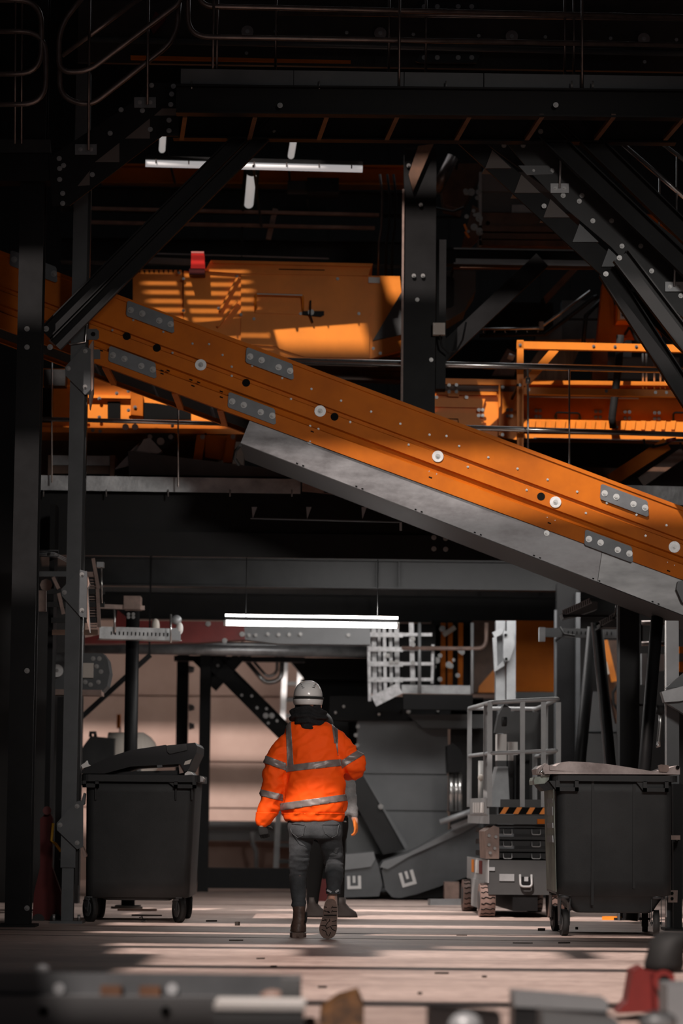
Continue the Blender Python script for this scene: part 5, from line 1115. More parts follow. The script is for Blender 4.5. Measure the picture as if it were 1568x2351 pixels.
# pale sheet that paints the lit left face of the bin
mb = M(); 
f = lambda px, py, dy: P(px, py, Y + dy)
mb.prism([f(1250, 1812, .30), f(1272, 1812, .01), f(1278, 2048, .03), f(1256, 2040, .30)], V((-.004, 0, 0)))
part(mb, 'lit_side_face', LITP, t)
for y0, y1 in ((1833, 1845), (1852, 1872), (1889, 1901), (1918, 1934)):
    part(M().prism([f(1258, y0, .19), f(1270, y0, .05), f(1271, y1, .05), f(1259, y1, .19)], V((-.008, 0, 0))), 'label_patch', GREYL, t)
part(M().poly([(1226, 1792), (1228, 1784), (1256, 1780), (1262, 1778), (1260, 1790), (1250, 1799), (1227, 1801)], Y + .02, .55), 'left_rim_handle', LITP, t)
part(M().poly([(1236, 1799), (1270, 1794), (1272, 1812), (1250, 1816), (1240, 1806)], Y + .03, .5), 'rim_gusset', RUB, t)
# dusty lid
mb = M(); prof = [(1248, 1774), (1246, 1762), (1254, 1754), (1262, 1757), (1276, 1760), (1290, 1750), (1306, 1748), (1350, 1750), (1394, 1754), (1440, 1761), (1500, 1771), (1526, 1768), (1558, 1757), (1561, 1762), (1561, 1778)]
mb.prism([P(x, y, Y - .03) for x, y in prof], V((0, D + .05, 0)))
lid = part(mb, 'lid', LIDP, t)
part(M().poly([(1250, 1772), (1300, 1771), (1440, 1775), (1560, 1774), (1560, 1778), (1250, 1777)], Y - .045, .02), 'lid_edge', LIDP, lid)
part(M().poly([(1262, 1758), (1310, 1762), (1322, 1768), (1326, 1772), (1262, 1768)], Y - .042, .02), 'lid_corner_ridge', LIDP, lid)
part(M().poly([(1512, 1757), (1518, 1755), (1535, 1757), (1536, 1768), (1531, 1773), (1514, 1771)], Y - .05, .06), 'hinge_scrap', TAN, lid)
part(M().cyl(P(1556, 1762, Y - .03), P(1556, 1762, Y - .05), .014), 'hinge_hole', HOLE, lid)
part(M().poly([(1237, 1763), (1252, 1752), (1258, 1754), (1256, 1762), (1240, 1772), (1235, 1776)], Y + .0, .12), 'lid_handle', LIDP, lid)
part(M().tube([P(1250, 1765, Y - .02), P(1240, 1774, Y - .02), P(1248, 1780, Y - .02)], .010, 8), 'latch', CHROME, lid)
for i, (px, yy) in enumerate(((1298, Y + .13), (1511, Y + .13), (1298, Y + .98), (1513, Y + .98))):
    caster('wheel', t, (X_(px, 2090, Y + .0) if i < 2 else X_(px, 2090, Y), yy), .12 if i % 2 == 0 else -.10, .098, zfoot + .0)
# left bin
Y = 23.0; D = 1.25
x0, x1 = X_(186, 1800, Y), X_(459, 1800, Y); xb0, xb1 = X_(194, 2050, Y), X_(434, 2050, Y)
zt = Z_(330, 1779, Y); zfoot = Z_(330, 2060, Y); zbot = Z_(330, 2068, Y)
t = T('wheeled_bin', ((x0 + x1) / 2, Y + D / 2, 0), 'large dark wheeled bin with raised black lid beside the grey post', 'bin')
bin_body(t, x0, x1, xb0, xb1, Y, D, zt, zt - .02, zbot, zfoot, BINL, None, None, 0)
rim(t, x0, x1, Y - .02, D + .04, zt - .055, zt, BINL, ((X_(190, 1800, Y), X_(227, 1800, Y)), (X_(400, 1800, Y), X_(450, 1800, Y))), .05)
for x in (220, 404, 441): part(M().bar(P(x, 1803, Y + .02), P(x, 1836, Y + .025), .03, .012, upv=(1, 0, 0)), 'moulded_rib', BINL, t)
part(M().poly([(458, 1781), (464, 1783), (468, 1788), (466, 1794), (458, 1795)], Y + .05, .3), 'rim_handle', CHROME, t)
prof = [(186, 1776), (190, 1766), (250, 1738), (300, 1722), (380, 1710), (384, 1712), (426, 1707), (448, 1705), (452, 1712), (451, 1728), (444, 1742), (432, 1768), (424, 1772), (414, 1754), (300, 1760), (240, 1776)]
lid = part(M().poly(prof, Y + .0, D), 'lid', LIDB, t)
part(M().poly([(382, 1713), (386, 1711), (428, 1708), (430, 1722), (390, 1731), (384, 1726)], Y - .02, .02), 'lid_recess', BINL, lid)
part(M().poly([(425, 1748), (440, 1743), (435, 1754), (422, 1756)], Y - .012, .012), 'sticker', CREAM, lid)
part(M().poly([(360, 1757), (372, 1756), (373, 1761), (361, 1763)], Y - .012, .012), 'sticker', GREYP, lid)
part(M().poly([(190, 1774), (430, 1768), (440, 1779), (190, 1779)], Y + .1, D - .2), 'inner_shadow_lip', LIDB, lid)
solo(M().poly([(186, 1757), (196, 1750), (199, 1746), (201, 1754), (208, 1758), (190, 1764)], Y - .02, .1), 'crumpled_paper', WHITE, 'scrap of crumpled pale paper on the left bin edge', 'paper')
solo(M().poly([(424, 1776), (430, 1771), (438, 1772), (444, 1778), (424, 1780)], Y - .01, .12), 'crumpled_paper', WHITE, 'white rag poking out under the raised black lid', 'rag')
solo(M().poly([(410, 1754), (418, 1752), (422, 1774), (412, 1776)], Y + .03, .08), 'timber_offcut', TAN, 'brown timber offcut propping the raised black lid', 'timber')
for px, yy, yw in ((204, Y + .13, .5), (409, Y + .13, .42), (204, Y + 1.1, .3), (412, Y + 1.1, .3)):
    caster('wheel', t, (X_(px, 2090, Y), yy), yw, .108, zfoot)
# ---------------------------------------------------------------- scissor lift
LY = 24.9; s_ = S(LY)
lift = T('scissor_lift', (X_(1172, 2100, LY), LY + .9, 0), 'grey scissor lift with railed basket and hazard striped edge', 'lift')
LM = M  # local builder below works in lift space then is rotated
yaw = math.radians(-3.2); RR = Matrix.Rotation(-yaw, 3, 'Z'); base = V(lift.location)
def W(x, y, z): return base + RR @ V((x, y - .9, z))     # x across, y depth from the front, z up
def zz(py): return (2101 - py) / s_
def lbox(x0, x1, y0, y1, z0, z1): return M().hexa([W(x0, y0, z0), W(x1, y0, z0), W(x1, y1, z0), W(x0, y1, z0), W(x0, y0, z1), W(x1, y0, z1), W(x1, y1, z1), W(x0, y1, z1)])
LG = mat('lift_grey_paint', (.30, .305, .31), .45, .1, .15, 4); LD = mat('lift_dark_paint', (.040, .041, .042), .5, 0, .15, 4)
hw = .40; L = -.245
ch = part(lbox(L, hw, .0, 1.8, .20, zz(1971)), 'chassis', LD, lift)
part(lbox(L - .006, L + .004, -.01, 1.8, .30, zz(1971) + .002), 'lit_side_panel', LG, ch)  # chassis side coloured lighter to stand for the light on it
part(lbox(L - .012, L + .004, .25, 1.35, .06, .31), 'pothole_guard', LG, ch)
part(lbox(-.03, .19, .02, 1.7, .06, .22), 'underbelly', BLACK, ch)
for x0, x1, mt_ in ((1.15, 1.35, ORANGE2), (.70, 1.0, WHITE), (.45, .70, RED)):
    part(lbox(L - .010, L - .005, x0, x1, zz(2005), zz(1975)), 'warning_sticker', mt_, ch)
part(lbox(-.15, -.02, -.012, 0, zz(2018), zz(2002)), 'data_plate', GREYL, ch); part(lbox(-.24, -.19, -.012, 0, zz(1995), zz(1987)), 'data_plate', GREYL, ch)
tow = part(M().tube(rounded([W(.03, -.02, zz(2003)), W(.03, -.05, zz(2030)), W(.13, -.05, zz(2030)), W(.13, -.02, zz(2003))], .03), .010, 8), 'towing_eye', LG, ch)
part(lbox(.045, .115, -.03, 0, zz(2030), zz(2008)), 'socket', BLACK, ch); part(lbox(.065, .10, -.035, -.03, zz(2018), zz(2008)), 'socket_label', GREYL, ch)
TYRE = mat('dusty_tyre', (.16, .105, .09), .8, 0, .2, 10)
for i, (x, y) in enumerate(((L + .0, .15), (.36, .16), (L + .0, 1.62), (.36, 1.62))):
    wh = part(M().cyl(W(x - .065 * 1, y, .145), W(x + .065, y, .145), .145, n=36), 'wheel', TYRE, lift)
    part(M().cyl(W(x - .07, y, .145), W(x + .07, y, .145), .08, n=24), 'rim', LD, wh)
    g = M()
    for k in range(18):
        a = 2 * PI * k / 18; q = []
        for j in range(7):
            aa = a + .05 * math.sin(j * 2.1); q.append(W(x - .06 + j * .02, y - math.sin(aa) * .146, .145 + math.cos(aa) * .146))
        g.tube(q, .005, 5)
    part(g, 'tread_grooves', HOLE, wh)
# hazard-coloured folded scissor pack
for k in range(3):
    z0 = zz(1966) + k * .105
    sc_ = part(lbox(-.18, .36, .10, 1.7, z0, z0 + .045), 'scissor_arm', BLACK2, lift)
    part(lbox(-.18, .36, .06, .10, z0 + .055, z0 + .08), 'cross_tube', BLACK2, sc_)
    for x0 in (-.11, .14):
        part(M().tube(rounded([W(x0, .05, z0 + .04), W(x0, .03, z0 - .005), W(x0 + .075, .03, z0 - .005), W(x0 + .075, .05, z0 + .04)], .015), .004, 6), 'clip', LG, sc_)
pv = part(M().prism([W(-.265, .02, zz(1968)), W(-.15, .02, zz(1968)), W(-.15, .02, zz(1897)), W(-.20, .02, zz(1893)), W(-.275, .02, zz(1906))], RR @ V((0, .5, 0))), 'pivot_plate', TAN, lift)
for x, z in ((-.23, .56), (-.24, .63), (-.19, .60), (-.18, .70), (-.24, .71)): part(M().cyl(W(x, .018, z), W(x, .0, z), .014, n=10), 'pivot_bolt', BOLT, pv)
# platform
pd = part(lbox(L, hw, .0, 1.75, zz(1889), zz(1868)), 'deck', LD, lift)
part(lbox(L - .006, L + .004, -.02, 1.75, zz(1889), zz(1868)), 'deck_side', LG, pd)
part(lbox(L - .012, L + .01, .05, 1.5, zz(1868), zz(1830)), 'control_box', LG, pd)
for k in range(5): part(lbox(L - .018, L - .012, .25 + k * .2, .38 + k * .2, zz(1864), zz(1840)), 'label_mark', WHITE, pd)
haz = part(lbox(-.16, .40, -.03, -.01, zz(1866), zz(1851)), 'hazard_strip', HOLE, pd)
for k in range(5):
    x = -.15 + k * .115; z0, z1 = zz(1866), zz(1851)
    part(M().prism([W(x, -.032, z0), W(x + .045, -.032, z0), W(x + .08, -.032, z1), W(x + .035, -.032, z1)], RR @ V((0, -.002, 0))), 'hazard_stripe', ORANGE2, haz, 'orange diagonal hazard stripe')
part(lbox(.18, .32, -.03, -.0, zz(1888), zz(1877)), 'orange_label', ORANGE, pd)
part(lbox(-.14, .40, .0, .03, zz(1851), zz(1833)), 'toe_board', LD, pd)
# guard rails
zt, zm, zb = zz(1610), zz(1726), zz(1850)
rails = part(M().tube(rounded([W(L, 1.7, zt), W(L + .01, .0, zt - .01), W(.37, .0, zt + .03), W(.38, 1.7, zt + .0), W(L, 1.7, zt)], .08), .019, 10), 'top_rail', LG, lift)
part(M().tube(rounded([W(L, 1.7, zm), W(L + .01, .0, zm - .01), W(.37, .0, zm + .02), W(.38, 1.7, zm)], .06), .017, 10), 'middle_rail', LG, lift)
for x, y in ((L + .01, .02), (L + .01, .35), (L, 1.68), (.05, .0), (.235, .0), (.37, .02), (.37, .9), (.37, 1.68)):
    part(M().bar(W(x, y, zb), W(x, y, zt), .042, .03, upv=(0, 1, 0)), 'rail_post', LG, lift)
# things carried in the basket
solo(M().hexa([W(-.20, .5, zz(1850)), W(.0, .5, zz(1850)), W(.0, .8, zz(1850)), W(-.20, .8, zz(1850)), W(-.11, .5, zz(1756)), W(-.02, .5, zz(1756)), W(-.02, .8, zz(1756)), W(-.11, .8, zz(1756))]), 'equipment_plate', GREYL, 'pale perforated metal plate standing in the lift basket', 'plate')
for i, (x0, x1, y0, y1) in enumerate(((-.105, -.02, 1742, 1680), (-.01, .08, 1742, 1698))):
    solo(lbox(x0, x1, .6, .75, zz(y0), zz(y1)), 'pale_box', WHITE, ('taller' if i == 0 else 'shorter') + ' of the two pale boxes inside the lift basket', 'box')
    solo(lbox(x0, x1, .6, .75, zz(1850), zz(y0)), 'box_stand', LD, ('left' if i == 0 else 'right') + ' dark stand carrying a pale box in the lift basket', 'stand')
solo(lbox(.03, .15, .3, .5, zz(1850), zz(1730)), 'tool_chest', BLACK, 'black chest inside the lift basket', 'chest')
solo(lbox(.03, .36, 1.2, 1.3, zz(1720), zz(1622)), 'basket_panel', LD, 'dark grey sheet behind the upper rails of the lift basket', 'panel')
ct = part(M().prism([W(-.18, .1, zz(1680)), W(-.06, .1, zz(1680)), W(-.04, .1, zz(1625)), W(-.10, .1, zz(1615)), W(-.15, .1, zz(1640))], RR @ V((0, .15, 0))), 'control_console', LD, lift)
part(M().cyl(W(-.12, .09, zz(1655)), W(-.08, .09, zz(1655)), .04, n=12), 'joystick_boot', RUB, ct)
solo(M().tube([W(-.19, 1.2, zz(1848)), W(-.19, 1.2, zz(1740))], .022, 10), 'document_tube', WHITE, 'upright pale tube inside the left side of the lift basket', 'tube')
solo(M().sphere(W(-.19, 1.16, zz(1780)), .03), 'orange_fitting', CREAM, 'small pinkish fitting on the pale tube in the basket', 'fitting')
# ---------------------------------------------------------------- people
def remesh_obj(mb, name, mats, parent, voxel=.012, smooth=6, fold=None, sub=0):
    o = fin(mb, name, mats, parent)
    md = o.modifiers.new('r', 'REMESH'); md.mode = 'VOXEL'; md.voxel_size = voxel
    m2 = o.modifiers.new('s', 'SMOOTH'); m2.iterations = smooth; m2.factor = .5
    dg = bpy.context.evaluated_depsgraph_get(); me = bpy.data.meshes.new_from_object(o.evaluated_get(dg))
    o.modifiers.clear(); old = o.data; o.data = me; bpy.data.meshes.remove(old)
    rl = rootloc(parent) if parent else o.location
    if fold:
        ns = [v.normal.copy() for v in me.vertices]
        for v, n_ in zip(me.vertices, ns): v.co += n_ * fold(v.co + rl)
    for p in me.polygons: p.use_smooth = True
    me.update(); return o
def ell(c, rx, ry, n=28, tilt=None):
    return [V(c) + V((math.cos(2 * PI * k / n) * rx, math.sin(2 * PI * k / n) * ry, 0)) for k in range(n)]
def vloft(mb, rows, n=28):   # rows: (px, py, dy, rx_px, ry_m)
    return mb.loft([ell(P(px, py, YP) + V((0, dy, 0)), rx / SP, ry, n) for px, py, dy, rx, ry in rows])
def limb(mb, pts, n=20):    # pts: (px, py, dy, r_px); rounded ends
    c = [P(px, py, YP) + V((0, dy, 0)) for px, py, dy, r in pts]; r = [q[3] / SP for q in pts]
    # densify smoothly
    C_, R_ = [], []
    for i in range(len(c) - 1):
        p0 = c[max(0, i - 1)]; p1 = c[i]; p2 = c[i + 1]; p3 = c[min(len(c) - 1, i + 2)]
        for k in range(5):
            t = k / 5; C_.append(0.5 * ((2 * p1) + (p2 - p0) * t + (2 * p0 - 5 * p1 + 4 * p2 - p3) * t * t + (-p0 + 3 * p1 - 3 * p2 + p3) * t ** 3)); R_.append(r[i] * (1 - t) + r[i + 1] * t)
    C_.append(c[-1]); R_.append(r[-1])
    d0 = (C_[0] - C_[1]).normalized(); d1 = (C_[-1] - C_[-2]).normalized()
    pre = [(C_[0] + d0 * R_[0] * s, R_[0] * math.sqrt(max(.02, 1 - s * s))) for s in (.95, .7, .35)]
    post = [(C_[-1] + d1 * R_[-1] * s, R_[-1] * math.sqrt(max(.02, 1 - s * s))) for s in (.35, .7, .95)]
    al = pre + list(zip(C_, R_)) + post
    return mb.tube([a[0] for a in al], [a[1] for a in al], n)
def band(src, name, mt, parent, planes, off=.004, excl=None):
    """strip of the garment surface between planes (point, normal keeps the positive side)"""
    bm = bmesh.new(); bm.from_mesh(src.data); rl = rootloc(src)
    for pt, nr in planes:
        g = bm.verts[:] + bm.edges[:] + bm.faces[:]
        bmesh.ops.bisect_plane(bm, geom=g, plane_co=V(pt) - rl, plane_no=V(nr), clear_inner=True)
    bm.normal_update()
    for v in bm.verts: v.co += v.normal * off
    me = bpy.data.meshes.new(name); bm.to_mesh(me); bm.free()
    for p in me.polygons: p.use_smooth = True
    me.materials.clear(); me.materials.append(mt)
    o = bpy.data.objects.new(name, me); C.objects.link(o); o.parent = parent; o.location = src.location if parent is not src else (0, 0, 0)
    md = o.modifiers.new('t', 'SOLIDIFY'); md.thickness = .002
    return o
HIVIS = mat('fluorescent_orange_cloth', (1.0, .092, .004), .75, 0, .06, 5); HIVIS.node_tree.nodes['Principled BSDF'].inputs['Specular IOR Level'].default_value = .2
REFL = mat('grey_reflective_tape', (.21, .175, .165), .42, .25, .1, 30)
def denim():
    m = mat('dark_grey_denim', (.040, .043, .047), .85, 0, .5, 7, bump=.25, bscale=240, dirt=(.022, .024, .026)); return m
JEANS = denim(); KNIT = mat('black_knit_scarf', (.012, .012, .013), .9, 0, .3, 20, bump=.5, bscale=110)
HELM = mat('white_helmet_shell', (.60, .59, .58), .22, 0, .05, 10, coat=.3)
SKIN = mat('skin', (.55, .29, .21), .5); HAIR = mat('dark_hair', (.015, .010, .008), .7)
LEATH = mat('brown_boot_leather', (.085, .050, .038), .55, 0, .4, 12, bump=.15, bscale=60)
LEATHL = mat('pale_boot_leather', (.42, .31, .27), .6, 0, .3, 14)
SOLE = mat('brown_boot_sole', (.135, .085, .068), .7, 0, .35, 14); GLOVE = mat('black_glove', (.012, .012, .012), .6)
ORGLOVE = mat('orange_work_glove', (.62, .16, .02), .6, 0, .2, 20); GREYSL = mat('grey_sleeve_cloth', (.22, .215, .215), .8, 0, .3, 14, bump=.3, bscale=60)
DARKCL = mat('black_work_trousers', (.0015, .0015, .0015), .95)
BOOTD = mat('dark_work_boot', (.012, .009, .008), .7)

YP = 20.62; SP = S(YP)
man = T('person', (P(720, 2148, YP).x, YP, 0), 'person walking away in orange reflective jacket, white helmet, grey jeans and brown boots', 'person')
def pp(px, py, dy=0): return P(px, py, YP) + V((0, dy, 0))
# body: head, neck, torso core, ankles and hands, one continuous figure under the clothes
mb = M()
vloft(mb, [(708, 1578, .02, 8, .03), (708, 1584, .02, 20, .07), (708, 1600, .02, 27, .095), (708, 1622, .02, 27, .10), (708, 1638, .03, 22, .08), (709, 1655, .03, 20, .06), (712, 1675, .03, 24, .065),
           (716, 1690, .03, 50, .09), (720, 1720, .03, 52, .11), (721, 1780, .03, 50, .11), (722, 1840, .02, 50, .11), (722, 1880, .01, 54, .11), (722, 1910, .0, 56, .11)])
limb(mb, [(672, 1700, .03, 18), (640, 1745, .03, 16), (628, 1815, .0, 15), (610, 1862, -.02, 11), (601, 1893, -.02, 9)])
limb(mb, [(770, 1700, .03, 18), (803, 1738, .05, 16), (817, 1762, .06, 13), (806, 1768, .22, 11), (792, 1770, .33, 9)])
limb(mb, [(692, 1905, .0, 25), (688, 1960, .0, 18), (686, 1990, .0, 14), (684, 2040, .03, 13), (686, 2085, .03, 9), (686, 2120, .03, 9)])
limb(mb, [(752, 1905, .0, 25), (763, 1960, .05, 18), (767, 1992, .08, 14), (765, 2020, -.06, 13), (763, 2052, -.22, 9), (760, 2070, -.26, 10)])
for s in (-1, 1): limb(mb, [(708 + s * 28, 1612, .03, 2.5), (708 + s * 30, 1624, .03, 3)], 8)    # ears
limb(mb, [(708, 1622, .10, 3.5), (708, 1629, .125, 5)], 8)                                        # nose, facing away
body = remesh_obj(mb, 'body', SKIN, man, .010, 4)
# jacket
def folds(p):
    q = p * 1.0
    a = noise.noise(V((q.x * 9, q.y * 9, q.z * 16))); b = noise.noise(V((q.x * 17 + 5, q.y * 14, q.z * 24 + q.x * 14)))
    arm = 1.0 if (q.x < pp(655, 1750).x or q.x > pp(790, 1750).x) else .55
    c = abs(noise.noise(V((q.x * 8 + q.z * 7, q.y * 6, q.z * 13 - q.x * 9 + 3)))) * -1
    return .010 * a * arm + .006 * b * arm + .030 * c * arm + .006
mb = M()
vloft(mb, [(709, 1653, .03, 30, .085), (710, 1660, .03, 42, .10), (713, 1668, .02, 55, .125), (717, 1680, .02, 62, .145), (719, 1700, .01, 65, .155), (720, 1735, .01, 64, .165), (722, 1775, .01, 66, .17), (724, 1812, .01, 70, .18),
           (722, 1838, .01, 74, .19), (721, 1852, .01, 76, .19), (721, 1862, .01, 73, .185), (721, 1867, .01, 68, .17), (721, 1876, .01, 67, .165), (721, 1884, .01, 66, .165)], 40)
limb(mb, [(684, 1690, .02, 20), (666, 1706, .01, 26), (640, 1742, .0, 29), (632, 1775, .0, 29), (628, 1812, .0, 28), (618, 1848, -.01, 25), (608, 1872, -.015, 20), (601, 1886, -.02, 14)])
limb(mb, [(755, 1686, .02, 21), (773, 1704, .01, 27), (798, 1735, .0, 29), (811, 1757, .02, 29), (806, 1766, .12, 25), (795, 1768, .24, 20), (785, 1768, .34, 15)])
jacket = remesh_obj(mb, 'jacket', HIVIS, man, .0095, 5, folds)
hem = band(jacket, 'waistband', HIVIS, jacket, [(pp(721, 1866), (0, 0, -1))], .006)
# reflective tape, cut from the jacket surface
tL = pp(655, 1700); tR = pp(789, 1700)
sx0, sx1 = pp(657, 1760).x, pp(788, 1760).x
def torso_planes(): return []
def hband(y0l, y0r, y1l, y1r, xl, xr):
    a0 = pp(650, y0l); a1 = pp(790, y0r); b0 = pp(650, y1l); b1 = pp(790, y1r)
    n0 = V((a1.z - a0.z, 0, -(a1.x - a0.x))).normalized(); n1 = V((-(b1.z - b0.z), 0, (b1.x - b0.x))).normalized()
    pl = [(a0, n0), (b0, n1), (pp(xl[0], xl[1]), (1, 0, xl[2])), (pp(xr[0], xr[1]), (-1, 0, xr[2]))]
    return band(jacket, 'reflective_band', REFL, jacket, pl, .004)
hband(1759, 1742, 1774, 1758, (657, 1760, 0), (784, 1760, 0))
hband(1844, 1824, 1860, 1839, (642, 1840, .12), (800, 1840, 0))
# braces over the shoulders
def strap(x0t, x1t, x0b, x1b, yt, yb):
    a0, a1 = pp(x0t, yt), pp(x0b, yb); b0, b1 = pp(x1t, yt), pp(x1b, yb)
    n0 = V((-(a1.z - a0.z), 0, (a1.x - a0.x))).normalized(); n1 = V(((b1.z - b0.z), 0, -(b1.x - b0.x))).normalized()
    if n0.x < 0: n0 = -n0
    if n1.x > 0: n1 = -n1
    return band(jacket, 'reflective_band', REFL, jacket, [(a0, n0), (b0, n1), (pp(0, yb), (0, 0, 1)), (pp(720, yt, 0), (0, 0, -1))], .0036)
strap(657, 668, 659, 675, 1655, 1758); strap(761, 775, 774, 776, 1655, 1728)
strap(760, 774, 766, 776, 1655, 1700)
# sleeve tapes
def sband(c0, c1, dirv, xl=None, xr=None):
    d = V(dirv).normalized(); pl = [(pp(*c0), d), (pp(*c1), -d)]
    if xl: pl.append((pp(*xl[:2]), (1, 0, 0)))
    if xr: pl.append((pp(*xr[:2]), (-1, 0, 0)))
    return band(jacket, 'reflective_band', REFL, jacket, pl, .004)
sband((610, 1735), (606, 1751), (-.36, 0, -1), None, (657, 1740))
sband((598, 1812), (597, 1827), (-.22, 0, -1), None, (650, 1820))
sband((795, 1750), (803, 1762), (.50, 0, -1), (785, 1750), None) if False else None
d = V((.52, 0, -1)).normalized()
band(jacket, 'reflective_band', REFL, jacket, [(pp(820, 1722), V((.62, 0, -.45)).normalized()), (pp(832, 1731), V((-.62, 0, .45)).normalized())], .004) if False else None
a, b = pp(786, 1745), pp(822, 1722); a2, b2 = pp(789, 1762), pp(834, 1733)
n0 = V(((b - a).z, 0, -(b - a).x)).normalized(); n1 = V(((b2 - a2).z, 0, -(b2 - a2).x)).normalized()
band(jacket, 'reflective_band', REFL, jacket, [(a, n0), (a2, -n1), (pp(785, 1750), (1, 0, 0))], .004)
# scarf
mb = M()
vloft(mb, [(707, 1616, .02, 27, .095), (707, 1622, .02, 32, .11), (707, 1630, .02, 38, .125), (708, 1640, .015, 43, .135), (709, 1650, .01, 44, .14), (709, 1658, .01, 39, .13), (710, 1666, .0, 30, .12), (711, 1674, -.02, 17, .10), (711, 1677, -.03, 8, .06)])
scarf = remesh_obj(mb, 'scarf', KNIT, man, .008, 3, lambda p: .010 * math.sin(p.z * 130 + 3 * noise.noise(p * 9) + 7 * abs(p.x - pp(709, 1650).x) * 4) + .006 * noise.noise(p * 22))
# helmet
mb = M(); hc = pp(707, 1600, .03); R = []
for k in range(15):
    ph = k / 14 * PI / 2 * .985; r = math.cos(ph) ** .82
    R.append(ell(hc + V((0, 0, math.sin(ph) * 38 / SP)), 33.5 / SP * r, .142 * r, 40))
mb.loft(R); hel = part(mb, 'helmet', HELM, man)
mb = M(); mb.loft([ell(pp(707, 1602, .03), 34.5 / SP, .146, 40), ell(pp(707, 1609, .03), 35 / SP, .148, 40), ell(pp(707, 1617, .03), 33.0 / SP, .142, 40), ell(pp(707, 1619, .03), 31 / SP, .135, 40)]); part(mb, 'helmet_skirt', HELM, hel)
mb = M(); mb.loft([ell(pp(708, 1600.5, .03) + V((0, 0, 0)), 35.2 / SP, .149, 40), ell(pp(708, 1605.5, .03), 35.8 / SP, .151, 40)])
st = part(mb, 'strap_band', RUB, hel); 
for s, x0 in ((-1, 693), (1, 722)):
    for k in range(4):
        a = pp(x0 + s * k * -1.5 + (0 if s < 0 else 2), 1569 + k * 3.6); a.y = YP + .03 - .142 * math.sqrt(max(0, 1 - ((a.x - hc.x) / (33.5 / SP)) ** 2 - ((a.z - hc.z) / (38 / SP)) ** 2)) - .001
        part(M().bar(a - V((.011, 0, -.002 * s)), a + V((.011, 0, .002 * s)), .012, .0035), 'vent_slot', HOLE, hel)
# jeans
def jf(p):
    kn = math.exp(-((p.z - pp(700, 1985).z) / .10) ** 2) + .8 * math.exp(-((p.z - pp(700, 2072).z) / .05) ** 2) + .15
    return kn * (.007 * noise.noise(V((p.x * 8, p.y * 8, p.z * 60))) + .005 * noise.noise(V((p.x * 20 + 4, p.y * 14, p.z * 40)))) + .003 * noise.noise(p * 12)
mb = M()
vloft(mb, [(723, 1866, .01, 58, .15), (723, 1880, .01, 63, .155), (723, 1900, .0, 63, .16), (725, 1918, .0, 61, .16), (726, 1926, .0, 58, .14)], 36)
limb(mb, [(693, 1905, .0, 29), (690, 1935, .0, 27), (688, 1962, .0, 23.5), (686, 1985, .01, 21), (684, 2010, .03, 19.5), (684, 2040, .04, 18.5), (685, 2062, .04, 16.5), (686, 2076, .03, 17.5), (688, 2086, .03, 14.5)])
limb(mb, [(754, 1905, .0, 30), (759, 1935, .02, 27), (764, 1962, .05, 24.5), (767, 1986, .07, 22.5), (768, 2004, -.01, 21), (767, 2024, -.12, 18.5), (765, 2040, -.20, 16)])
jeans = remesh_obj(mb, 'jeans', JEANS, man, .0095, 4, jf)
for x0, x1, xb in ((664, 701, 684), (739, 778, 762)):
    pts = [(x0, 1891), (x1, 1893), (x1 - 4, 1917), (xb, 1923), (x0 + 6, 1912)]
    mb = M()
    for i in range(5):
        p, q = pts[i], pts[(i + 1) % 5]; L = []
        for k in range(6):
            x = p[0] + (q[0] - p[0]) * k / 5; y = p[1] + (q[1] - p[1]) * k / 5; xr = (x - 724) / 62
            L.append(pp(x, y, -.160 * math.sqrt(max(.05, 1 - xr * xr)) - .004))
        mb.tube(L, .0022, 5)
    part(mb, 'pocket_seam', GREYP, jeans)
c = pp(765, 2046, -.215)
part(M().tube([c + V((math.cos(a) * .055, math.sin(a) * .055 , math.sin(a) * .010 - math.cos(a) * .004)) for a in [2 * PI * k / 20 for k in range(20)]], .012, 8), 'turn_up', GREYL, jeans) if False else None
mb = M(); mb.loft([ell(pp(765, 2038, -.20), 17 / SP, .058, 24), ell(pp(765, 2050, -.235), 16 / SP, .055, 24)], cap=False); tu = part(mb, 'turn_up', JEANS, jeans)
for x0, x1, y0, y1 in ((751, 761, 2041, 2046), (770, 778, 2046, 2041)):
    part(M().bar(pp(x0, y0, -.285), pp(x1, y1, -.285), .004, .014), 'woven_label', GREYL, tu)
# standing boot
mb = M()
vloft(mb, [(687, 2080, .03, 15, .055), (687, 2095, .03, 14.5, .055), (687, 2110, .03, 15.5, .06), (685, 2125, .05, 17.5, .085), (684, 2140, .07, 18.5, .125)])
boot = remesh_obj(mb, 'boot', LEATH, man, .008, 3, lambda p: .003 * noise.noise(V((p.x * 20, p.y * 20, p.z * 50))))
sh = pp(684, 2146, .07); sh.z = .016
part(M().loft([[sh + V((math.cos(a) * .060 * (1.0 - .12 * (math.sin(a) < 0)), math.sin(a) * .145, dz)) for a in [2 * PI * k / 28 for k in range(28)]] for dz in (-.016, .016)]), 'boot_sole', SOLE, boot)
part(M().box(sh + V((-.040, -.142, -.016)), sh + V((.040, -.05, .022))), 'heel', SOLE, boot)
part(M().tube([pp(703, 2094, -.02), pp(703, 2110, -.03), pp(701, 2118, -.03)], .008, 6), 'side_gusset', RUB, boot)
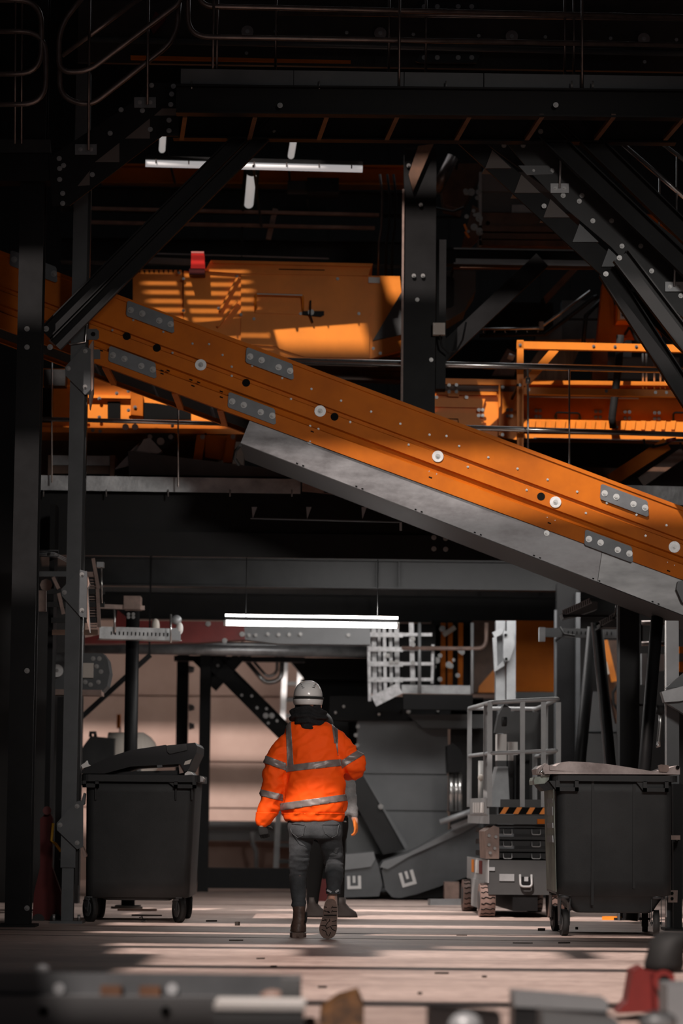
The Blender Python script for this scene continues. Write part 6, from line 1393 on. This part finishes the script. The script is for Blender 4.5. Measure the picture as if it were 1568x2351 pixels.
# raised boot: toe hanging down, sole to the camera
by = -.29
bt = M()
limb(bt, [(762, 2066, by + .06, 13), (760, 2085, by + .085, 15), (758, 2105, by + .09, 15.5), (756, 2125, by + .085, 15), (755, 2138, by + .075, 13)])
limb(bt, [(763, 2052, by + .06, 11), (762, 2075, by + .075, 13)])
rb = remesh_obj(bt, 'boot', LEATHL, man, .008, 3)
def outline(grow=0):
    base_ = [(750, 2064), (762, 2061), (771, 2067), (774, 2080), (774, 2100), (773, 2115), (773, 2130), (768, 2144), (756, 2151), (744, 2149), (736, 2140), (734, 2127), (738, 2112), (743, 2098), (744, 2080)]
    cx, cy = 756, 2106; out = []
    n = len(base_)
    for i in range(n):
        p0, p1, p2, p3 = [base_[(i + j) % n] for j in (-1, 0, 1, 2)]
        for k in range(4):
            t = k / 4; f = lambda a, b, c_, d_: .5 * (2 * b + (c_ - a) * t + (2 * a - 5 * b + 4 * c_ - d_) * t * t + (-a + 3 * b - 3 * c_ + d_) * t ** 3)
            x, y = f(p0[0], p1[0], p2[0], p3[0]), f(p0[1], p1[1], p2[1], p3[1]); l = math.hypot(x - cx, y - cy); out.append((x + (x - cx) / l * grow, y + (y - cy) / l * grow))
    return out
part(M().prism([pp(x, y, by + .028) for x, y in outline(1.0)], V((0, .022, 0))), 'welt', LEATHL, rb)
sl = part(M().prism([pp(x, y, by) for x, y in outline(0)], V((0, .028, 0))), 'boot_sole', SOLE, rb)
tr = M()
def tl(x0, y0, x1, y1, wd=1.5): tr.bar(pp(x0, y0, by - .0005), pp(x1, y1, by - .0005), .003, wd / SP)
for y in (2079, 2088): tl(744, y, 751, y + 1); tl(764, y + 1, 774, y + 1); tl(764, y - 1, 761, y + 3)
tl(752, 2089, 757, 2092, 3); tl(744, 2098, 773, 2098, 2.4)
for x0, y0, x1, y1 in ((740, 2110, 752, 2108), (762, 2112, 773, 2110), (737, 2121, 748, 2122), (761, 2122, 773, 2121), (748, 2122, 753, 2114), (753, 2114, 758, 2110), (758, 2122, 763, 2130), (763, 2130, 772, 2134), (748, 2122, 750, 2128), (750, 2128, 757, 2124), (739, 2130, 748, 2134), (748, 2134, 752, 2144), (760, 2136, 755, 2146), (757, 2106, 757, 2112), (746, 2106, 750, 2112)): tl(x0, y0, x1, y1)
part(tr, 'tread', HOLE, sl)
part(M().poly([(741, 2100), (773, 2099), (773, 2108), (740, 2109)], YP + by - .0004, .002), 'instep', LEATH, sl)
# gloved hands with five fingers each
def hand(base_, dirv, across, palmn, mt, parent, s=1.0, curl=.6, name='glove', thumb=None):
    base_ = V(base_); d = V(dirv).normalized(); a = V(across).normalized(); n_ = V(palmn).normalized(); mb = M()
    R = []
    for t, w_, th in ((-.03, .028, .022), (0, .030, .020), (.03, .038, .018), (.06, .042, .016), (.085, .040, .013)):
        R.append([base_ + d * t * s + a * (math.cos(q) * w_ * s) + n_ * (math.sin(q) * th * s) for q in [2 * PI * k / 16 for k in range(16)]])
    mb.loft(R)
    for k, (o_, L) in enumerate(((-.030, .072), (-.010, .080), (.011, .076), (.030, .060))):
        p = base_ + d * .078 * s + a * o_ * s; pts = [p - d * .02 * s]; ang = 0; dd = d
        for j, seg in enumerate((.45, .32, .23)):
            ang += curl * (.5 if j == 0 else 1.0); pts.append(p); p = p + (d * math.cos(ang) + n_ * math.sin(ang)) * L * seg * s
        pts.append(p); mb.tube(pts, [.0095 * s, .0092 * s, .0088 * s, .008 * s, .0065 * s][:len(pts)], 10)
    tb = thumb or (a * .8 + d * .6 + n_ * .3); tb = V(tb).normalized(); p = base_ + a * .025 * s + d * .015 * s
    mb.tube([p - tb * .01 * s, p + tb * .02 * s, p + tb * .045 * s, p + tb * .045 * s + (tb + d * .6).normalized() * .022 * s], [.012 * s, .0125 * s, .0105 * s, .008 * s], 10)
    return remesh_obj(mb, name, mt, parent, .004, 2)
hand(pp(601, 1892, -.02), (.25, .05, -1), (1, .1, .15), (.2, 1, .1), GLOVE, man, .92, 1.0, thumb=(1, 0, -.30))
hand(pp(787, 1769, .38), (-.5, 1, .1), (-.1, .1, 1), (-1, -.4, 0), GLOVE, man, .92, .9)

# second person, mostly hidden behind the first
YP = 24.6; SP = S(YP)
p2 = T('person', (P(750, 2103, YP).x, YP, 0), 'person half hidden behind the walking worker, in dark trousers with an orange work glove', 'person')
mb = M()
vloft(mb, [(735, 1642, .0, 8, .04), (735, 1650, .0, 22, .08), (735, 1670, .0, 28, .10), (736, 1690, .0, 26, .09), (738, 1702, .0, 17, .06), (741, 1714, .0, 20, .07), (744, 1722, .0, 42, .10), (746, 1740, .0, 46, .12), (748, 1800, .0, 42, .12), (749, 1850, .0, 42, .12), (750, 1890, .0, 44, .12)])
limb(mb, [(783, 1738, .0, 13), (796, 1790, .0, 12), (803, 1830, -.02, 10), (813, 1876, -.04, 7.5), (816, 1888, -.04, 7)])
limb(mb, [(712, 1738, .0, 13), (704, 1790, .0, 12), (704, 1830, .06, 10), (712, 1862, .16, 7.5)])
limb(mb, [(735, 1890, .0, 22), (726, 1985, .0, 14), (718, 2060, .0, 10), (716, 2090, .0, 9)])
limb(mb, [(764, 1890, .0, 22), (772, 1985, .03, 14), (776, 2060, .06, 10), (778, 2088, .06, 9)])
remesh_obj(mb, 'body', SKIN, p2, .013, 4)
mb = M()
vloft(mb, [(742, 1716, .0, 22, .10), (744, 1724, .0, 46, .14), (746, 1745, .0, 50, .155), (748, 1800, .0, 48, .155), (749, 1850, .0, 50, .16), (750, 1890, .0, 50, .16)], 32)
limb(mb, [(778, 1732, .0, 17), (790, 1765, .0, 18), (798, 1795, .0, 17), (803, 1830, -.02, 15), (809, 1858, -.03, 12.5), (813, 1874, -.04, 9.5)])
limb(mb, [(714, 1732, .0, 17), (704, 1795, .0, 16), (703, 1830, .06, 14), (712, 1860, .16, 11)])
remesh_obj(mb, 'sweater', GREYSL, p2, .012, 4, lambda p: .012 * noise.noise(V((p.x * 10, p.y * 10, p.z * 26))))
mb = M()
vloft(mb, [(750, 1868, .0, 50, .165), (750, 1900, .0, 50, .165), (750, 1925, .0, 46, .16)], 30)
limb(mb, [(733, 1895, .0, 26), (728, 1950, .0, 25), (723, 2000, .0, 19), (719, 2050, .0, 15), (717, 2078, .0, 13)])
limb(mb, [(768, 1895, .0, 26), (772, 1950, .02, 22), (774, 2000, .04, 18), (776, 2050, .06, 15), (777, 2078, .06, 13)])
remesh_obj(mb, 'trousers', DARKCL, p2, .012, 4)
part(M().sphere(P(735, 1664, YP), .115, .135, .12, zmin=-.15), 'hair', HAIR, p2)
for cx, dy in ((717, .0), (782, .06)):
    mb = M(); g0 = P(cx, 2090, YP).x; 
    mb.loft([ell((g0 + o_, YP + dy, z), rx, ry, 20) for o_, z, rx, ry in ((.0, .17, .045, .055), (.0, .12, .045, .055), (.015, .08, .065, .055), (.035, .05, .095, .052), (.04, .02, .105, .052), (.04, .0, .108, .053))])
    part(mb, 'boot', BOOTD, p2)
hand(P(815, 1882, YP) + V((0, -.04, 0)), (.12, -.05, -1), (.3, 1, 0), (-1, .2, 0), ORGLOVE, p2, 1.0, .5)
hand(P(712, 1864, YP) + V((0, .18, 0)), (.2, .8, -.3), (1, .1, 0), (0, .3, 1), ORGLOVE, p2, 1.0, .6)
# ---------------------------------------------------------------- floor debris and foreground
def gp(px, py, z=0): q = Pz(px, py, z); return q
random.seed(21)
deb = [(980, 2296, 'small'), (838, 2350, '')]
def scrap(px, py, lx, ly, h, rot, label, mt=SCRAP, cat='scrap', name='scrap_piece', group=None):
    c = gp(px, py); R = Matrix.Rotation(rot, 3, 'Z'); k = random.random
    pts = [V((-lx, -ly * (.5 + k() * .5), 0)), V((lx * .4, -ly, 0)), V((lx, ly * .2, 0)), V((lx * .5, ly, 0)), V((-lx * .6, ly * .8, 0))]
    return solo(M().prism([c + R @ p for p in pts], V((0, 0, h))), name, mt, label, cat, group)
items = [((337, 2103, .13, .02, .012, 0), 'thin dark strip lying between the wheels of the left bin'), ((545, 2125, .02, .02, .03, 0), 'small dark nut on the floor right of the left bin'), ((485, 2116, .05, .02, .012, .3), 'dark splinter on the floor right of the left bin'),
         ((1243, 2137, .03, .03, .02, 0), 'dark chip on the floor left of the right bin wheels'), ((1324, 2134, .012, .012, .02, 0), 'tiny dark pebble between the front wheels of the right bin'), ((1014, 2236, .04, .012, .01, 0), 'thin dark sliver on the bright floor right of centre'),
         ((1112, 2244, .02, .012, .01, 1), 'small dark flake right of the sliver on the bright floor'), ((964, 2283, .012, .012, .012, 0), 'dark pebble low on the bright floor'), ((740, 2268, .03, .02, .01, .5), 'dark flake near the brown plate in the foreground'),
         ((542, 2160, .05, .01, .008, .1), 'dark sliver on the floor left of the standing boot'), ((1295, 2166, .05, .012, .01, .4), 'dark twig on the floor before the right bin'), ((1200, 2166, .07, .01, .006, 0), 'long thin dark sliver before the right bin'),
         ((598, 2202, .03, .008, .008, .4), 'pale sliver on the floor left of the worker shadow'), ((628, 2220, .02, .008, .008, .2), 'short dark line of dirt left of the worker feet'), ((1060, 2148, .04, .01, .008, 0), 'dark fleck on the floor crack right of the worker'), ((1182, 2086, .07, .02, .02, 0), 'flat dark offcut under the scissor lift shadow')]
for a, lab in items: scrap(*a, lab)
t = scrap(1412, 2112, .12, .05, .03, .1, 'crumpled orange rag on the floor under the right bin', ORANGE2, 'rag', 'orange_rag')
c = gp(320, 2112); solo(M().tube([c + V((0, 0, .02)), c + V((.03, -.1, .03)), c + V((.05, -.3, .015)), c + V((.09, -.5, .02)), c + V((.06, -.62, .01))], .004, 6), 'thin_wire', RUB, 'thin curled black wire on the floor between the left bin wheels', 'wire')
for k, (px, py, l_) in enumerate(((285, 2086, .18), (300, 2091, .22))):
    a = gp(px - 30, py); solo(M().bar(a + UP * .01, a + V((l_ * 1.6, 0, .01)), .05, .02), 'thin_batten', SCRAP if k == 0 else TAN, ('dark' if k == 0 else 'pale') + ' thin batten on the floor behind the left bin', 'batten')
# foreground steel sections, close to the lens
def fbox(x0, x1, yt, yb, Y, D, zbase=0): return M().box((X_(x0, yt, Y), Y, zbase), (X_(x1, yt, Y), Y + D, Z_((x0 + x1) / 2, yt, Y)))
YF = 10.6
t = T('steel_section', (X_(300, 2240, YF), YF + .2, 0), 'long blurred grey steel channel lying across the bottom left foreground', 'steel section')
xa, xb = X_(-60, 2250, YF), X_(660, 2250, YF); zt = Z_(300, 2240, YF); zm_ = Z_(300, 2290, YF)
part(M().box((xa, YF + .16, 0), (xb, YF + .175, zt)), 'rear_flange', GREYP, t)
part(M().box((xa, YF, 0), (xb + .05, YF + .175, zm_)), 'web', mat('mid_dark_steel', (.10, .102, .105), .5), t)
for x in (100, 380): part(M().cyl(P(x, 2322, YF - .001), P(x, 2322, YF - .01), .018, n=16), 'hole', HOLE, t)
for x in (135, 395): part(M().cyl(P(x, 2270, YF + .158), P(x, 2270, YF + .14), .022, n=12), 'bolt_head', GREYL, t)
for x in (250, 340): part(M().box((X_(x - 24, 2270, YF), YF + .09, zm_), (X_(x + 24, 2270, YF), YF + .155, zm_ + .035)), 'block', BROWN, t)
part(M().box((X_(645, 2240, YF), YF - .0, 0), (X_(690, 2240, YF), YF + .3, Z_(670, 2248, YF))), 'end_plate', DKGREY, t)
t = T('steel_section', (X_(600, 2300, 9.6), 9.7, 0), 'blurred box section with bright top edge overlapping the channel end in the foreground', 'steel section')
part(M().box((X_(490, 2308, 9.7), 9.7, 0), (X_(697, 2308, 9.7), 9.98, Z_(600, 2318, 9.7))), 'box_body', DKGREY, t)
part(M().box((X_(492, 2308, 9.7), 9.69, Z_(600, 2318, 9.7)), (X_(700, 2308, 9.7), 10.0, Z_(600, 2304, 9.7))), 'lit_top_plate', WHITE, t)  # whiter than the body, standing for light on the top
solo(M().sphere(V((X_(625, 2278, YF), YF + .09, zm_)), .05, .04, .03, zmin=0), 'resting_lump', TAN, 'pale pinkish lump resting on the foreground channel end', 'lump')
solo(M().sphere(V((X_(86, 2235, YF), YF + .1675, zt + .012)), .03, .012, .018), 'resting_lump', GREYL, 'bright blurred bolt on the far left of the foreground channel', 'bolt')
a = P(790, 2300, 11.2)
solo(M().prism([V((P(728, 2330, 11.2).x, 11.2, 0)), V((P(835, 2330, 11.2).x, 11.2, 0)), P(836, 2318, 11.2), P(822, 2283, 11.2), P(775, 2296, 11.2), P(736, 2325, 11.2)], V((0, .12, .02))), 'brown_plate', mat('rusty_brown', (.10, .045, .014), .6, 0, .5, 14, dirt=(.012, .008, .006)), 'blurred rusty brown angular plate at the bottom edge, centre', 'plate')
solo(M().sphere(V((X_(712, 2345, 11.0), 11.0, 0.06)), .05, .05, .06), 'foreground_lump', TAN, 'small pale lump left of the rusty brown plate', 'lump')
for k, (x0, x1, yt, Y, mt_, lab) in enumerate(((1180, 1395, 2284, 10.8, MIDGREY, 'blurred grey flat box at the bottom right foreground'), (985, 1150, 2318, 10.3, MIDGREY, 'blurred grey box edge at the bottom, right of centre'), (1245, 1420, 2330, 9.9, DKGREY, 'darker blurred box at the very bottom under the grey flat box'))):
    t = T('metal_box', (X_((x0 + x1) / 2, yt, Y), Y + .15, 0), lab, 'box')
    z = Z_((x0 + x1) / 2, yt, Y); part(M().box((X_(x0, yt, Y), Y, 0), (X_(x1, yt, Y), Y + .28, z - .035)), 'box_body', BLACK2 if k == 0 else mt_, t)
    part(M().hexa([V((X_(x0, yt, Y), Y - .01, z - .045)), V((X_(x1, yt, Y), Y - .01, z - .06)), V((X_(x1, yt, Y), Y + .28, z - .045)), V((X_(x0, yt, Y), Y + .28, z - .03)), V((X_(x0, yt, Y), Y - .01, z + .005)), V((X_(x1, yt, Y), Y - .01, z - .02)), V((X_(x1, yt, Y), Y + .28, z - .02)), V((X_(x0, yt, Y), Y + .28, z + .005))]), 'lid', mt_, t)
solo(M().sphere(V((X_(1068, 2345, 9.9), 9.9, .17)), .06, .05, .05), 'foreground_lump', GREYL, 'blurred pale lump in front of the bottom grey box', 'lump')
solo(M().sphere(V((X_(1510, 2345, 10.2), 10.2, .17)), .07, .05, .04), 'foreground_lump', GREYL, 'blurred pale lump at the bottom right below the red coupling', 'lump')
# red machine coupling with black rubber boot
YR = 12.6
t = T('machine_coupling', (X_(1480, 2300, YR), YR + .15, 0), 'blurred red machine coupling with black rubber boot at lower right', 'machine part')
part(M().prism([P(1418, 2326, YR), P(1440, 2300, YR), P(1452, 2230, YR), P(1474, 2219, YR), P(1482, 2228, YR), P(1548, 2236, YR), P(1544, 2290, YR), P(1530, 2322, YR)], V((0, .22, 0))), 'casting', RED, t)
c = P(1523, 2252, YR - .001); part(M().cyl(c + V((0, .01, 0)), c - V((0, .04, 0)), .048, n=28), 'boss', RED, t); part(M().cyl(c - V((0, .03, 0)), c - V((0, .045, 0)), .026, n=20), 'boss_hole', HOLE, t)
part(M().bar(P(1496, 2235, YR - .005), P(1500, 2318, YR - .005), .012, .012, upv=(1, 0, 0)), 'rib', REDD, t)
mb = M(); mb.loft([[P(cx, cy, YR) + V((0, .12 + math.sin(a) * ry, 0)) + V((math.cos(a) * rx / S(YR), 0, 0)) for a in [2 * PI * k / 24 for k in range(24)]] for cx, cy, rx, ry in ((1530, 2234, 44, .11), (1532, 2215, 46, .12), (1535, 2190, 42, .12), (1542, 2165, 44, .11), (1552, 2150, 42, .09), (1562, 2142, 34, .06))])
part(mb, 'rubber_boot', RUB, t)
solo(M().box((X_(1532, 2260, 11.2), 11.2, 0), (X_(1640, 2260, 11.2), 11.5, Z_(1580, 2262, 11.2))), 'metal_box', MIDGREY, 'blurred grey box in the bottom right corner before the red coupling', 'box')
# ---------------------------------------------------------------- short black fixing bars that tie hung parts back to the steel behind or above them
FIX = ["warning_tag", "pipe.002", "chute", "diagonal_brace.004", "strut", "hanging_cable.003", "hanging_cable.004", "hanging_cable.005", "hanging_cable.007", "diagonal_brace.003", "lamp_bulb", "cable_tray.003", "light_rail", "pipe.007", "light_rail.001", "cable_ladder_stack", "handrail.003", "grey_bracket.001", "orange_rail", "machine_ledge", "grey_bracket", "indicator_lamp.004", "orange_marker", "orange_conveyor_leg", "diagonal_brace.007", "orange_ledge", "strip_lamp", "machine_housing.001", "sensor", "chain_hoist", "copper_bracket", "edge_machinery", "batten_lamp.001", "batten_lamp.002", "toe_plate.007", "rubber_flap", "winch_motor", "indicator_lamp.003", "pale_bar", "cable_tray.002", "batten_lamp", "cable_hose", "motor", "indicator_lamp.002", "tank_end", "cable_tray.004", "cover_rail", "cover_rail.001", "cable_duct", "cable.001", "hopper_cover", "cable_hose.001", "machine_enclosure", "diagonal_brace.006", "machine_underside", "service_platform", "tube_gantry", "orange_plate", "pipe", "machine_underside.001", "geared_motor", "hydraulic_manifold", "machine_cabinet", "orange_strut.001", "pipe.006", "orange_gantry", "tool_cabinet", "orange_strut", "filter_drum", "dark_hopper"]
bpy.context.view_layer.update(); dg = bpy.context.evaluated_depsgraph_get()
def topmost(o):
    while o.parent is not None: o = o.parent
    return o
plan = []
for nm in FIX:
    t = bpy.data.objects.get(nm)
    if t is None: continue
    pts = []
    for o in [t] + list(t.children_recursive):
        if o.type == 'MESH' and len(o.data.vertices) > 3:
            mw = Matrix.Translation(rootloc(o)); vs = o.data.vertices
            for i in range(0, len(vs), max(1, len(vs) // 6)): pts.append(mw @ vs[i].co)
            pts.append(mw @ (sum((v.co for v in vs), V((0, 0, 0))) / len(vs)))
    best = None
    for p in pts[:40]:
        for d, pen in ((V((0, 1, 0)), 0), (V((0, 0, 1)), .8), (V((0, 0, -1)), .8), (V((1, 0, 0)), .8), (V((-1, 0, 0)), .8)):
            q = p + d * .003; dist = .003
            for hop in range(6):
                ok, loc, nr, idx, ob, mx = bpy.context.scene.ray_cast(dg, q, d)
                if not ok: break
                dist = (loc - p).length
                if topmost(ob) is not t: break
                q = loc + d * .004
            if ok and topmost(ob) is not t and ob.name.split('.')[0] not in ('wall_back', 'wall_back_upper') and dist < 9:
                if best is None or dist + pen < best[0]: best = (dist + pen, p, d, loc)
    if best: plan.append((t, best))
for t, (c_, p, d, loc) in plan:
    part(M().bar(p - d * .012, loc + d * .006, .02, .02, upv=(0, 0, 1) if abs(d.z) < .5 else (0, 1, 0)), 'fixing_bar', BLACK, t)
